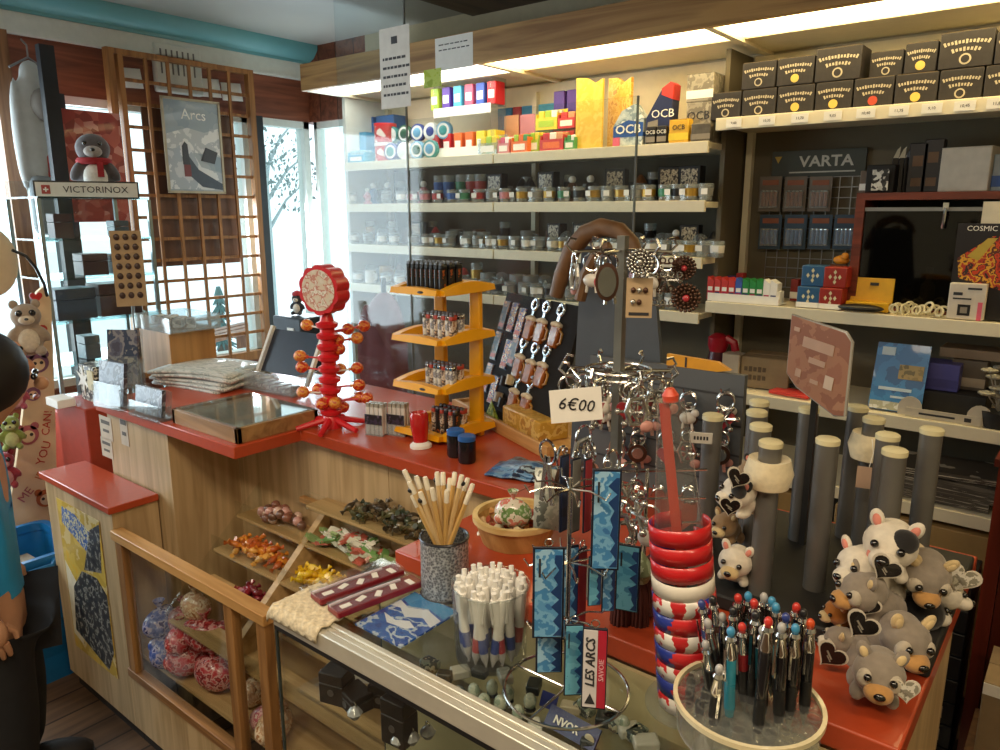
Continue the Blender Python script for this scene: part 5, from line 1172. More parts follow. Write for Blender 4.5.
p = PR(964, SY + .02); kk = mpp(p); gb = carton('gadget_box', 'white gadget box with a black square in front of the magazine', 'box', (p[0], p[1], V), (32*kk, .03, 36*kk), mat('gadget_white', 'd0c8bc', 0.5), flap=False)
MB().b2((-7*kk, -.001, 4*kk), (4*kk, 0, 15*kk)).build('black_square', BLACK, gb); MB().b2((-4.5*kk, -.0016, 6.5*kk), (1.5*kk, -.001, 12.5*kk)).build('grey_square', mat('patch_grey', '8c8478'), gb); MB().b2((-12*kk, -.001, 24*kk), (-4*kk, 0, 27*kk)).b2((-12*kk, -.001, 20*kk), (4*kk, 0, 21.5*kk)).b2((0, -.001, 30*kk), (12*kk, 0, 32*kk)).build('print', INK, gb); MB().b2((10*kk, -.001, 0), (14*kk, 0, 18*kk)).build('pink_strip', PINK, gb)
for i in range(3):
    p = PR(986, SY + .075); o = MB().b2((-.05, 0, 0), (.12, .006, .36 - .008 * i)).build('folder', mat('folder_cream', 'd8d0bc', 0.6), loc=(p[0] + .01 * i, p[1] + .0162 - .0075 * i, V)); tag(o, '%s cream folder standing behind the magazine' % ['rear', 'middle', 'front'][i], 'folder', 'folders behind the magazine')
for i, (px_, c_, h) in enumerate(((729, '2c3c84', 26), (738, 'a8282c', 30), (793, '8c2c28', 26))):
    p = PR(px_, SY + .2); carton('small_carton', ['blue carton behind the lighter tray', 'red carton behind the lighter tray', 'dark red carton left of the dotted boxes'][i], 'carton', (p[0], p[1], V), (9*kk, .04, h*kk), mat('carton_' + c_, c_, .5), flap=False, band=PAPER)
p = PR(772, SY + .04); carton('card_box', 'small white and brown card box beside the dotted boxes', 'box', p, (16*kk, .05, 15*kk), PAPER, flap=False, band=GOLD)

# ---- right unit, lower shelf
U = ZR3 + .0045; yl = SY
def PL(px_, y, z=U): return (sx(px_, y, z), y, z)
p = PL(716, yl + .10); kk = mpp(p)
t = thing('red_bottle', 'crimson bottle with dark base on the lower shelf', 'bottle', p); MB().lathe([(10*kk, 0), (10*kk, 16*kk), (8*kk, 28*kk)], 18).build('body', mat('bottle_dark', '4a1420', 0.3), t); MB().lathe([(8*kk, 28*kk), (10*kk, 34*kk), (10*kk, 42*kk), (4*kk, 46*kk)], 18).build('cap', mat('crimson_cap', 'a01828', 0.3), t); MB().tube([(8*kk, 0, 42*kk), (16*kk, 0, 38*kk), (18*kk, 0, 30*kk)], 4*kk, 8).build('nozzle', mat('crimson_cap', 'a01828'), t)
p = PL(729, yl + .02); carton('white_carton', 'grey and white carton beside the crimson bottle', 'carton', p, (17*kk, .06, 30*kk), mat('carton_pale', 'a89c8c', .6), band=PAPER)
p = PL(763, yl + .04); o = carton('cardboard_box', 'brown cardboard box with dark print on the lower shelf', 'box', p, (44*kk, .16, 29*kk), mat('kraft_card', '8f7a5c', .75), rz=.12); 
m = MB()
for r_ in range(2):
    for i in range(5): m.box((-17*kk + 4.2*kk*i, -.0008, (18 - 8*r_)*kk), (3*kk, .0008, (5 if i % 2 else 4)*kk))
m.build('print', mat('kraft_print', '5a4a38', .7), o)
for i in range(5):
    p = PL(790 + 3 * i, yl - .02 + .022 * i); o = MB().b2((-20*kk, 0, 0), (16*kk, .018, .012)).build('red_packet', [SRED, BLKMATT][1 if i == 4 else 0], loc=(p[0], p[1], U + .0005 + (.013 if i == 4 else 0) - (0 if i < 4 else .0)), rz=-.06, bev=.002); tag(o, '%s flat red packet from the front on the lower shelf' % nth(i) if i < 4 else 'flat black packet behind the red ones on the lower shelf', 'packet', 'flat packets on the lower shelf')
p = PL(893, yl - .03); kk = mpp(p)
bb = thing('blue_brochure', 'blue brochure leaning on the lower shelf', 'brochure', p, 0, None)
def br(x0, z0, x1, z1, off, mm, name): MB().add([(x0*kk, -off, 0), (x1*kk, -off, 0), (x1*kk, -off, 0), (x0*kk, -off, 0)], []) ; return MB().box(((x0+x1)/2*kk, .02 - off + (z0+z1)/2*kk*.30, (z0+z1)/2*kk), ((x1-x0)*kk, .004, (z1-z0)*kk*1.04), rot=(-.29, 0, 0)).build(name, mm, bb)
br(-25, 0, 23, 66, 0, printed('brochure_blue', ['1f6ca8', '2c7cb8', '1a5c94', '3488c0'], 8, .35, 'noise'), 'sheet')
br(-24, 1, 22, 9, .003, printed('brochure_foot', ['c8ccc0', 'a8a890', 'd8d8d0'], 30, .4, 'noise'), 'foot_print'); br(-20, 54, -8, 62, .003, mat('brochure_pale', 'b8ccd8', .4), 'logo_patch'); br(-2, 32, 20, 46, .003, printed('brochure_photo', ['8c7a48', 'a89058', '6c6038'], 30, .4, 'noise'), 'photo'); br(-18, 20, 12, 23, .003, mat('brochure_pale', 'b8ccd8'), 'text_line'); br(-6, 13, 16, 15, .003, mat('brochure_pale', 'b8ccd8'), 'text_line')
p = PL(928, yl + .06); carton('purple_box', 'purple box with white print behind the blue brochure', 'box', (p[0], p[1], U + .075), (46*kk, .10, 27*kk), mat('box_purple', '4a4a90', .5), flap=False, band=mat('box_purple_dark', '3c3c7c', .5))
o = MB().b2((-.13, 0, 0), (.16, .18, .074)).build('black_crate', BLKMATT, loc=(p[0], p[1] - .02, U + .0005), bev=.004); tag(o, 'black crate under the purple box on the lower shelf', 'crate')
p = PL(955, yl + .10); carton('grey_box', 'dark grey box right of the purple box', 'box', (p[0] + .02, p[1] + .02, U + .075), (30*kk, .10, 30*kk), mat('box_grey', '5c544c', .6), flap=False, band=mat('carton_pale', 'a89c8c'))
p = PL(965, yl + .16); o = MB().b2((-.12, 0, 0), (.14, .12, .03)).build('flat_box', mat('box_taupe', '7c6c5c', .6), loc=(p[0] + .03, p[1] - .03, U + .075 + 31*kk)); tag(o, 'flat taupe box on top of the dark grey box', 'box')
# white bracket rail
p = PL(945, yl - .045); kk = mpp(p)
wr = thing('label_rail', 'white label rail with round ends at the front of the lower shelf', 'label rail', p, 0)
MB().b2((-36*kk, 0, 0), (30*kk, .006, 9*kk)).build('rail', mat('rail_white', 'c0b8a8', .5), wr)
for x in (-33, 28):
    m = MB(); m.prism([(-11*kk, 0)] + [(11*kk * -math.cos(PI * i / 8), 8*kk + 12*kk * math.sin(PI * i / 8)) for i in range(9)] + [(11*kk, 0)], .006, M=Matrix.Translation((x*kk, .012, 0))); m.build('end_plate', mat('rail_white', 'c0b8a8'), wr)
MB().b2((-24*kk, -.001, 3.5*kk), (8*kk, 0, 5.5*kk)).b2((16*kk, -.001, 2.5*kk), (22*kk, 0, 6.5*kk)).build('print', INK, wr)
# silver rose bunch at the right edge
p = PL(996, yl - .02)
fl = thing('silver_flowers', 'bunch of silver artificial flowers at the right edge of the lower shelf', 'flowers', p)
SLV = mat('silver_petal', '9c9a90', .35, .5)
MB().lathe([(.035, 0), (.045, .05)], 14).build('pot', BLKMATT, fl)
q = random.Random(5)
for i in range(12):
    a_ = q.uniform(0, 2*PI); d_ = q.uniform(.01, .06); z_ = q.uniform(.10, .20); c = MB(); cx, cy = d_ * math.cos(a_), d_ * math.sin(a_)
    c.tube([(0, 0, .05), (cx, cy, z_)], .002, 5); c.ball((cx, cy, z_), .010, n=8)
    for j in range(6): b_ = j * PI / 3; c.ball((cx + .014 * math.cos(b_), cy + .014 * math.sin(b_), z_), (.010, .010, .006), n=8)
    c.build('flower', SLV, fl)
# papers under the lower shelf
W0 = 0.7245
for i, (px_, c_, d) in enumerate(((945, 'd8d0bc', (.34, .20, .02)), (950, '6c6458', (.36, .22, .05)), (938, '8c8478', (.30, .2, .03)))):
    z = W0 + [.0855, .0305, .0][i]; p = (sx(px_, SY + .06, z), SY - .02, z); o = MB().b2((-d[0]/2, 0, 0), (d[0]/2, d[1], d[2])).build('paper_stack', printed('stack_' + c_, [c_, '4a443c', 'b0a898'], 4, .7, 'noise', (1, 1, 40)), loc=p, rz=[.12, -.05, .0][i]); tag(o, ['top white sheaf of papers under the lower shelf', 'middle dark sheaf of papers under the lower shelf', 'bottom grey sheaf of papers under the lower shelf'][i], 'papers', 'paper stacks under the lower shelf')
# dark stuff below on the left: grey cloth, maroon bag behind the counter
p = ony(385, 330, 2.35); zc = p.z - .22; o = thing('coat_stand', 'coat stand with a maroon coat behind the clear screen', 'coat stand', (p.x, 2.35, 0)); MB().tube([(0, .0, .0), (0, .0, zc + .46)], .012, 8).build('pole', BLACK, o); MB().lathe([(.15, 0), (.15, .02), (.02, .04)], 20).build('base', BLACK, o); soft(MB().ball((0, 0, zc + .22), (.11, .07, .18)).ball((0, 0, zc + .02), (.13, .08, .22)).ball((-.10, -.02, zc + .10), (.05, .05, .24)).ball((.10, -.02, zc + .10), (.05, .05, .24)), 'coat', mat('maroon_cloth', '6a2428', .8), o, .012)
# ------------------------------------------------------------------ goods on the sales counter
def atw(px, py, w): return EYE + _ray(px, py) * (w / 750.0)
def facing(px): return 0.6755 - math.atan((px - 500.0) / 750.0)     # turn that makes a thing look at the shop entrance
# red lollipop tree
b = onz(332, 427, CT)
lt = thing('lollipop_tree', 'red plastic lollipop tree with a round printed disc on top', 'lollipop stand', (b.x, b.y, CT), facing(330))
lw = dep(b); kk = lw / 750
m = MB(); 
for i in range(6):
    a = 2 * PI * i / 6 + .2; m.tube([(0, 0, .028), (.10 * math.cos(a), .10 * math.sin(a), .006)], [.011, .007], 8)
m.lathe([(.028, .0), (.026, .03), (.018, .04)], 16); m.build('foot', RED, lt)
prof = []
for i in range(9):
    z = .035 + .031 * i; prof += [(.020, z), (.029, z + .006), (.031, z + .016), (.020, z + .022)]
MB().lathe(prof + [(.013, .33)], 18).build('trunk', RED, lt)
MD = Matrix.Translation((-.002, 0, .392)) @ Matrix.Rotation(-.70, 4, 'Z') @ Matrix.Rotation(PI/2, 4, 'X')
sc_ = [(.063 + .006 * abs(math.sin(5 * t_)), t_) for t_ in [2 * PI * i / 60 for i in range(60)]]
m = MB(); vs = [(r_ * math.cos(t_), r_ * math.sin(t_), z) for z in (-.026, .026) for r_, t_ in sc_]
m.add(vs, [tuple(reversed(range(60))), tuple(range(60, 120))] + [(i, (i+1) % 60, 60 + (i+1) % 60, 60 + i) for i in range(60)], 0, MD); dsk = m.build('disc', RED, lt)
MB().lathe([(.056, .0261), (.056, .0275)], 40, M=MD).build('printed_face', printed('lolli_face', ['e0d4c4', 'd8ccb8', 'dcc8b0', 'c88a78', 'e8e0d4', 'c8b8a0'], 50, .4, 'noise'), dsk)
balls = [(307, 325), (348, 329), (364, 326), (357, 338), (338, 340), (339, 349), (300, 356), (302, 367), (357, 368), (340, 369), (327, 380), (359, 385), (303, 392), (318, 389), (367, 398), (328, 400), (343, 407), (360, 397), (335, 403), (322, 404)]
LOL = printed('lolli_wrap', ['d8402c', 'e07828', 'c83028', 'e89848', 'd85838'], 50, .3, 'noise')
LOL2 = printed('lolli_wrap_orange', ['e08a2c', 'd86a28', 'e8a850', 'c85a30'], 50, .3, 'noise')
rt = Vector((_fx.x, _fy.x, 0)).normalized(); fw = Vector((-rt.y, rt.x, 0))
q = random.Random(11)
for i, (px_, py_) in enumerate(balls):
    dx = (px_ - 329) * kk; dy = -abs(q.uniform(.02, .05)) if abs(dx) < .03 else q.uniform(-.03, .03)
    hz = CT + (427 - py_) * kk * 1.0 - .0
    p = atw(px_, py_, lw + dy)
    t = thing('lollipop', '%s wrapped lollipop from the top, %s side of the red tree' % (nth(i), 'left' if px_ < 322 else 'right' if px_ > 345 else 'front'), 'lollipop', p, 0, 'lollipops on the red tree')
    c = Vector((b.x, b.y, p.z - .004)) - p; c2 = c.normalized() * max(.01, c.length - .012)
    MB().ball((0, 0, 0), (.0185, .0185, .017), n=12).build('sweet', LOL if i % 3 else LOL2, t)
    MB().tube([c.normalized() * .010, c2], .0028, 6).build('stick', mat('pink_stick', 'd85058', .4) if i % 4 else PAPER, t)
    d_ = c.normalized(); MB().tube([d_ * .012, d_ * .019, d_ * .024], [.006, .003, .006], 8).build('wrapper_knot', LOL2, t)

# yellow four-tier lighter display
b = onz(443, 446, CT); yw = dep(b); kk = yw / 750
YS = thing('lighter_display', 'bright yellow four-tier lighter display on the red counter', 'display stand', (b.x, b.y, CT))
TWX, TWY = .165, .175
def tray_frame(z, i):
    m = MB(); h = .016
    def lens(p0, p1, bulge):                                    # a lip that swells in the middle
        n = 10; A, B = Vector(p0), Vector(p1); d = (B - A); nrm = Vector((d.y, -d.x, 0)).normalized() * .012
        secs = []
        for j in range(n + 1):
            u = j / n; c = A + d * u; hh_ = h * (.55 + bulge * math.sin(PI * u)); up = Vector((0, 0, hh_)); dn = Vector((0, 0, -h * .5 * (1 + .4 * bulge * math.sin(PI * u))))
            secs.append([c - nrm + dn, c + nrm * 1.5 + dn * .5, c + nrm * 1.2 + up, c - nrm * .6 + up])
        loft(m, secs)
    lens((-TWX, 0, z), (0, 0, z), .35); lens((0, 0, z), (.02, TWY, z + .006), 1.0); lens((.02, TWY, z + .006), (-TWX, TWY, z + .006), .3); lens((-TWX, TWY, z + .006), (-TWX, 0, z), .6)
    m.build('tray_rim', YELLOW, YS)
    MB().b2((-TWX + .01, .01, z - .006), (.01, TWY - .01, z - .002)).build('tray_floor', mat('tray_dark_yellow', 'a87410', .5), YS)
for i, z in enumerate((.018, .145, .272, .398)): tray_frame(z, i)
for x, y in ((-.125, TWY * .75), (.0, TWY * .78)): MB().box((x, y, .204), (.045, .018, .408), taper=.8).build('post', YELLOW, YS, bev=.004)
for i, z in enumerate((.145, .398)): MB().ball((-.055, -.016, z + .002), (.012, .002, .004), n=10).build('badge', INK, YS)
def lighter_kind(label, cm, top, grp):
    t = thing('lighter', label, 'lighter', (0, 0, 0), 0, grp)
    loft(MB(), [[(x, y, z) for x, y in rr(.0125, .021, .006, 3)] for z in (0, .052)]).build('body', cm, t)
    MB().box((0, 0, .057), (.011, .018, .010)).build('hood', top, t, bev=.002); MB().lathe([(.0045, -.004), (.0045, .004)], 10, M=Matrix.Translation((0, -.004, .064)) @ Matrix.Rotation(PI/2, 4, 'Y')).build('wheel', GREY, t); MB().box((0, .006, .063), (.008, .008, .004)).build('button', top, t)
    return t
LK = {'white': (printed('lighter_white', ['e4e2dc', 'd8d6d0', '8c8c94', 'e8e6e2', 'c8c4bc'], 55, .3, 'noise'), CHROME), 'photo': (printed('lighter_photo', ['c8a888', '5a4a44', 'd8c8b8', 'a87858', '34302e'], 60, .3, 'noise'), mat('lighter_red_button', 'b04030', .4)), 'black': (printed('lighter_black', ['1a1a1c', '242226', '1a1a1c', 'a85828', '2e2c30'], 60, .3, 'noise'), BLACK)}
protoL = {}
def put_lighters(tier, tname, kinds, nx, ny, x0=-.105, y0=.035, dx=.0152, dy=.026, scale=1.0):
    for j in range(ny):
        for i in range(nx):
            kd = kinds[(i + j) % len(kinds)]; p = (b.x + x0 + dx * i, b.y + y0 + dy * j, CT + tier)
            lb = '%s printed lighter, %s from the left in the %s row of the %s tier' % (kd, nth(i), ['front', 'second', 'third', 'back'][j], tname)
            if kd not in protoL: t = lighter_kind(lb, *LK[kd], 'lighters in the yellow display'); protoL[kd] = t; t.location = p; t.scale = (scale,) * 3
            else: dup(protoL[kd], p, 0, lb, 'lighters in the yellow display', scale=scale)
put_lighters(.398 - .0015, 'top', ['black'], 8, 3, -.135, .03, .0165, .03, 1.15)
put_lighters(.272 - .0015, 'second', ['white', 'photo'], 8, 2, -.085, .035, .0135, .03, 1.1)
put_lighters(.145 - .0015, 'third', ['white', 'photo', 'white'], 7, 2, -.08, .035, .0145, .03, 1.0)
put_lighters(.018 - .0015, 'bottom', ['photo', 'black'], 6, 2, -.075, .05, .0155, .03, 1.05)

# two clear packs of white lighters with dark labels
for gi, px0 in enumerate((374, 396)):
    b2_ = onz(px0, 436, CT); k = mpp(b2_)
    t = thing('lighter_box', ['left', 'right'][gi] + ' clear box of white lighters with a dark label before the yellow display', 'box', (b2_.x, b2_.y, CT), .3)
    MB().b2((-10*k, -.001, 0), (10*k, .0, 22*k)).b2((-10*k, .034, 0), (10*k, .035, 22*k)).b2((-10*k, 0, 0), (10*k, .034, .002)).build('clear_body', clear('hazy_acrylic', 'eef4f6'), t)
    MB().b2((-9.5*k, -.002, 12*k), (9.5*k, -.001, 22*k)).build('dark_label', printed('night_label', ['2c2838', '3c3450', '221f2a', '5a5068'], 40, .3, 'noise'), t)
    for j in range(8):
        c_, r_ = j % 4, j // 4; p = Matrix.Translation((b2_.x, b2_.y, CT)) @ Matrix.Rotation(.3, 4, 'Z') @ Vector((-7.4*k + 5*k*c_, .009 + .016 * r_, .0025))
        o = thing('lighter', 'white lighter, %s of the %s row in the %s clear box' % (nth(c_), ['front', 'back'][r_], ['left', 'right'][gi]), 'lighter', p, .3, 'white lighters in clear boxes')
        MB().b2((-2.1*k, -.006, 0), (2.1*k, .006, 28*k)).build('body', mat('lighter_plain_white', 'd8d4d0', .3), o, bev=.002); MB().b2((-1.9*k, -.005, 28*k), (1.9*k, .005, 32*k)).build('hood', mat('pale_steel', 'c8c4bc', .3, .6), o)
# red shaker, blue-lidded jars, blue pouch
b3 = onz(421, 447, CT); k = mpp(b3)
t = thing('red_shaker', 'red tapered shaker with a white foot on the counter edge', 'shaker', (b3.x, b3.y, CT), 0, rot=(0, -.06, 0))
MB().lathe([(11*k, 0), (11*k, 3*k), (7*k, 6*k)], 18).build('foot', PAPER, t); MB().lathe([(7*k, 5*k), (9*k, 20*k), (9.5*k, 33*k), (8*k, 36*k), (7*k, 36*k), (6*k, 33*k)], 18).build('body', mat('clear_red', 'c01c1c', .25, coat=.5), t)
for i, (px_, py_) in enumerate(((456, 456), (467, 462))):
    b3 = onz(px_, py_, CT); k = mpp(b3); t = thing('jar', ['left', 'right'][i] + ' dark jar with a bright blue lid on the counter edge', 'jar', (b3.x, b3.y, CT), 0, 'blue-lidded jars')
    MB().lathe([(8*k, 0), (9*k, 2*k), (9*k, 22*k), (8*k, 23*k)], 18).build('body', mat('jar_dark', '14161c', .25), t); MB().lathe([(9*k, 23*k), (9*k, 27*k), (8*k, 28*k)], 18).build('lid', mat('jar_lid_blue', '2c64b0', .35), t)
b3 = onz(518, 474, CT); k = mpp(b3)
def fn(u, v): return ((u - .5) * .13, (v - .5) * .10, .006 + .010 * math.sin(PI * u) * math.sin(PI * v) + .002 * math.sin(14 * u))
for i in range(2):
    o = MB().grid(fn, 12, 8).build('blue_pouch', printed('pouch_print', ['2c4878', '3c6ca0', '6c98c0', '24304c', 'a8c0d0'], 22, .35, 'noise'), loc=(b3.x + .01 * i, b3.y + .02 * i, CT + .002 + .006 * i), rz=.3 - .25 * i, solid=.004); tag(o, ['lower', 'upper'][i] + ' blue printed pouch lying on the counter under the wooden board', 'pouch', 'blue pouches')

# pale wooden tray board with the black display wedge
P1_, P2_ = onz(457, 409, CT), onz(557, 463, CT)
dirx = (P2_ - P1_).normalized(); ang = math.atan2(dirx.y, dirx.x); LEN = (P2_ - P1_).length - .03
wt = thing('wooden_tray', 'pale wooden display tray slanting across the counter', 'tray', (P1_.x, P1_.y, CT), ang)
MB().b2((0, 0, .006), (LEN, .20, .02)).build('board', PINE, wt); MB().b2((0, -.012, 0), (LEN, .0, .034)).build('front_lip', PINE, wt, bev=.002); MB().b2((-.012, -.012, 0), (0, .20, .03)).build('side_lip', PINE, wt, bev=.002)
WM = Matrix.Translation((P1_.x, P1_.y, CT)) @ Matrix.Rotation(ang, 4, 'Z')
def on_tray(x, y, z): return WM @ Vector((x, y, z))
LEAN = .30
VELV = mat('black_velvet', '17171a', .9, var=.2)
vb = thing('velvet_board', 'black leaning velvet display board holding openers and strips', 'display board', on_tray(.055, .05, .0203), ang)
BH, BW = .355, .41
MB().box((BW / 2, math.sin(LEAN) * BH / 2, math.cos(LEAN) * BH / 2), (BW, .014, BH), rot=(-LEAN, 0, 0)).build('board', VELV, vb)
MB().add([(0, .008, 0), (0, .18, 0), (0, .008 + math.sin(LEAN) * BH * .9, math.cos(LEAN) * BH * .9), (.006, .008, 0), (.006, .18, 0), (.006, .008 + math.sin(LEAN) * BH * .9, math.cos(LEAN) * BH * .9)], [(0, 1, 2), (3, 5, 4), (0, 3, 4, 1), (1, 4, 5, 2), (2, 5, 3, 0)]).build('side_wing', mat('wing_dark', '2c221c', .7), vb)
MB().box((BW / 2, -.012, .012), (BW, .02, .024)).build('ledge', VELV, vb)
BM = WM @ Matrix.Translation((.055, .05, .0203)) @ Matrix.Rotation(-LEAN, 4, 'X')
BMr = Euler((-LEAN, 0, 0)).to_matrix(); RM = (Matrix.Rotation(ang, 3, 'Z') @ BMr).to_euler()
def board(u, v, off=.010): return BM @ Vector((u, -off, v))
AMB = mat('beer_amber', '9a5210', .25, var=.35, scale=70, coat=.4)
STEEL = mat('opener_steel', 'c4ccd4', .2, .9, var=.05)
def opener(label, u, v, hang=True):
    t = thing('bottle_opener', label, 'bottle opener', board(u, v), 0, 'beer mug bottle openers', rot=RM); t.scale = (1.18, 1.18, 1.18)
    MB().box((0, 0, 0), (.036, .014, .052)).build('mug', AMB, t, bev=.005); MB().tube([(.018, 0, .014), (.028, 0, .010), (.028, 0, -.012), (.018, 0, -.016)], .003, 6).build('mug_wall', mat('mug_cream', 'b8863c', .4), t)
    m = MB()
    for x, z, r_ in ((-.011, .027, .008), (0, .029, .009), (.011, .026, .008)): m.ball((x, -.002, z), (r_, .010, r_ * .8), n=10)
    m.build('foam', mat('foam_cream', 'e8dcc4', .6), t)
    MB().ring((0, 0, .062), .012, .005, 18, 8, ax='y').box((0, 0, .044), (.010, .006, .018)).build('opener_head', STEEL, t)
    return t
k_ = [(.185, .262, 'left of the top row'), (.245, .262, 'middle of the top row'), (.320, .262, 'right of the top row'), (.180, .150, 'left of the middle row'), (.245, .145, 'middle of the middle row'), (.305, .148, 'right of the middle row'), (.20, .052, 'left of the bottom row'), (.27, .052, 'right of the bottom row')]
for u, v, w_ in k_: opener('beer mug bottle opener, %s of the black board' % w_, u, v)
FLO = [printed('flower_strip', ['24305c', '2c3670', '24305c', 'c88c5a', '343e78', 'e0d0a8', 'b85048', '2a3060'], 40, .3, 'noise'), printed('dark_strip', ['2c2c34', '24242c', '3c3430', '8c5a3c', '2c2830', 'b87048'], 44, .3, 'noise', seed=3.0)]
def strip(label, u, v, mm, n=0):
    t = thing('magnet_strip', label, 'magnet strip', board(u, v, .0095), 0, 'printed magnet strips', rot=RM)
    MB().box((0, 0, 0), (.036, .004, .086)).build('print', mm, t, bev=.001); MB().box((0, .003, 0), (.040, .003, .09)).build('backing', mat('navy_backing', '1c2444', .5), t); MB().box((0, -.0026, -.030), (.026, .001, .012)).build('caption', mat('strip_red', 'b8503c', .4), t)
for u, v, mi, w_ in ((.075, .285, 0, 'upper strip of the second column'), (.125, .275, 0, 'upper strip of the third column'), (.095, .175, 0, 'middle strip of the second column'), (.075, .06, 0, 'lowest strip of the second column'), (.022, .285, 1, 'upper strip of the left column'), (.022, .19, 1, 'middle strip of the left column'), (.022, .09, 1, 'lowest strip of the left column'), (.130, .19, 1, 'middle strip of the third column')):
    strip('flower printed magnet, %s on the black board' % w_ if mi == 0 else 'dark printed magnet, %s on the black board' % w_, u, v, FLO[mi])
for i, (u, v, c_) in enumerate(((.14, .10, '1c1a20'), (.17, .11, 'c8b894'), (.13, .05, 'b8a894'), (.16, .04, '1a1a20'))):
    t = thing('mug_charm', '%s small mug charm from the left low on the black board' % nth(i), 'charm', board(u, v, .018), 0, 'small mug charms', rot=RM); MB().lathe([(.012, -.014), (.013, .014), (.011, .014), (.010, -.010), (.001, -.010)], 14).build('cup', mat('charm_' + c_, c_, .4), t); MB().tube([(.012, 0, .009), (.020, 0, .006), (.020, 0, -.006), (.012, 0, -.009)], .002, 6).build('handle', mat('charm_' + c_, c_), t)
# wrapped yellow box and a green sachet on the tray
p = on_tray(.38, .055, .0205)
o = MB().b2((-.10, -.045, 0), (.10, .045, .055)).build('sweet_box', printed('yellow_wrap', ['d8ac50', 'c89a3c', 'e0bc6c', 'b8863c'], 26, .4, 'noise'), loc=p, rz=ang, bev=.004); tag(o, 'yellow wrapped box at the foot of the black board', 'box')
p = on_tray(.215, .004, .021); o = MB().add([(-.03, 0, 0), (.03, 0, 0), (.02, .02, .0), (-.02, .02, 0), (0, .006, .055)], [(0, 1, 4), (1, 2, 4), (2, 3, 4), (3, 0, 4), (3, 2, 1, 0)]).build('green_sachet', printed('green_wrap', ['7c9a34', 'a8b850', '5c7c2c', 'd0d090'], 40, .35, 'noise'), loc=p, rz=ang); tag(o, 'green pyramid sachet on the wooden tray lip', 'sachet')
o = MB().b2((-.01, 0, 0), (.045, .03, .07)).build('white_pack', PAPER, loc=on_tray(.005, .10, .0205), rz=ang, bev=.004); tag(o, 'white pack standing left of the black board', 'pack')

# clear screens over the counter
SCY = 1.735
def screen(label, px0, px1, z0, z1, mm):
    x0, x1 = sx(px0, SCY, 1.65), sx(px1, SCY, 1.65)
    t = thing('clear_screen', label, 'screen', ((x0 + x1) / 2, SCY, z0)); w = x1 - x0
    MB().b2((-w/2, -.002, 0), (w/2, .002, z1 - z0)).build('sheet', mm, t)
    for x in (w/2,): MB().b2((x - .0022, -.003, 0), (x + .0022, .003, z1 - z0)).build('edge', clear('screen_edge', '8fa09c', 1.5, haze=.15), t)
    return t
screen('narrow clear plastic screen carrying a notice at the left of the counter', 343, 409, CT, 2.62, clear('screen_haze', 'f2f7f8', 1.2, haze=.015))
screen('wide clear plastic screen behind the yellow display', 411, 634, CT, 1.93, clear('screen_clear', 'f8fbfb', 1.0, haze=.012))
notice('long white notice hanging on the narrow clear screen', 379, 30, 411, 106, SCY - .004, 5, True, mat('notice_translucent', 'd4d4d0', .6))
# ------------------------------------------------------------------ sweets in the bin
SWEETS = {}
def sweet_mesh(kind):
    m = MB()
    if kind == 'ball': m.ball((0, 0, 0), .011, n=10)
    elif kind == 'wrap':
        m.ball((0, 0, 0), (.012, .008, .007), n=10); m.tube([(.010, 0, 0), (.014, 0, 0), (.021, 0, .001)], [.004, .002, .006], 6); m.tube([(-.010, 0, 0), (-.014, 0, 0), (-.021, 0, -.001)], [.004, .002, .006], 6)
    elif kind == 'bar': m.box((0, 0, 0), (.030, .014, .009)); m.box((.018, 0, 0), (.008, .014, .002)); m.box((-.018, 0, 0), (.008, .014, .002))
    return m
def heap(label, grp, x0, x1, y0, y1, z, n, cols, kind, seed, r=.011, up=.035):
    q = random.Random(seed); me = {}
    for c_ in cols:
        key = (kind, c_)
        if key not in SWEETS: SWEETS[key] = sweet_mesh(kind).mesh('sweet', mat('sweet_' + c_, c_, .3, coat=.4))
    for i in range(n):
        u, v = q.random(), q.random(); lay = i / n; mx_, my_ = (x0 + x1) / 2, (y0 + y1) / 2
        sh = 1 - .55 * lay
        o = bpy.data.objects.new('sweet', SWEETS[(kind, q.choice(cols))]); COL.objects.link(o)
        o.scale = (1.3,) * 3; o.location = (mx_ + (u - .5) * (x1 - x0) * sh, my_ + (v - .5) * (y1 - y0) * sh, z + r * .75 + lay * up)
        o.rotation_euler = (q.uniform(-.6, .6), q.uniform(-.6, .6), q.uniform(0, 6)); tag(o, label, 'sweet', grp)
def trays(i): return TR[i]
def hp(label, col, ti, px0, px1, n, cols, kind, seed, up=.035):
    y0, y1, z = TR[ti]; x0, x1 = sx(px0, (y0 + y1) / 2, z), sx(px1, (y0 + y1) / 2, z)
    lo, hi = (CA, CB_) if col == 0 else (CB_, CC)
    heap(label, label.split(' in the ')[1] + ' sweets', max(lo + .025, x0), min(hi - .025, x1), y0 + .010, y1 - .006, z + .004, int(n * 1.3), cols, kind, seed, up=up)
hp('brown or pink ball sweet in the heap on the top left tray of the bin', 0, 0, 262, 305, 26, ['8a5a48', 'c89890', '6a4a3c', 'd8b8a8'], 'ball', 1)
hp('orange wrapped sweet in the heap on the second left tray of the bin', 0, 1, 232, 296, 40, ['d88a2c', 'c8742c', 'e0a850', 'b85a20'], 'wrap', 2)
hp('dark red wrapped sweet in the heap on the third left tray of the bin', 0, 2, 240, 275, 18, ['6a1420', '8a2030'], 'wrap', 3)
TR.append((1.195, 1.262, .858)); hp('dark wrapped sweet in the heap on the top right tray of the bin', 1, 4, 345, 440, 60, ['3c3428', '5a5a3c', '7a6c54', '3c4838'], 'wrap', 4)
hp('green, white or red striped sweet in the heap on the second right tray', 1, 0, 318, 395, 60, ['dcdccc', '9ab87c', 'c86a5a', 'e4e4d8', '6c9a58'], 'bar', 5)
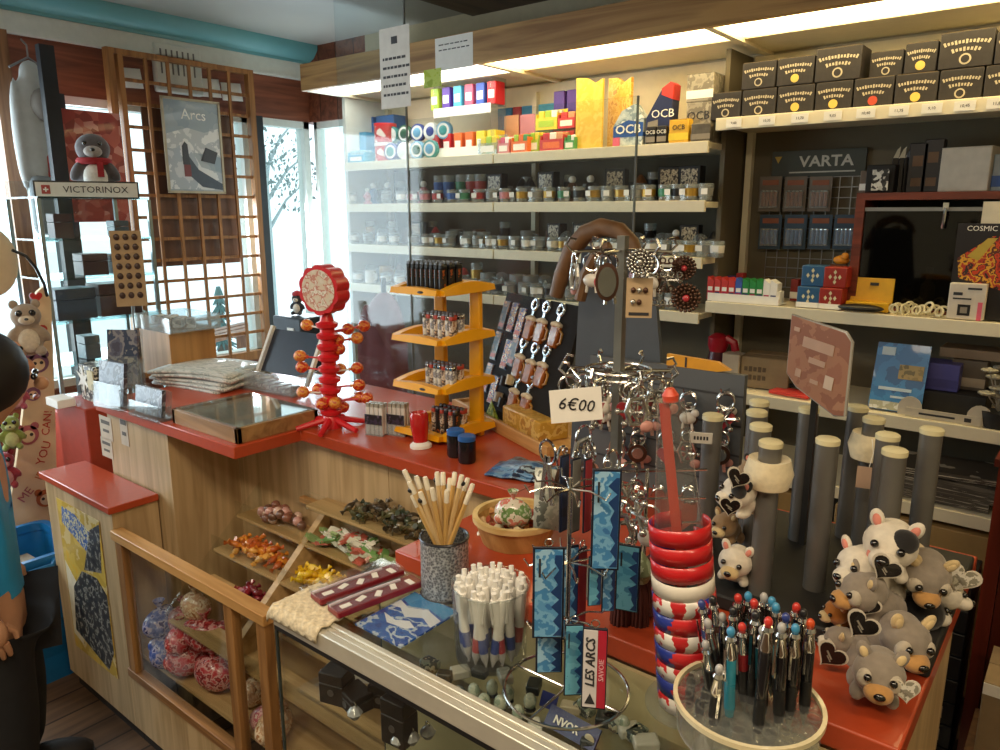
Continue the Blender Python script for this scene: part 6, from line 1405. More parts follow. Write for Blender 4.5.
hp('yellow wrapped sweet in the heap on the third right tray of the bin', 1, 1, 297, 352, 44, ['e8c020', 'f0d040', 'd8a818'], 'wrap', 6)
hp('brown wrapped sweet in the heap on the lowest right tray of the bin', 1, 2, 275, 340, 20, ['8a5a30', 'c89a60'], 'wrap', 7)
def bag(label, p, s_, mm, seed, knot=True):
    q = random.Random(seed); b_ = MB(); b_.ball((0, 0, s_ * .40), (s_ * .55, s_ * .36, s_ * .40), n=16)
    for i in range(7): b_.ball((q.uniform(-.4, .4) * s_, q.uniform(-.2, .2) * s_, q.uniform(.2, .6) * s_), s_ * .18, n=10)
    if knot: b_.lathe([(.10*s_, .7*s_), (.05*s_, .85*s_), (.16*s_, 1.05*s_), (.14*s_, 1.05*s_), (.03*s_, .86*s_)], 12)
    o = b_.build('sweet_bag', mm, loc=p, rz=q.uniform(0, 3)); tag(o, label, 'bag', 'bags of sweets in the bin'); return o
BG = [printed('bag_red', ['b83038', 'c85058', 'd8a0a0', '8a2028', 'b84848'], 60, .25, 'noise'), printed('bag_blue', ['4058a0', '6878b8', 'a8a8c8', '303c78'], 60, .25, 'noise'), printed('bag_pink', ['c88088', 'd8a8a8', 'b86070', 'e0c8c0'], 60, .25, 'noise'), printed('bag_cream', ['d8b898', 'c8a080', 'e0ccb0', 'a87850'], 60, .25, 'noise')]
for i, (px_, py_, s_, ci, z) in enumerate(((165, 650, .13, 1, .313), (192, 655, .14, 0, .313), (214, 672, .13, 0, .313), (186, 622, .12, 2, .40), (160, 622, .11, 1, .40), (206, 635, .12, 0, .42), (178, 640, .11, 0, .39), (196, 606, .10, 3, .50))):
    p = onz(px_, py_, z + s_ * .4); bag(['blue', 'red', 'red', 'pink', 'blue', 'red', 'red', 'cream'][i] + ' bag of sweets, ' + ['at the far left of the pile behind the left pane', 'low in the middle of the pile behind the left pane', 'low at the right of the pile behind the left pane', 'high in the middle of the pile behind the left pane', 'high at the left of the pile behind the left pane', 'high at the right of the pile behind the left pane', 'in the centre of the pile behind the left pane', 'on top of the pile behind the left pane'][i], (p.x, max(.96, min(1.16, p.y)), z), s_, BG[ci], i)
for i, (px_, py_, s_, ci, z) in enumerate(((256, 690, .10, 3, .313), (250, 740, .11, 3, .313), (270, 720, .10, 2, .313), (240, 650, .09, 0, .36))):
    p = onz(px_, py_, z + s_ * .4); bag(['cream bag of sweets high behind the right pane', 'cream bag of sweets low behind the right pane', 'pink bag of sweets behind the right pane', 'red bag of sweets at the edge of the right pane'][i], (min(-1.05, p.x), max(.96, min(1.15, p.y)), z), s_, BG[ci], 20 + i)
# cream lace cloth on the showcase corner
cl = MB(); q0 = onz(283, 617, GT + .006)
def fn(u, v):
    x = (u - .5) * .13; y = (v - .42) * .12; d = max(0, -y - .028) + max(0, -x - .055) + max(0, x - .09) * .0
    return (max(x, -.062) if x < -.055 else x, max(y, -.036), -d * .95 + .003 * math.sin(40 * u) * math.sin(33 * v))
cl.grid(fn, 26, 22)
o = cl.build('lace_cloth', mat('cream_lace', 'cfc2a6', .9, var=.25, scale=140, bump=.8), loc=(GX0 + .053, GY0 + .028, GT + .0075), solid=.0025); tag(o, 'cream lace cloth draped over the corner of the glass showcase', 'cloth')

# ------------------------------------------------------------------ things on the showcase top
# flat red gift packs
CP = clear('pack_film', 'f8f8f8', 1.2, haze=.02)
GR = mat('gift_red', '7c1020', .35, coat=.3)
fl = thing('clear_wallet', 'clear plastic wallet lying under the red packs on the showcase', 'wallet', onz(356, 584, GT + .0004), 1.40)
MB().box((0, 0, .004), (.17, .09, .007)).build('body', CP, fl, bev=.003)
for i, (px_, py_) in enumerate(((359, 587), (377, 599))):
    p = onz(px_, py_, GT + .009); t = thing('gift_pack', ['rear', 'front'][i] + ' long red gift pack in clear film on the showcase', 'gift pack', (p.x, p.y, GT + .0095), 1.38, 'red gift packs')
    MB().box((0, 0, .006), (.16, .036, .011)).build('tray', GR, t, bev=.002)
    MB().box((0, 0, .0135), (.162, .038, .0025)).build('film', CP, t)
    m = MB()
    for j in range(5): m.box((-.06 + .03 * j, -.006 + .004 * (j % 2), .0122), (.018, .010, .0012), rot=(0, 0, .4 * j))
    m.build('white_print', PAPER, t)
    MB().tube([(-.08, .008, .013), (-.02, .010, .0135), (.05, .008, .013)], .003, 6).build('pen', mat('pack_pen', 'b8a8b0', .3), t)
# blue mountain postcard in film
cs_ = [onz(360, 628, GT), onz(410, 592, GT), onz(455, 612, GT), onz(405, 651, GT)]
c = sum(cs_, Vector()) / 4; ex = ((cs_[2] - cs_[1]) + (cs_[3] - cs_[0])) / 2; ey = ((cs_[1] - cs_[0]) + (cs_[2] - cs_[3])) / 2
pc_ = thing('postcard', 'blue and white snowy mountain postcard lying on the showcase', 'postcard', (c.x, c.y, GT + .0005), math.atan2(ex.y, ex.x)); w, h = ex.length, ey.length
MB().box((0, 0, .002), (w, h, .003)).build('sheet', printed('mountain_blue', ['0c3c94', '1450ac', '1c60b8', 'b8cce0', '0c48a4', '1450ac'], 30, .25, 'noise', (1, 1.6, 1)), pc_)
def flat(poly, z, th, mm, name, par):
    m = MB(); n = len(poly); m.add([(x, y, z) for x, y in poly] + [(x, y, z + th) for x, y in poly], [tuple(reversed(range(n))), tuple(range(n, 2*n))] + [(i, (i+1) % n, n + (i+1) % n, n + i) for i in range(n)]); return m.build(name, mm, par)
flat([(-w*.48, h*.48), (w*.48, h*.48), (w*.48, h*.22), (w*.1, h*.30), (-w*.2, h*.2), (-w*.48, h*.28)], .0036, .0003, printed('card_sky', ['2c88c8', '3c98d4', '2478b8'], 10, .25, 'noise'), 'sky', pc_)
flat([(-w*.48, h*.24), (-w*.2, h*.16), (w*.1, h*.27), (w*.48, h*.18), (w*.48, h*.0), (w*.2, h*.1), (-w*.05, -h*.02), (-w*.3, h*.1), (-w*.48, h*.08)], .0036, .0003, mat('card_snow', 'dce4ec', .3), 'snow', pc_)
flat([(-w*.4, -h*.1), (-w*.1, -h*.14), (w*.1, -h*.05), (w*.3, -h*.12), (w*.2, -h*.2), (-w*.15, -h*.24)], .0036, .0003, mat('card_snow', 'dce4ec'), 'snow', pc_)
MB().box((0, 0, .0052), (w * 1.04, h * 1.04, .0012)).build('film', CP, pc_)
# mesh cup with pencils
b = onz(437, 598, GT); k = mpp(b); RC = 24 * k; HC = 62 * k
mc = thing('pencil_cup', 'silver mesh cup full of wooden pencils on the showcase', 'cup', (b.x, b.y + .02, GT + .0005))
def meshmat():
    m, nt, bs = _new('speckled_steel_mesh'); t = nt.nodes.new('ShaderNodeTexVoronoi'); t.inputs['Scale'].default_value = 260; nt.links.new(_coords(nt), t.inputs['Vector'])
    r = _ramp(nt, [(.0, S('3c3c40')), (.45, S('8c9096')), (.8, S('c8ccd0'))]); nt.links.new(t.outputs['Distance'], r.inputs[0]); nt.links.new(r.outputs[0], bs.inputs['Base Color']); bs.inputs['Metallic'].default_value = .5; bs.inputs['Roughness'].default_value = .35; _bump(nt, bs, t.outputs['Distance'], .6); return m
MB().lathe([(RC * .98, 0), (RC, .004), (RC, HC), (RC * .94, HC), (RC * .92, .008), (.001, .006)], 36).build('mesh_body', meshmat(), mc)
for z in (.003, HC): MB().ring((0, 0, z), RC, .0022, 36, 6).build('rim', mat('cup_rim', '4a4a4e', .3, .8), mc)
PCL = [wood('pencil_cedar', 'd8b070', 'c09850', 2, 12, .4), wood('pencil_pale', 'dcc090', 'c8a468', 2, 12, .4)]
q = random.Random(4); cx_, cy_ = b.x, b.y + .02
tops = [(404, 470), (409, 482), (416, 476), (425, 477), (432, 488), (437, 472), (443, 472), (450, 478), (455, 472), (462, 475), (468, 478), (473, 484), (470, 492), (420, 492), (447, 490), (460, 488), (412, 495)]
for i, (px_, py_) in enumerate(tops):
    tp_ = atw(px_, py_, dep((cx_, cy_, GT + .15)) + q.uniform(-.03, .03)); bt = Vector((cx_ - (tp_.x - cx_) * .45, cy_ - (tp_.y - cy_) * .45, GT + .008)); bt.x = cx_ + max(-RC*.7, min(RC*.7, bt.x - cx_)); bt.y = cy_ + max(-RC*.6, min(RC*.6, bt.y - cy_))
    d = tp_ - bt; L = d.length; t = thing('pencil', 'wooden pencil with pale end, %s from the left in the silver mesh cup' % nth(sorted(range(len(tops)), key=lambda j: tops[j][0]).index(i)), 'pencil', bt, 0, 'pencils in the mesh cup'); t.rotation_euler = d.to_track_quat('Z', 'Y').to_euler()
    MB().lathe([(.0042, .0), (.0042, L - .022)], 6).build('barrel', PCL[i % 2], t); MB().lathe([(.0044, L - .022), (.0044, L - .003), (.0035, L)], 10).build('pale_end', mat('pencil_end', 'e4dcc8', .4), t)
    if i % 4 == 1: MB().ball((0, -.004, L - .014), .0045, n=8).build('bead', BLACK, t)
# clear jar of white pens
b = onz(482, 662, GT); k = mpp(b); RJ = 39 * k; HJ = 80 * k; jx, jy = b.x, b.y + .02
jr = thing('pen_jar', 'clear plastic jar packed with white pens on the showcase', 'jar', (jx, jy, GT + .0005))
MB().lathe([(RJ * .9, 0), (RJ * .92, .004), (RJ, HJ), (RJ * .97, HJ), (RJ * .89, .006), (.001, .005)], 40).build('clear_body', clear('jar_plastic', 'f4f6f6', 1.0, haze=.015), jr)
MB().ring((0, 0, HJ), RJ * .99, .0015, 40, 6).build('rim', clear('jar_plastic', 'f0f3f3'), jr)
q = random.Random(9); pens = []
for ring_, n in ((.80, 17), (.52, 11), (.22, 5)):
    for i in range(n): pens.append((ring_, 2 * PI * i / n + q.uniform(-.12, .12)))
WPEN = mat('pen_white', 'e6e4de', .35); BAND = [mat('pen_band_blue', '24408c', .3), mat('pen_band_red', 'a82838', .3), mat('pen_band_blue', '24408c')]
def wpen():
    t = thing('white_pen', 'x', 'pen', (0, 0, 0), 0, 'white pens in the clear jar')
    MB().lathe([(.0008, 0), (.002, .006), (.0042, .014), (.0048, .024)], 10).build('tip', mat('pen_tip', 'b8b8b8', .3), t); MB().lathe([(.005, .024), (.0052, .046)], 10).build('grip', BAND[0], t); MB().lathe([(.005, .046), (.0052, .105), (.0046, .108)], 10).build('barrel', WPEN, t); MB().lathe([(.0028, .108), (.0028, .118)], 8).build('button', mat('pen_button', 'e4e2dc', .3), t); MB().box((0, -.0062, .09), (.003, .0015, .034)).build('clip', WPEN, t)
    return t
wp = None
for i, (rg, a) in enumerate(pens):
    bt = Vector((jx + RJ * .86 * rg * math.cos(a), jy + RJ * .86 * rg * math.sin(a), GT + .0065)); tw = .35 * (1 if i % 2 else -1)
    tp_ = Vector((jx + RJ * (rg + .03) * math.cos(a + tw), jy + RJ * (rg + .03) * math.sin(a + tw), GT + .121)); e = (tp_ - bt).to_track_quat('Z', 'Y').to_euler()
    lb = 'white pen, %s around the %s ring of the clear jar' % (nth(i if i < 17 else i - 17 if i < 28 else i - 28), 'outer' if i < 17 else 'inner' if i < 28 else 'centre')
    if wp is None: wp = wpen(); wp['label'] = lb; wp.location = bt; wp.rotation_euler = e; wp.scale = (1.35, 1.35, 1.0)
    else: dup(wp, bt, rot=e, label=lb, mats={'grip': BAND[i % 3]}, scale=(1.35, 1.35, 1.0))
# round basket of sweets on the counter behind the jar
b = onz(506, 545, CT); k = mpp(b) * 1.08
bk = thing('round_basket', 'round wooden basket with pale rim on the counter behind the pen jar', 'basket', (b.x, b.y + .03, CT + .0005))
RB = 40 * k
MB().lathe([(RB * .8, 0), (RB * .98, .045), (RB * .92, .045), (RB * .76, .006), (.001, .006)], 36).build('bowl', wood('basket_wood', 'd0a868', 'a87c40', 2, 9), bk)
MB().lathe([(RB * .90, .042), (RB * 1.02, .042), (RB * 1.02, .052), (RB * .90, .052)], 36, closed=True).build('rim', wood('basket_rim', 'e4c88c', 'd0ac68', 0, 9), bk)
heap('small wrapped sweet in the round basket behind the pen jar', 'sweets in the round basket', b.x - RB * .6, b.x + RB * .6, b.y + .03 - RB * .6, b.y + .03 + RB * .6, CT + .008, 46, ['c86a48', 'd8b888', 'a85040', 'e0d0a8', 'c89058'], 'wrap', 31, up=.04)
p = Vector((b.x + .02, b.y - .005, CT + .055)); bag('clear bag of green and pink sweets in the round basket', p - Vector((0, 0, .01)), .065, printed('bag_clear', ['b8c0a8', '6c8c54', 'd8d0c0', 'c87868', 'a8b090'], 40, .2, 'noise'), 44)
o = MB().box((0, 0, 0), (.05, .035, .0012), rot=(.35, .1, .3)).build('price_card', PAPER, loc=(b.x + RB * .9, b.y + .03, CT + .066)); tag(o, 'small white price card leaning on the basket rim', 'price card')
# clear cone of slap bands
b = onz(690, 702, GT); cw_ = dep(b); k = cw_ / 750; bx_, by_ = b.x, b.y
LN = Matrix.Rotation(-.11, 4, fw)                              # the tube stands a little askew
LE = LN.to_euler()
def on_cone(z): return Vector((bx_, by_, GT + .0005)) + LN.to_3x3() @ Vector((0, 0, z))
cn = thing('clear_cone', 'tall clear tapered tube holding red and blue bands on the showcase', 'display tube', (bx_, by_, GT + .0005), rot=LE); HCN = .41
MB().lathe([(.058, 0), (.058, .004), (.001, .004)], 32).build('base', ACRYL, cn)
MB().lathe([(.036, .004), (.034, .20), (.016, HCN)], 32).build('tube', clear('cone_plastic', 'f4f4f0', 1.6, haze=.04), cn)
bands = [printed('band_tricolour', ['b81e24', 'b81e24', 'c8282c', '24348c', 'c02428', 'dcd8d0', 'b81e24'], 9, .3, 'noise'), printed('band_redblue', ['b41c22', '24348c', 'c02428', 'b41c22', 'd8d4cc'], 8, .3, 'noise', seed=5.0), mat('band_white', 'd8d2c6', .4), mat('band_red', 'c0181e', .35, coat=.3)]
q = random.Random(2)
for i in range(11):
    z = .012 + .0228 * i; rr_ = .0405 - .0004 * i; mi = [0, 1, 0, 1, 0, 1, 0, 2, 3, 3, 3][i]
    n = 30; a0 = facing(690) - PI/2 + q.uniform(-.5, .5) + PI; span = 5.5; m = MB(); tl = q.uniform(-.12, .12) if i > 5 else q.uniform(-.05, .05)
    def fn(u, v, a0=a0, rr_=rr_, tl=tl):
        a = a0 + span * (u - .5) + PI; r_ = rr_ + .003 * u; return (r_ * math.cos(a), r_ * math.sin(a), (v - .5) * .0215 + tl * r_ * math.sin(a - a0 + 1.2) * .5)
    m.grid(fn, n, 2); o = m.build('slap_band', bands[mi], loc=on_cone(z + .004), solid=.0012); o.rotation_euler = LE
    tag(o, '%s band from the bottom, %s, around the clear cone' % (nth(i), ['red, white and blue', 'red and blue', 'white', 'plain red'][mi]), 'slap band', 'slap bands on the clear cone')
for i in range(3):
    m = MB(); z = GT + .275
    def fn(u, v, i=i): a = facing(690) + 1.4 + 2.6 * u + .3 * i; return (.037 * math.cos(a), .037 * math.sin(a), (v - .5) * .02 + .04 * (i - 1) * .7 - .05)
    m.grid(fn, 16, 2); o = m.build('slap_band', mat('band_blue', '2c3c94', .35), loc=on_cone(z - .01 - GT), solid=.001); o.rotation_euler = LE; tag(o, '%s blue band from the bottom behind the upper part of the cone' % nth(i), 'slap band', 'blue slap bands')
rs = thing('red_stick', 'red-orange ruler strip standing inside the clear cone', 'ruler', on_cone(.006), rot=(LN @ Matrix.Rotation(facing(690), 4, 'Z')).to_euler()); MB().box((-.002, 0, .2), (.012, .003, .40), rot=(0, -.03, 0)).build('strip', mat('orange_red', 'b8402c', .4), rs); MB().lathe([(.009, .402), (.010, .410), (.005, .418)], 16).build('cap', mat('cap_orange_red', 'c84830', .4), rs)
# wire ring stand with long souvenir strips
b = onz(566, 690, GT); sxx, syy = b.x, b.y; SW = dep((sxx, syy, 1.2))
ss = thing('strip_stand', 'wire spinner stand hung with long blue souvenir strips on the showcase', 'stand', (sxx, syy, GT + .0005))
WIRE = mat('chrome_wire', 'c8c8c4', .2, 1.0, var=.03)
MB().ring((0, 0, .003), .083, .0022, 48, 6).build('base_ring', WIRE, ss)
m = MB()
for a in (0, PI/2): m.tube([(-.083 * math.cos(a), -.083 * math.sin(a), .003), (.083 * math.cos(a), .083 * math.sin(a), .003)], .0018, 6)
m.tube([(0, 0, .003), (0, 0, .30)], .003, 8); m.build('pole', WIRE, ss)
for z, n in ((.285, 8), (.185, 8), (.105, 6)):
    m = MB()
    for i in range(n): a = 2*PI*i/n; m.tube([(0, 0, z), (.03 * math.cos(a), .03 * math.sin(a), z + .004), (.052 * math.cos(a), .052 * math.sin(a), z - .002), (.058 * math.cos(a), .058 * math.sin(a), z + .008)], .0014, 5)
    m.build('hook_wires', WIRE, ss)
SB = [printed('strip_blue', ['3c74b0', '5a98cc', '74aed8', '4484bc', '98c4e4', '4c8cc4'], 30, .3, 'noise'), printed('strip_teal', ['4890b4', '5ca4c4', '6cb4d0', '4080a8'], 26, .3, 'noise', seed=2.0), mat('strip_crimson', '8c2430', .4), mat('strip_grey', '70706c', .4), printed('strip_night', ['141c34', '1c2848', '24365c'], 30, .3, 'noise')]
def sstrip(label, px0, px1, py0, py1, mi, yaw=0.0, dw=0.0, edge=False, txt=False):
    w0 = SW + dw; ptop, pbot = atw((px0 + px1) / 2, py0, w0), atw((px0 + px1) / 2, py1, w0)
    L = (py1 - py0) * w0 / 690; wd_ = max(.006, (px1 - px0) * w0 / 750 / max(.25, math.cos(yaw)))
    t = thing('souvenir_strip', label, 'souvenir strip', (ptop.x, ptop.y, ptop.z), facing((px0 + px1) / 2) + yaw, 'souvenir strips')
    MB().box((0, .0008, -L / 2), (wd_, .003, L)).build('backing', mat('strip_border', '141a2c', .4), t, bev=.0008)
    if txt:
        MB().box((-wd_ * .17, -.0012, -L / 2), (wd_ * .56, .0012, L * .95)).build('white_panel', mat('strip_white', 'd0ccd0', .4), t); MB().box((wd_ * .29, -.0012, -L / 2), (wd_ * .34, .0012, L * .95)).build('red_panel', mat('strip_red_panel', 'b02038', .4), t)
        text('LES ARCS', wd_ * .52, INK, t, (-wd_ * .15, -.0022, -L * .42), (PI/2, -PI/2, 0), bold=.0003, shear=.2); text('SAVOIE', wd_ * .30, mat('strip_pink', 'd8a0a8', .4), t, (wd_ * .29, -.0022, -L * .5), (PI/2, -PI/2, 0))
        MB().prism([(-wd_*.36, -L*.93), (wd_*.06, -L*.93), (-wd_*.15, -L*.80)], .001, M=Matrix.Translation((0, -.002, 0))).build('emblem', INK, t)
    else:
        MB().box((0, -.0012, -L / 2), (wd_ * .86, .0012, L * .95)).build('print', SB[mi], t)
        if mi < 2:
            q = random.Random(int(px0 * 7 + py0)); pl = [(wd_ * .42, -L * .96), (wd_ * .42, -L * .08)]
            for j in range(12): pl.append((wd_ * (.20 + .20 * q.random() * (1 - j % 2) - .18 * q.random() * (j % 2)), -L * (.08 + .88 * j / 11)))
            MB().prism(list(reversed(pl)), .0008, M=Matrix.Translation((0, -.002, 0))).build('fir_print', mat('fir_print_navy', '1a3c70', .4), t)
            MB().box((-wd_ * .28, -.002, -L * .22), (wd_ * .07, .0008, L * .2)).build('caption', INK, t)
    MB().ring((0, 0, .006), .005, .0008, 14, 5, ax='y').build('eyelet', WIRE, t)
for a in ((561, 569, 455, 530, 4, .9, .05, 'dark strip edge-on at the left of the upper tier'), (572, 581, 458, 531, 3, .8, .03, 'grey strip in the upper tier of the spinner'), (585, 592, 458, 531, 2, .9, .02, 'crimson strip in the upper tier of the spinner'), (593, 622, 469, 570, 0, .1, -.045, 'widest blue strip with fir print in the upper tier'), (617, 641, 545, 612, 1, -.2, .06, 'grey-blue strip behind the wide one, right side of the lower tier'),
          (533, 565, 547, 640, 0, .05, -.03, 'blue strip with fir print at the left of the lower tier'), (563, 579, 546, 640, 0, .5, .02, 'narrow blue strip second from the left in the lower tier'), (578, 587, 548, 632, 2, .9, .03, 'crimson strip in the lower tier of the spinner'), (589, 602, 556, 606, 1, .3, .0, 'short pale blue strip in the middle of the lower tier'), (603, 616, 558, 612, 0, .3, .02, 'short dark blue strip in the middle of the lower tier'),
          (536, 563, 621, 674, 0, .1, .01, 'blue strip below the left one, lowest tier of the spinner'), (565, 584, 624, 698, 1, .15, -.02, 'teal strip beside the lettered one in the lowest tier')):
    sstrip(a[7], *a[:7])
sstrip('white and red strip lettered with the resort name in the lowest tier', 583, 608, 628, 712, 0, -.05, -.05, txt=True)

# ------------------------------------------------------------------ round clear pen rack in the foreground
RZ = 1.105; b = onz(748, 702, RZ); k = mpp(b); RR = 71 * k; PXC, PYC = b.x, b.y
pr_ = thing('pen_rack', 'round clear pen rack with a cream rim in the foreground', 'pen rack', (PXC, PYC, GT + .0005)); HZ = RZ - GT
MB().lathe([(RR * .97, HZ - .002), (RR * 1.03, HZ - .002), (RR * 1.03, HZ + .004), (RR * .97, HZ + .004)], 48, closed=True).build('rim', mat('cream_rim', 'd8cca8', .3, coat=.4), pr_)
MB().lathe([(RR * .97, HZ - .034), (RR * .99, HZ - .002)], 48).build('wall', clear('rack_plastic', 'f2f2ec', 1.5, haze=.05), pr_)
MB().lathe([(RR * .96, HZ - .038), (RR * .96, HZ - .034), (.001, HZ - .034), (.001, HZ - .038)], 40).build('lower_plate', clear('rack_plate', 'e8e4d4', 1.2, haze=.22), pr_)
m = MB()
for i in range(18):
    a = 2*PI*i/18
    for r_ in (.86, .60): m.ring((RR * r_ * math.cos(a), RR * r_ * math.sin(a), HZ - .004), .0085, .0012, 12, 5)
m.build('sockets', clear('rack_plastic', 'f2f2ec'), pr_)
MB().lathe([(.060, 0), (.060, .004), (.036, .008), (.034, HZ - .038)], 28).build('pedestal', mat('pedestal_grey', '6c7478', .3, .3), pr_)
PENC = {'k': '15151a', 'b': '2c3c7c', 't': '2c88a0', 'r': '8c1c24', 'g': '3c3c38', 'n': '4a2c24', 's': '6c7078', 'w': 'b8b8b0'}
CAPC = {'r': 'c03028', 'b': '3c8cb8', 'k': '1c1c20', 'o': 'c84a20', 's': 'a8a8a8', 'n': '2c3c80'}
pl = [(707, 618, 722, 700, 'k', 's'), (733, 606, 737, 700, 'g', 'k'), (754, 598, 758, 700, 'n', 'r'), (763, 625, 762, 725, 'g', 's'), (772, 596, 772, 695, 'b', 'b'), (782, 622, 778, 735, 'k', 's'), (804, 608, 800, 705, 'k', 'k'), (701, 599, 716, 690, 'b', 'n'), (712, 595, 722, 680, 'n', 'k'), (722, 612, 727, 690, 'k', 's'), (731, 626, 729, 728, 't', 'b'), (738, 593, 738, 680, 'r', 'r'), (742, 622, 744, 712, 'r', 'r'), (748, 591, 752, 690, 't', 'b'), (756, 610, 750, 715, 'k', 'k'), (764, 592, 764, 690, 'g', 's'), (769, 616, 756, 745, 'k', 'r'), (776, 602, 776, 705, 'g', 'b'), (786, 612, 784, 720, 'b', 'n'), (797, 602, 796, 700, 'n', 'r'), (796, 623, 788, 730, 'k', 'b'), (811, 618, 803, 725, 'k', 'o'), (720, 664, 712, 735, 'k', 's'), (705, 640, 715, 705, 's', 's')]
for i, (tx, ty_2, bx2, by2, cb_, cc) in enumerate(pl):
    bt = onz(bx2, by2, RZ - .030); dv = Vector((bt.x - PXC, bt.y - PYC, 0)); 
    if dv.length > RR * .86: dv = dv.normalized() * RR * .86; bt = Vector((PXC, PYC, RZ - .030)) + Vector((dv.x, dv.y, 0))
    tp_ = atw(tx, ty_2, dep(bt) - .035); d = tp_ - bt; L = min(.19, d.length)
    t = thing('pen', '%s pen with %s top, %s from the left in the round rack' % ({'k': 'black', 'b': 'blue', 't': 'teal', 'r': 'dark red', 'g': 'grey', 'n': 'brown', 's': 'silver', 'w': 'white'}[cb_], {'r': 'a red', 'b': 'a light blue', 'k': 'a black', 'o': 'an orange', 's': 'a silver', 'n': 'a navy'}[cc], nth(sorted(range(len(pl)), key=lambda j: pl[j][0]).index(i))), 'pen', bt, 0, 'pens in the round rack'); t.rotation_euler = d.to_track_quat('Z', 'Y').to_euler()
    cm = mat('pen_' + cb_, PENC[cb_], .2, coat=.6)
    MB().lathe([(.0008, 0), (0.0031, .010), (0.0053, .018)], 12).build('tip', CHROME, t); MB().lathe([(0.0048, .018), (0.0065, .03), (0.0062, .06)], 14).build('grip', BLACK if cb_ != 't' else cm, t)
    MB().lathe([(0.0064, .061), (0.0066, L - .042), (0.0062, L - .04)], 14).build('barrel', cm, t); MB().lathe([(0.0067, L - .04), (0.0070, L - .036), (0.0048, L - .02), (0.0066, L - .016), (0.0048, L - .012)], 14).build('collar', CHROME, t)
    MB().ball((0, 0, L - .007), (.0048, .0048, .0062), n=10).build('top', mat('pen_top_' + cc, CAPC[cc], .3, coat=.5), t); MB().box((0, -.0100, L - .045), (.003, .0015, .04)).build('clip', CHROME, t)
for i, (px_, py_) in enumerate(((697, 668), (691, 679), (690, 691), (706, 690), (700, 703))):
    p = onz(px_, py_, RZ - .018); o = MB().lathe([(.0015, -.03), (.005, -.02), (.0055, .0), (.003, .006)], 12).build('ballpoint_pen', BLACK, loc=p); tag(o, '%s short black pen from the back, low at the left of the round rack' % nth(i), 'pen', 'short black pens in the round rack')
# ------------------------------------------------------------------ inside the showcase
Z1 = .8645
def inb(label, px_, py_, d, mm, rz=0, z=Z1, name='watch_box'):
    p = onz(px_, py_, z); y = max(GY0 + .05, min(GY1 - .06, p.y)); t = thing(name, label, 'box', (p.x, y, z), rz, 'boxes inside the showcase'); MB().b2((-d[0]/2, -d[1]/2, 0), (d[0]/2, d[1]/2, d[2] * .65)).build('base', mm, t, bev=.002); MB().b2((-d[0]/2, -d[1]/2, d[2] * .66), (d[0]/2, d[1]/2, d[2])).build('lid', mm, t, bev=.002); MB().lathe([(.006, 0), (.006, .001)], 12, M=Matrix.Translation((0, -d[1]/2, d[2] * .4)) @ Matrix.Rotation(PI/2, 4, 'X')).build('badge', GREY, t); return t
BXK = mat('watch_box_black', '1a1816', .5)
inb('upright black watch box at the left on the showcase shelf', 338, 698, (.045, .04, .055), BXK, .3)
inb('low black watch box right of the upright one on the showcase shelf', 356, 706, (.05, .04, .03), BXK, -.2)
inb('black watch box near the middle of the showcase shelf', 384, 702, (.04, .04, .04), BXK, .4)
inb('tall black box by the middle of the showcase shelf', 400, 740, (.045, .035, .075), BXK, .1)
p = onz(360, 684, Z1); o = MB().add([(-.02, 0, 0), (.025, 0, .0), (.03, .005, .03), (-.01, .006, .04), (-.02, .012, 0), (.025, .012, 0)], [(0, 1, 2, 3), (0, 4, 5, 1), (1, 5, 2), (0, 3, 4), (4, 3, 2, 5)]).build('white_card', PAPER, loc=(p.x, min(p.y, GY1 - .03), Z1 + .002), rz=.5); tag(o, 'folded white card behind the black watch boxes', 'card')
for i, (px_, py_) in enumerate(((350, 722), (396, 748), (412, 744), (428, 738))):
    p = onz(px_, py_, Z1); t = thing('crystal_charm', '%s small crystal charm from the left at the shelf front of the showcase' % nth(i), 'charm', (p.x, max(GY0 + .04, min(GY1 - .04, p.y)), Z1 + .0005), 0, 'crystal charms in the showcase'); MB().lathe([(.006, 0), (.013, .010), (.008, .018), (.001, .022)], 7).build('crystal', mat('crystal_pale', 'c8ccd0', .1, .3), t); MB().ring((0, 0, .024), .004, .001, 12, 5, ax='y').build('loop', WIRE, t)
Z2 = .9355
def under(px_, py_, z=Z2 + .015):
    p = onz(px_, py_, z); return (p.x, max(GY0 + .105, min(GY1 - .035, p.y)), Z2)
for i, (px_, py_) in enumerate(((474, 690), (484, 700), (492, 686), (500, 702), (508, 692), (518, 712), (470, 712), (530, 700), (640, 700), (655, 690), (622, 668))):
    t = thing('stone_egg', '%s pale polished stone from the left under the showcase top' % nth(i), 'stone', under(px_, py_), i, 'polished stones in the showcase'); MB().ball((0, 0, .013), (.010, .009, .013), n=12).build('stone', printed('stone_pale', ['98a498', 'b0b8a8', '889888', 'c0c0b0'], 30, .25, 'noise'), t); MB().lathe([(.009, 0), (.008, .004), (.001, .004)], 12).build('stand', BLACK, t)
p = under(572, 728); bc_ = thing('brand_card', 'dark blue card with white letters inside the showcase under the wire ring', 'card', (p[0], p[1], Z2 + .016), -.05)
MB().box((0, 0, 0), (.085, .003, .030), rot=(-.75, 0, 0)).build('card', mat('card_navy', '283468', .4), bc_); text('NVOR', .015, PAPER, bc_, (-.008, -.003, .001), (PI/2 - .75, 0, 0), bold=.0004); MB().ball((.032, -.004, .0), (.008, .002, .008)).build('cream_patch', mat('card_cream', 'c0b8a0', .4), bc_)
p = under(549, 700); o = MB().box((0, 0, 0), (.026, .003, .022), rot=(-.5, 0, .1)).build('blue_card', mat('card_navy2', '28347c', .4), loc=(p[0], p[1], Z2 + .014)); tag(o, 'small dark blue card inside the showcase below the strips', 'card')
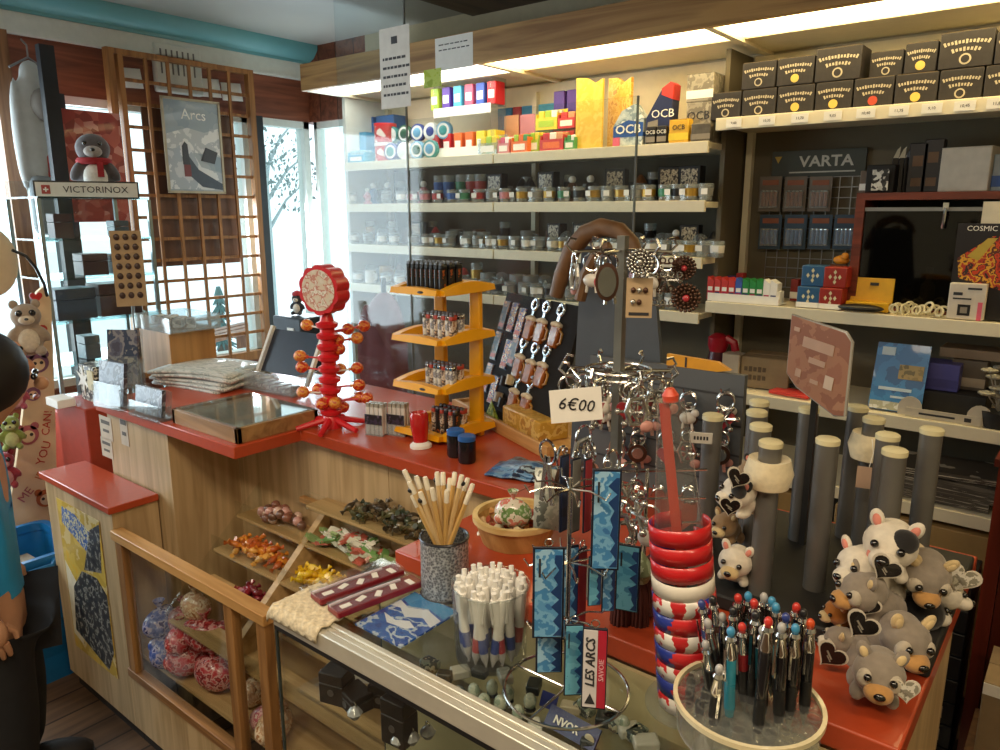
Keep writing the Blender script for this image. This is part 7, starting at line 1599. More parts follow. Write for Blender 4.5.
p = under(571, 702); o = MB().box((0, 0, .006), (.03, .018, .012), rot=(0, 0, .4)).build('cream_box', mat('card_cream', 'c0b8a0'), loc=p, bev=.002); tag(o, 'small cream box beside the blue card under the showcase top', 'box')
TRK = [printed('trinket', ['5c6c64', '8c9888', '3c4848', 'b8b49c', '6c5c48'], 50, .3, 'noise'), mat('trinket_dark', '2c3436', .4, var=.3), mat('trinket_pale', 'c4c4b8', .4, var=.1)]
for i, (px_, py_, w_) in enumerate(((430, 660, .03), (445, 672, .025), (460, 668, .03), (456, 690, .024), (534, 682, .03), (505, 672, .03), (600, 690, .03), (612, 712, .035), (632, 722, .03), (650, 715, .03), (590, 735, .03), (535, 722, .025), (662, 668, .03), (480, 668, .025), (646, 738, .035))):
    o = MB().box((0, 0, .008), (w_, w_ * .7, .015)).build('trinket_box', TRK[i % 3], loc=under(px_, py_), rz=.5 * i, bev=.003); tag(o, '%s small trinket box on the upper glass shelf of the showcase' % nth(i), 'box', 'trinket boxes in the showcase')
# ------------------------------------------------------------------ key-ring corner
SLATE = mat('slate_grey_board', '5a5e62', .6, var=.05, scale=6)
KB = 1.44                                                      # plane of the lower grey board
a, b = ony(585, 560, KB), ony(745, 376, KB)
gb_ = thing('keyring_board', 'grey slat board hung with silver key rings on the right counter', 'display board', ((a.x + b.x) / 2, KB, CT)); w, h = b.x - a.x, b.z - CT
MB().b2((-w/2, 0, 0), (w/2, .016, h)).build('board', SLATE, gb_)
for i in range(4): MB().b2((-w/2, -.0015, .05 + .062 * i), (w/2, 0, .054 + .062 * i)).build('slat_groove', mat('groove_dark', '3a3c40', .7), gb_)
# yellow pencil-shaped ruler on its top edge
p0, p1 = ony(664, 371, KB - .01), ony(727, 386, KB - .01); dq = p1 - p0
yl_ = thing('wooden_ruler', 'yellow pointed wooden ruler lying along the top of the grey board', 'ruler', (p0.x, KB + .0, CT + h + .0005), 0); L = dq.length
MB().prism([(0, 0), (L * .8, 0), (L, .006), (L * .8, .020), (0, .024)], .012, M=Matrix.Translation((0, .006, 0))).build('body', mat('ruler_yellow', 'd89828', .5), yl_); MB().b2((L * .30, -.001, .001), (L * .33, .0125, .022)).build('dark_band', INK, yl_)
# taller slate panel behind the rack
KA = 1.47
a, b = ony(572, 420, KA), ony(662, 248, KA)
sp_ = thing('slate_panel', 'taller dark slate panel standing behind the key-ring rack', 'panel', ((a.x + b.x) / 2, KA, CT)); w2 = b.x - a.x
MB().prism([(-w2/2, 0), (w2/2 + .05, 0), (w2/2 - .02, b.z - CT - .01), (-w2/2 + .02, b.z - CT)], .012).build('panel', mat('slate_panel_face', '4a5058', .6, var=.05), sp_)
MB().b2((-w2/2, .01, 0), (w2/2, .025, .014)).build('foot', BLACK, sp_)
# brown leather arch over the panel
pts = [ony(px_, py_, KA - .05) for px_, py_ in ((556, 296), (562, 275), (572, 250), (585, 234), (602, 227), (620, 231), (632, 243), (640, 262))]
m = MB()
m.tube(pts, [.016, .019, .021, .021, .02, .018, .016, .014], 10)
pts2 = [ony(px_, py_, KA - .065) for px_, py_ in ((580, 300), (586, 275), (598, 252), (610, 246))]
m.tube(pts2, [.013, .015, .014, .010], 8)
o = m.build('leather_strap', mat('brown_leather', '6a4c30', .55, var=.25, bump=.3), sp_, loc=-sp_.location)
# rotating rack
rx, ry = -.567, 1.0
kr = thing('keyring_rack', 'chrome two-tier key-ring rack with a square pole on the right counter', 'rack', (rx, ry, CT + .0005))
MB().lathe([(.07, 0), (.07, .006), (.012, .01)], 28).build('base', GREY, kr)
zt1, zt2 = ony(622, 236, ry).z - CT, ony(620, 372, ry).z - CT
MB().b2((-.0065, -.0065, .008), (.0065, .0065, zt1)).build('pole', mat('pole_steel', '8a8c8a', .35, .8), kr)
RTV = Vector((_fx.x, _fy.x, 0)).normalized()
def arm(z, ang_, L, curl=True, name='arm'):
    d = Vector((math.cos(ang_), math.sin(ang_), 0)); m = MB(); P = [d * .006 + Vector((0, 0, z)), d * L * .5 + Vector((0, 0, z)), d * L + Vector((0, 0, z - .002))]
    if curl: P += [d * (L + .010) + Vector((0, 0, z + .008)), d * (L + .004) + Vector((0, 0, z + .018)), d * (L - .006) + Vector((0, 0, z + .016))]
    m.tube(P, .0024, 6); return m.build(name, WIRE, kr)
aR = math.atan2(RTV.y, RTV.x)
top_arms = [(aR + .15, .075), (aR + PI - .15, .075), (aR + .9, .06), (aR + 2.2, .06), (aR - .9, .06), (aR - 2.2, .06)]
for a_, L in top_arms: arm(zt1 - .022, a_, L)
for k_i in range(8): arm(zt2, aR + .2 + k_i * PI / 4, .085)
for z in (zt2 - .006, zt2 + .004): MB().ring((0, 0, z), .05, .002, 28, 5).build('ring', WIRE, kr)
q = random.Random(21)
RDM = mat('enamel_red', 'a83038', .3, coat=.4); BRS = mat('dark_bronze', '5a4034', .35, .7); SIL2 = mat('silver_charm', 'c0c0bc', .22, .9, var=.1); WHT = mat('enamel_white', 'd8d4cc', .35); PNK = mat('enamel_pink', 'c89088', .35)
def k_heart(t, s_): heart(MB(), .014 * s_, th=.005).build('charm', RDM, t, loc=(0, 0, -.038 * s_)); 
def k_snow(t, s_):
    m = MB()
    for j in range(6):
        a_ = j * PI / 3; m.tube([(0, 0, -.036 * s_), (.017 * s_ * math.cos(a_), 0, -.036 * s_ + .017 * s_ * math.sin(a_))], .0022 * s_, 5); m.ball((.017 * s_ * math.cos(a_), 0, -.036 * s_ + .017 * s_ * math.sin(a_)), .004 * s_, n=8)
    m.build('charm', SIL2, t)
def k_carab(t, s_):
    m = MB(); m.tube([(-.010*s_, 0, -.016*s_), (-.014*s_, 0, -.030*s_), (-.008*s_, 0, -.046*s_), (.008*s_, 0, -.048*s_), (.013*s_, 0, -.034*s_), (.006*s_, 0, -.016*s_)], .0032*s_, 7, closed=True); m.build('charm', SIL2, t); MB().ball((.012*s_, -.003, -.050*s_), (.009*s_, .004, .007*s_), n=10).build('pendant', PNK, t)
def k_ski(t, s_):
    m = MB(); m.box((-.004*s_, 0, -.040*s_), (.005*s_, .002, .048*s_), rot=(0, .15, 0)); m.box((.005*s_, 0, -.040*s_), (.005*s_, .002, .048*s_), rot=(0, -.15, 0)); m.build('charm', SIL2, t); MB().ball((0, -.003, -.042*s_), (.006*s_, .003, .006*s_), n=8).build('emblem', RDM, t)
def k_disc(t, s_): MB().lathe([(.015*s_, -.0015), (.015*s_, .0015)], 22, M=Matrix.Translation((0, 0, -.036*s_)) @ Matrix.Rotation(PI/2, 4, 'X')).build('charm', BRS, t); MB().lathe([(.010*s_, .0015), (.009*s_, .003)], 16, M=Matrix.Translation((0, 0, -.036*s_)) @ Matrix.Rotation(PI/2, 4, 'X')).build('emblem', SIL2, t)
def k_goat(t, s_): MB().ball((0, 0, -.036*s_), (.012*s_, .006, .009*s_), n=10).ball((.010*s_, 0, -.028*s_), (.006*s_, .005, .006*s_), n=8).build('charm', WHT, t); MB().tube([(-.006*s_, 0, -.042*s_), (-.007*s_, 0, -.052*s_)], .002*s_, 5).build('leg', WHT, t); MB().tube([(.006*s_, 0, -.042*s_), (.007*s_, 0, -.052*s_)], .002*s_, 5).build('leg', WHT, t)
KIND = [('heart', k_heart), ('snowflake', k_snow), ('snap hook', k_carab), ('crossed skis', k_ski), ('round medal', k_disc), ('chamois', k_goat)]
protoK = {}
def keyring(ki, p, rz, s_, label, grp):
    nm, fn = KIND[ki]
    if ki not in protoK:
        t = thing('key_ring', label, 'key ring', p, rz, grp); MB().ring((0, 0, -.012), .0115, .0014, 18, 5, ax='y').build('ring', WIRE, t); MB().tube([(0, 0, -.023), (0, 0, -.030)], .0016, 5).build('chain', WIRE, t); fn(t, 1.0); protoK[ki] = t; t.scale = (s_,) * 3
    else: dup(protoK[ki], p, rz, label, grp, scale=s_)
# on the board: rows of hooks with two rings each
rows = [(400, [607, 632, 650, 690, 727], 'top', 1.45), (438, [620, 640, 668, 690, 722], 'middle', 1.35), (494, [608, 636, 660, 690], 'lower', 1.3), (520, [600, 622, 648, 668], 'lowest', 1.2)]
for py_, xs_, rn, s_ in rows:
    for i, px_ in enumerate(xs_):
        p = ony(px_, py_ - 10, KB - .012); MB().tube([(p.x - gb_.location.x, .01, p.z - CT), (p.x - gb_.location.x, -.040, p.z - CT), (p.x - gb_.location.x, -.044, p.z - CT + .008)], .0016, 5).build('hook', WIRE, gb_)
        for j in range(3):
            ki = (i * 2 + j + len(rn)) % 6; keyring(ki, (p.x + .004 * j, KB - .014 - .010 * j, p.z - .002), q.uniform(-.3, .3) + .3, s_, '%s key ring, %s on the %s hook, %s row of the grey board' % (KIND[ki][0], ['rearmost', 'middle', 'front'][j], nth(i), rn), 'key rings on the grey board')
# round the rack's lower tier and below
for k_i in range(8):
    a_ = aR + .2 + k_i * PI / 4
    for j in range(3):
        L = .045 + .018 * j; ki = (k_i + j) % 6
        keyring(ki, (rx + L * math.cos(a_), ry + L * math.sin(a_), CT + zt2 - .003), q.uniform(0, 3), 1.25, '%s key ring, %s on the %s lower arm of the chrome rack' % (KIND[ki][0], ['inner', 'middle', 'outer'][j], nth(k_i)), 'key rings on the chrome rack')
for i, (a_, L) in enumerate(top_arms):
    for j in range(2):
        ki = (i + 3 * j + 4) % 6; LL = L * (.6 + .35 * j)
        keyring(ki, (rx + LL * math.cos(a_), ry + LL * math.sin(a_), CT + zt1 - .025), q.uniform(0, 3), 1.15, '%s key ring, %s on the %s arm at the top of the chrome rack' % (KIND[ki][0], ['inner', 'outer'][j], nth(i)), 'key rings on the chrome rack top')
# beige card, oval mirror, two lace-edged plates at the top of the rack
rw = dep((rx, ry, CT + zt1))
def hang(px_, py_, w_=0.0): return atw(px_, py_, rw + w_)
p = hang(640, 278, -.06); t = thing('charm_card', 'beige hanging card with small dark charms on the rack', 'card', p, facing(640)); kk = mpp(p)
MB().b2((-13*kk, -.001, -40*kk), (13*kk, .001, 0)).build('card', mat('beige_charm_card', 'b09878', .7), t)
for j in range(5): MB().ball(((-6 + 6*(j % 3))*kk, -.003, (-12 - 12*(j // 3))*kk), (2.6*kk, .003, 3*kk), n=8).build('charm', [BRS, SIL2][j % 2], t)
MB().box((0, -.0016, -36*kk), (20*kk, .0006, 3*kk)).build('print', INK, t); MB().ring((0, 0, 6*kk), 6*kk, .001, 14, 5, ax='y').build('ring', WIRE, t)
p = hang(607, 282, -.05); t = thing('oval_mirror', 'oval key-ring mirror with a dark frame hanging on the rack', 'mirror', p, facing(607)); MB().lathe([(1, -.1), (1.08, 0), (1, .1)], 26, M=Matrix.Diagonal((11*kk, .004, 18*kk, 1)) @ Matrix.Rotation(PI/2, 4, 'X')).build('frame', BRS, t); MB().lathe([(.86, .1), (.84, .3)], 24, M=Matrix.Diagonal((11*kk, .009, 18*kk, 1)) @ Matrix.Rotation(PI/2, 4, 'X')).build('glass', mat('mirror_grey', '8a8c88', .15, .8), t)
def scallop(label, px_, py_, r_, mm, dw):
    p = hang(px_, py_, dw); t = thing('bead_disc', label, 'ornament', p, facing(px_)); k = mpp(p); m = MB()
    for ring_ in (1.0, .72, .42):
        n = int(16 * ring_) + 4
        for j in range(n): a_ = 2*PI*j/n; m.ball((r_*k*ring_*math.cos(a_), 0, r_*k*ring_*math.sin(a_)), r_*k*.15, n=8)
    m.build('beads', mm, t); MB().lathe([(r_*k*.9, -.001), (r_*k*.9, .001)], 24, M=Matrix.Translation((0, .004, 0)) @ Matrix.Rotation(PI/2, 4, 'X')).build('backing', BRS, t); MB().ball((0, -.005, 0), (r_*k*.28, .004, r_*k*.28), n=12).build('centre', [SIL2, RDM][int(r_) % 2], t)
scallop('round beaded silver ornament near the top of the rack pole', 640, 262, 12, SIL2, -.08)
scallop('beaded dark ornament at the upper right of the rack', 684, 268, 11, BRS, -.02); scallop('beaded dark ornament at the far right of the rack', 686, 298, 13, BRS, -.05)
for i in range(4):
    p = hang(664, 262 + 14 * i, -.03); t = thing('key_chain', '%s wavy bronze chain from the top hanging right of the rack pole' % nth(i), 'chain', p, facing(664), 'wavy bronze chains'); k = mpp(p); m = MB()
    for j in range(8): m.ring(((-13 + 4*j)*k, 0, (1.5 if j % 2 else -1.5)*k), 2.6*k, .8*k, 10, 5, ax='y' if j % 2 else 'z')
    m.build('links', [BRS, SIL2][i % 2], t)
# price card
p = atw(576, 405, dep((rx, ry, CT + .3)) - .14); k = mpp(p)
pcd = thing('price_card', 'white price card with a handwritten euro price clipped to the rack', 'price card', p, facing(576) + .1)
MB().box((0, 0, 0), (52*k, .0015, 34*k), rot=(0, -.09, 0)).build('card', PAPER, pcd)
text('6€00', 17*k, mat('pen_ink_black', '1c1c24', .5), pcd, (0, -.0015, .0), (PI/2, .09, 0), wide=1.0, shear=.15)
MB().tube([(0, .004, 15*k), (.01, .03, 20*k), (.0, .09, 24*k)], .0012, 5).build('wire_clip', WIRE, pcd)
# heap of chain charms under the rack: dark tassels, a green pear, crumpled clear bag
for i, (px_, py_, mi) in enumerate(((548, 440, 3), (562, 446, 4), (590, 440, 4), (612, 450, 0), (628, 462, 1), (600, 470, 3), (640, 480, 1), (620, 500, 2), (650, 505, 5), (606, 512, 1), (634, 520, 3), (584, 425, 2))):
    p = atw(px_, py_, SW + .10 + .03 * (i % 3)); keyring(mi, p, q.uniform(0, 3), 1.5, '%s key ring of the tangle behind the strip spinner, with %s charm' % (nth(i), KIND[mi][0]), 'tangled key rings')
hb2 = thing('hanging_bar', 'chrome bar stand carrying the tangled key rings behind the spinner', 'stand', (-.50, .98, CT + .0005), aR)
MB().lathe([(.045, 0), (.045, .004)], 20).build('base', GREY, hb2); MB().tube([(0, 0, .004), (0, 0, .22)], .003, 6).build('pole', WIRE, hb2)
for z in (.13, .17, .215): MB().tube([(-.09, 0, z), (.09, 0, z + .004)], .0022, 6).build('bar', WIRE, hb2)
PEAR = printed('pear_green', ['7c8c6c', '98a888', '6c7858', 'a8b498'], 30, .35, 'noise')
p = atw(640, 555, SW + .12); t = thing('green_pear_charm', 'pale green pear ornament hanging behind the spinner', 'ornament', (p.x, p.y, p.z - .02)); MB().lathe([(.001, -.024), (.014, -.020), (.020, -.006), (.015, .010), (.008, .020), (.003, .026)], 18).build('body', PEAR, t); MB().tube([(0, 0, .024), (.002, 0, .036)], .0015, 5).build('stem', BARK, t)
for i, (px_, py_) in enumerate(((622, 585), (640, 592), (652, 575))):
    p = atw(px_, py_, SW + .14); t = thing('tassel', '%s dark red-brown tassel from the left behind the spinner' % nth(i), 'tassel', (p.x, p.y, p.z)); m = MB(); qq = random.Random(i)
    for j in range(14): a_ = 2*PI*j/14; m.tube([(0, 0, .02), (.010*math.cos(a_), .010*math.sin(a_), .0), (.014*math.cos(a_), .014*math.sin(a_), -.055 - .01*qq.random())], .0028, 5)
    m.build('fringe', mat('tassel_brown', '4a1c14', .8), t); MB().ball((0, 0, .022), .009, n=10).build('knot', mat('tassel_brown', '4a1c14'), t)
p = onz(625, 612, CT); bag('crumpled clear bag of pale charms on the counter edge by the cone', (p.x + .02, p.y + .02, CT + .001), .07, printed('crumple_clear', ['a8a498', 'c8c4b8', '88847c', 'd8d4cc', '6c6860'], 40, .2, 'noise'), 61)
# mottled clear sheet at the left of the spinner
p = atw(548, 500, SW + .16); o = MB().add([(-.022, 0, -.045), (.022, 0, -.05), (.024, .004, .045), (-.020, .004, .05)], [(0, 1, 2, 3)]).build('charm_sheet', printed('sheet_silver', ['8c9088', 'b0b4a8', 'c8c8bc', '6c7068'], 50, .3, 'noise'), loc=p, rz=facing(548), solid=.002); tag(o, 'small silver-grey charm sheet hanging left of the strip spinner', 'charm sheet')

# ------------------------------------------------------------------ tube stand for plush slap bands
ZTUBE = 1.316
TUB = mat('tube_grey_card', '6c6a66', .38, .35, var=.05); TCAP = mat('tube_cap_cream', 'd8cfa6', .5, var=.03)
tubes = [(713, 416), (759.5, 402), (757, 412), (761, 426), (771, 442.6), (809, 409), (828, 440), (858, 407.5), (874, 419), (888, 435.6), (895, 451), (932, 430)]
tpos = [onz(a_, b_, ZTUBE) for a_, b_ in tubes]
tcx = sum(p.x for p in tpos) / 12; tcy = sum(p.y for p in tpos) / 12
ts = thing('tube_stand', 'black stand with twelve grey tubes and a sign board on the right counter', 'display stand', (tcx, tcy, CT + .0005))
m = MB(); m.box((0, 0, .012), (.44, .40, .024)); m.build('base_tray', BLKMATT, ts, bev=.004)
m = MB()
for i, p in enumerate(tpos):
    x, y = p.x - tcx, p.y - tcy; r_ = .0165
    tb_ = MB().lathe([(r_, .024), (r_, ZTUBE - CT - .004)], 24, c=(x, y, 0)).build('tube', TUB, ts); MB().lathe([(r_ * 1.06, ZTUBE - CT - .006), (r_ * 1.06, ZTUBE - CT + .001), (r_ * .9, ZTUBE - CT + .003)], 24, c=(x, y, 0)).build('cap', TCAP, tb_)
# sign on a post
sA = ony(815, 400, 1.30); pz = MB().b2((sA.x - tcx - .005, 1.30 - tcy - .005, .02), (sA.x - tcx + .005, 1.30 - tcy + .005, sA.z - CT + .02)).build('post', mat('post_dark', '3a3a3a', .4, .5), ts)
A_, B_ = ony(793, 315, 1.27), ony(853, 335, 1.22); d = (B_ - A_); d.z = 0; sang = math.atan2(d.y, d.x)
sgw = d.length; sgn = thing('sign_board', 'brown printed sign board on the post of the tube stand', 'sign', (A_.x, A_.y, A_.z), sang)
hs = 76 * mpp(A_) * 1.05
pl_ = [(0, 0), (0, -hs * .74), (sgw * .18, -hs * .86), (sgw * .85, -hs * 1.02), (sgw, -hs * .98), (sgw, -hs * .10), (sgw * .9, -.002)]
pl_ = [(x, z - x * .12) for x, z in pl_]
MB().prism(list(pl_), .006).build('board', printed('sign_brown', ['8a5434', '92603e', '804c2c', '986846'], 14, .6, 'noise', coat=0.0), sgn)
MB().tube([(x, 0, z) for x, z in pl_], .003, 6, closed=True).build('clear_edge', mat('edge_pale', 'a8a49c', .25, .3), sgn)
m = MB()
for (u, v, w_, h_) in ((.5, -.27, .52, .13), (.5, -.47, .28, .07), (.2, -.68, .10, .10), (.48, -.72, .14, .05), (.12, -.15, .10, .05)): m.box((sgw * u, -.0035, hs * v - sgw * u * .12), (sgw * w_, .0008, hs * h_), rot=(0, .12, 0))
m.build('faded_print', mat('print_tan', 'a88468', .5), sgn)
MB().box((sgw * .72, -.0037, -hs * .66 - sgw * .09), (sgw * .14, .0008, hs * .16), rot=(0, .12, 0)).build('pale_patch', mat('patch_pale', 'c0a890', .5), sgn)
# plush slap bands
FW = fur('dog_white', 'd8d0c0'); FGRY = fur('dog_grey', '8a8074'); FCR = fur('dog_cream', 'd0b888'); FBK = fur('dog_black', '1c1a1a'); FPK = fur('dog_pink', 'd88878'); FWC = fur('dog_cheek_white', 'b4aa98'); FTAN = fur('dog_tan', 'b88a50'); FOR = fur('fox_orange', 'a86828'); FBR = fur('bear_brown', '9a7c58')
def band(label, ti, z, col, grp='plush bands round the tubes'):
    p = tpos[ti]; o = MB().lathe([(.0172, -.018), (.030, -.022), (.036, 0), (.030, .022), (.0172, .018)], 28).build('plush_band', col, loc=(p.x, p.y, z)); tag(o, label, 'plush band', grp); return o
def dog(label, px_, py_, w_, r_, yaw, roll, head, muzzle, ear, patch=None, tagc=None, pitch=0.0, body=None, back=.07, ears=True, heartc=None, spike=None):
    c = atw(px_, py_, w_); s_ = r_ * w_ / 750
    t = thing('plush_dog', label, 'plush toy', c, 0, 'plush animals on the tube stand')
    t.rotation_euler = (Matrix.Rotation(facing(px_) + yaw, 4, 'Z') @ Matrix.Rotation(pitch, 4, 'X') @ Matrix.Rotation(roll, 4, 'Y')).to_euler()
    b_ = MB(); b_.ball((0, .05*s_, 0), (s_ * 1.0, s_ * .92, s_ * .90)); b_.ball((0, -.55*s_, -.28*s_), (s_ * .50, s_ * .55, s_ * .42)); b_.ball((0, .5*s_, .1*s_), (s_*.85, s_*.7, s_*.8))
    soft(b_, 'head', head, t, voxel=max(.0016, s_ * .075), it=3)
    m = MB(); m.ball((0, -.80*s_, -.34*s_), (s_ * .56, s_ * .52, s_ * .42)); soft(m, 'muzzle', muzzle, t, voxel=max(.0014, s_ * .06), it=2)
    MB().ball((0, -1.30*s_, -.24*s_), (.22*s_, .12*s_, .16*s_), n=12).build('nose', EYE_M, t)
    for x in (-1, 1):
        if head is FGRY: MB().ball((x*.50*s_, -.56*s_, .04*s_), (.34*s_, .28*s_, .40*s_), n=14).build('cheek', FWC, t)
        MB().ball((x*.46*s_, -.80*s_, .18*s_), .16*s_, n=12).build('eye', EYE_M, t)
        if ears:
            e_ = MB(); e_.ball((x*.68*s_, .05*s_, .86*s_), (.27*s_, .15*s_, .40*s_), rot=(0, x*.35, 0)); e_.build('ear', ear, t)
            MB().ball((x*.67*s_, -.07*s_, .84*s_), (.16*s_, .09*s_, .26*s_), rot=(0, x*.35, 0)).build('inner_ear', FPK if ear is FW or ear is FBK else FCR, t)
    if patch: MB().ball((.45*s_, -.35*s_, .48*s_), (.50*s_, .42*s_, .46*s_), n=16).build('eye_patch', patch, t)
    m = MB(); m.ball((0, .95*s_, -.75*s_), (.80*s_, 1.1*s_, .85*s_)); m.ball((0, 1.6*s_, -1.0*s_), (.7*s_, .8*s_, .8*s_))
    for x in (-1, 1): m.ball((x*.65*s_, .35*s_, -1.20*s_), (.30*s_, .55*s_, .28*s_)); m.ball((x*.70*s_, 1.8*s_, -1.45*s_), (.30*s_, .35*s_, .5*s_))
    soft(m, 'body', body or head, t, voxel=max(.002, s_ * .09), it=3)
    if spike: MB().lathe([(.16*s_, 0), (.02*s_, .8*s_)], 12, M=Matrix.Translation((0, -.4*s_, .75*s_)) @ Matrix.Rotation(.5, 4, 'X')).build('horn', mat('horn_pink', 'd86a60', .5), t)
    return t, c, s_
def tag_heart(label, px_, py_, w_, r_, mm, roll=0.0):
    c = atw(px_, py_, w_); k = w_ / 750; o = thing('heart_tag', label, 'tag', c, 0, 'heart tags on the plush animals'); o.rotation_euler = (0, roll, facing(px_))
    heart(MB(), r_ * k * 1.12, th=.0015).build('border', mat('tag_border', 'd0c8b8', .5), o, loc=(0, .001, 0)); heart(MB(), r_ * k * .96, th=.0018).build('face', mm, o); MB().box((-r_*k*.1, -.0016, -r_*k*.05), (r_*k*.7, .0006, r_*k*.12), rot=(0, .5, 0)).box((r_*k*.05, -.0016, -r_*k*.3), (r_*k*.5, .0006, r_*k*.08), rot=(0, .5, 0)).build('print', mat('tag_print', '8a8478', .5), o)
TAGB = mat('tag_black', '1a1614', .25, coat=.5); TAGW = printed('tag_white', ['cdc8bc', 'd8d4c8', '8c8878', 'c4c0b0'], 70, .4, 'noise')
wd0 = dep(Vector((tpos[10].x, tpos[10].y, 1.2))) - .05
dog('white plush dog with pink ears and a black eye patch, topmost on the right tubes', 890, 545, wd0 - .02, 26, -.15, .15, FW, FW, FW, patch=FBK)
dog('white plush dog with pink ears below and left of the topmost one', 858, 566, wd0 - .0, 22, -.7, -.1, FW, FW, FW)
dog('grey plush husky with cream muzzle in profile under the white dogs', 860, 592, wd0 - .03, 22, -1.0, .1, FGRY, FTAN, FGRY)
dog('grey and cream plush husky looking down at the upper right', 926, 576, wd0 - .01, 24, .25, .1, FGRY, FTAN, FCR, pitch=.5, body=FCR)
dog('grey plush husky with cream muzzle lowest on the stand, facing out', 879, 674, dep(onz(879, 716, CT)) - .010, 25, .05, .05, FGRY, FTAN, FGRY)
dog('grey plush husky with cream muzzle looking right above the lowest one', 906, 640, wd0 - .065, 25, .6, .12, FGRY, FTAN, FCR, pitch=.2)
dog('black and white plush dog facing away at the right side of the stand', 925, 612, wd0 + .02, 20, 2.2, .2, FBK, FW, FBK, body=FW)
dog('white and black plush dog at the far right side of the stand', 948, 594, wd0 + .03, 17, 1.6, .3, FW, FW, FBK, body=FBK)
dog('grey plush husky facing away in the middle of the group', 872, 628, wd0 + .0, 20, 2.9, 0, FGRY, FGRY, FGRY)
dog('pale grey plush husky half hidden at the lower left of the group', 838, 640, wd0 - .0, 15, -1.4, .2, FGRY, FW, FCR)
dog('orange plush fox at the left of the husky group', 836, 612, wd0 + .01, 13, -1.0, .2, FOR, FCR, FOR)
dog('black and white plush puppy with a pink horn left of the front tubes', 737, 492, dep(tpos[4]) + .02, 17, -.9, .3, FW, FW, FBK, patch=FBK, spike=True)
dog('white plush puppy low behind the pens at the foot of the tubes', 735, 562, dep(tpos[4]) + .05, 17, -.3, .1, FW, FCR, FW)
dog('small brown plush bear between the left tubes', 752, 468, dep(tpos[3]) + .01, 11, .3, .2, FBR, FCR, FBK)
dog('brown plush bear at the left foot of the stand', 724, 525, dep(tpos[4]) + .09, 13, -.5, .1, FBR, FCR, FBR)
band('cream fluffy plush band round the nearest left tube', 4, onz(771, 480, 1.27).z - .0, fur('cream_plush', 'ddd0ae'))
o = band('cream plush band high on the tube left of the husky group', 8, ZTUBE - .045, fur('cream_plush', 'ddd0ae'))
for a_ in (('black heart tag of the upper white dog, above the grey profile husky', 886, 568, wd0 - .055, 14, TAGB, .5), ('black heart tag above the husky that looks right', 868, 606, wd0 - .05, 11, TAGB, .3), ('black heart tag in the middle of the plush group', 862, 625, wd0 - .09, 15, TAGB, .5), ('black heart tag at the lower left of the plush group', 831, 655, wd0 - .06, 14, TAGB, .6), ('pale heart tag hanging beside the lowest husky', 905, 690, dep(onz(905, 716, CT)) - .04, 13, TAGW, -.2), ('pale heart tag at the upper right of the plush group', 962, 578, wd0 + .0, 15, TAGW, .3), ('black heart tag of the horned puppy', 738, 478, dep(tpos[4]) - .02, 11, TAGB, .4), ('lower black heart tag by the horned puppy', 730, 506, dep(tpos[4]) - .02, 10, TAGB, .1)): tag_heart(*a_)
p = tpos[0]; ptag = thing('name_tag', 'small white name tag hanging on the leftmost tube', 'tag', atw(701, 438, dep(p) - .03), facing(701)); MB().box((0, 0, 0), (.036, .002, .019)).build('plate', mat('plate_white', 'c8c4bc', .4), ptag, bev=.004); m = MB(); [m.box((-.010 + .005*i, -.0014, 0), (.003, .0006, .006)) for i in range(5)]; m.build('print', INK, ptag); MB().ring((-.022, 0, 0), .008, .001, 14, 5, ax='y').build('ring', WIRE, ptag)
p = atw(868, 478, dep(tpos[8]) - .03); ptg = thing('paper_tag', 'small pinkish paper tag hanging on the tube stand', 'tag', p, facing(868)); MB().box((0, 0, 0), (.034, .0015, .036)).build('card', mat('tag_pinkish', 'c8a890', .6), ptg); MB().tube([(0, 0, .018), (.004, .01, .04), (.0, .02, .06)], .0007, 4).build('string', WHITE, ptg)
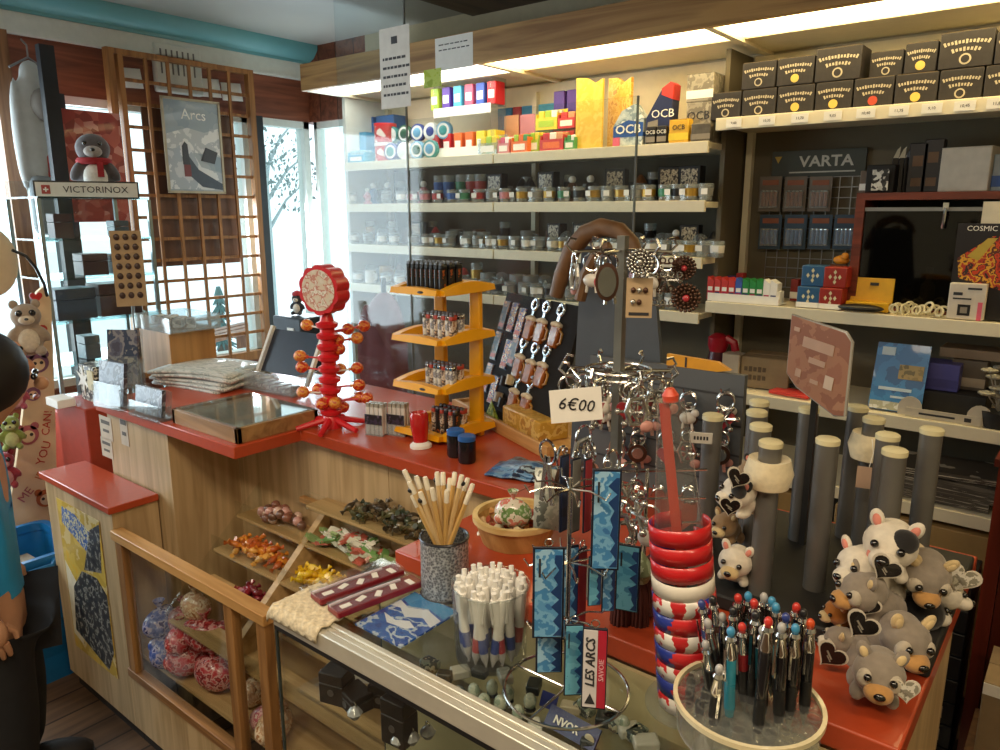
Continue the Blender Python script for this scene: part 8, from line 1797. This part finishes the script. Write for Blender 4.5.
# ------------------------------------------------------------------ far right: cabinet post, drawers, boxes
RDW = wood('dark_red_cabinet_wood', '6a2214', '4a140a', 2, 6, .4)
A_ = ony(985, 560, 2.30)
cbn = thing('red_cabinet', 'dark red wooden cabinet at the right edge behind the counter', 'cabinet', (A_.x, 2.30, 0))
MB().b2((0, 0, 0), (.035, .33, ony(998, 466, 2.30).z)).build('side_panel', RDW, cbn); MB().b2((.037, .012, 0), (.60, .03, ony(998, 466, 2.30).z)).build('door', wood('cabinet_door_red', '5c1c10', '400f08', 2, 6, .4), cbn); MB().b2((-.01, -.01, ony(998, 466, 2.30).z), (.62, .33, ony(998, 466, 2.30).z + .02)).build('top', RDW, cbn)
zb = 0.02
for i in range(8):
    h_ = .075; x1 = A_.x - .012
    t = thing('cigar_box', '%s black carton from the floor in the stack beside the red cabinet' % nth(i), 'carton', (x1 - .15, 2.34, zb), 0, 'black cartons by the red cabinet')
    MB().b2((-.14, 0, 0), (.14, .22, h_ - .004)).build('body', mat('carton_blue_black', '14181e', .4), t, bev=.003)
    if i in (1, 2, 6): MB().b2((-.02, -.0012, .018), (.11, 0, .056)).build('white_label', mat('label_dull_white', 'b8b0a0', .5), t); MB().b2((.01, -.002, .03), (.06, -.0012, .045)).build('label_print', mat('label_brown', '6c5038', .5), t) 
    else: MB().lathe([(.010, 0), (.010, .001)], 12, M=Matrix.Translation((.04, -.0005, .036)) @ Matrix.Rotation(PI/2, 4, 'X')).build('badge', mat('badge_teal', '4a7c84', .3), t)
    zb += h_
p = ony(992, 705, 2.10); o = carton('cardboard_box', 'brown cardboard box at the right edge before the red cabinet', 'box', (p.x + .06, 2.02, p.z - .10), (.16, .2, .20), mat('kraft_card', '8f7a5c', .75)); MB().b2((-.08, -.002, .17), (.08, 0, .20)).build('tape', PAPER, o)
o2 = MB().b2((-.10, 0, 0), (.22, .22, p.z - .101)).build('stool', wood('stool_wood', '6c4c30', '4a3220', 2, 8), loc=(p.x + .06, 2.01, 0)); tag(o2, 'low wooden block under the brown cardboard box', 'block')
p = ony(965, 742, 2.15); o = MB().b2((-.10, 0, 0), (.08, .12, .05)).build('white_packet', PAPER, loc=(p.x, 2.14, 0.001)); tag(o, 'white packet on the floor at the foot of the red cabinet', 'packet')
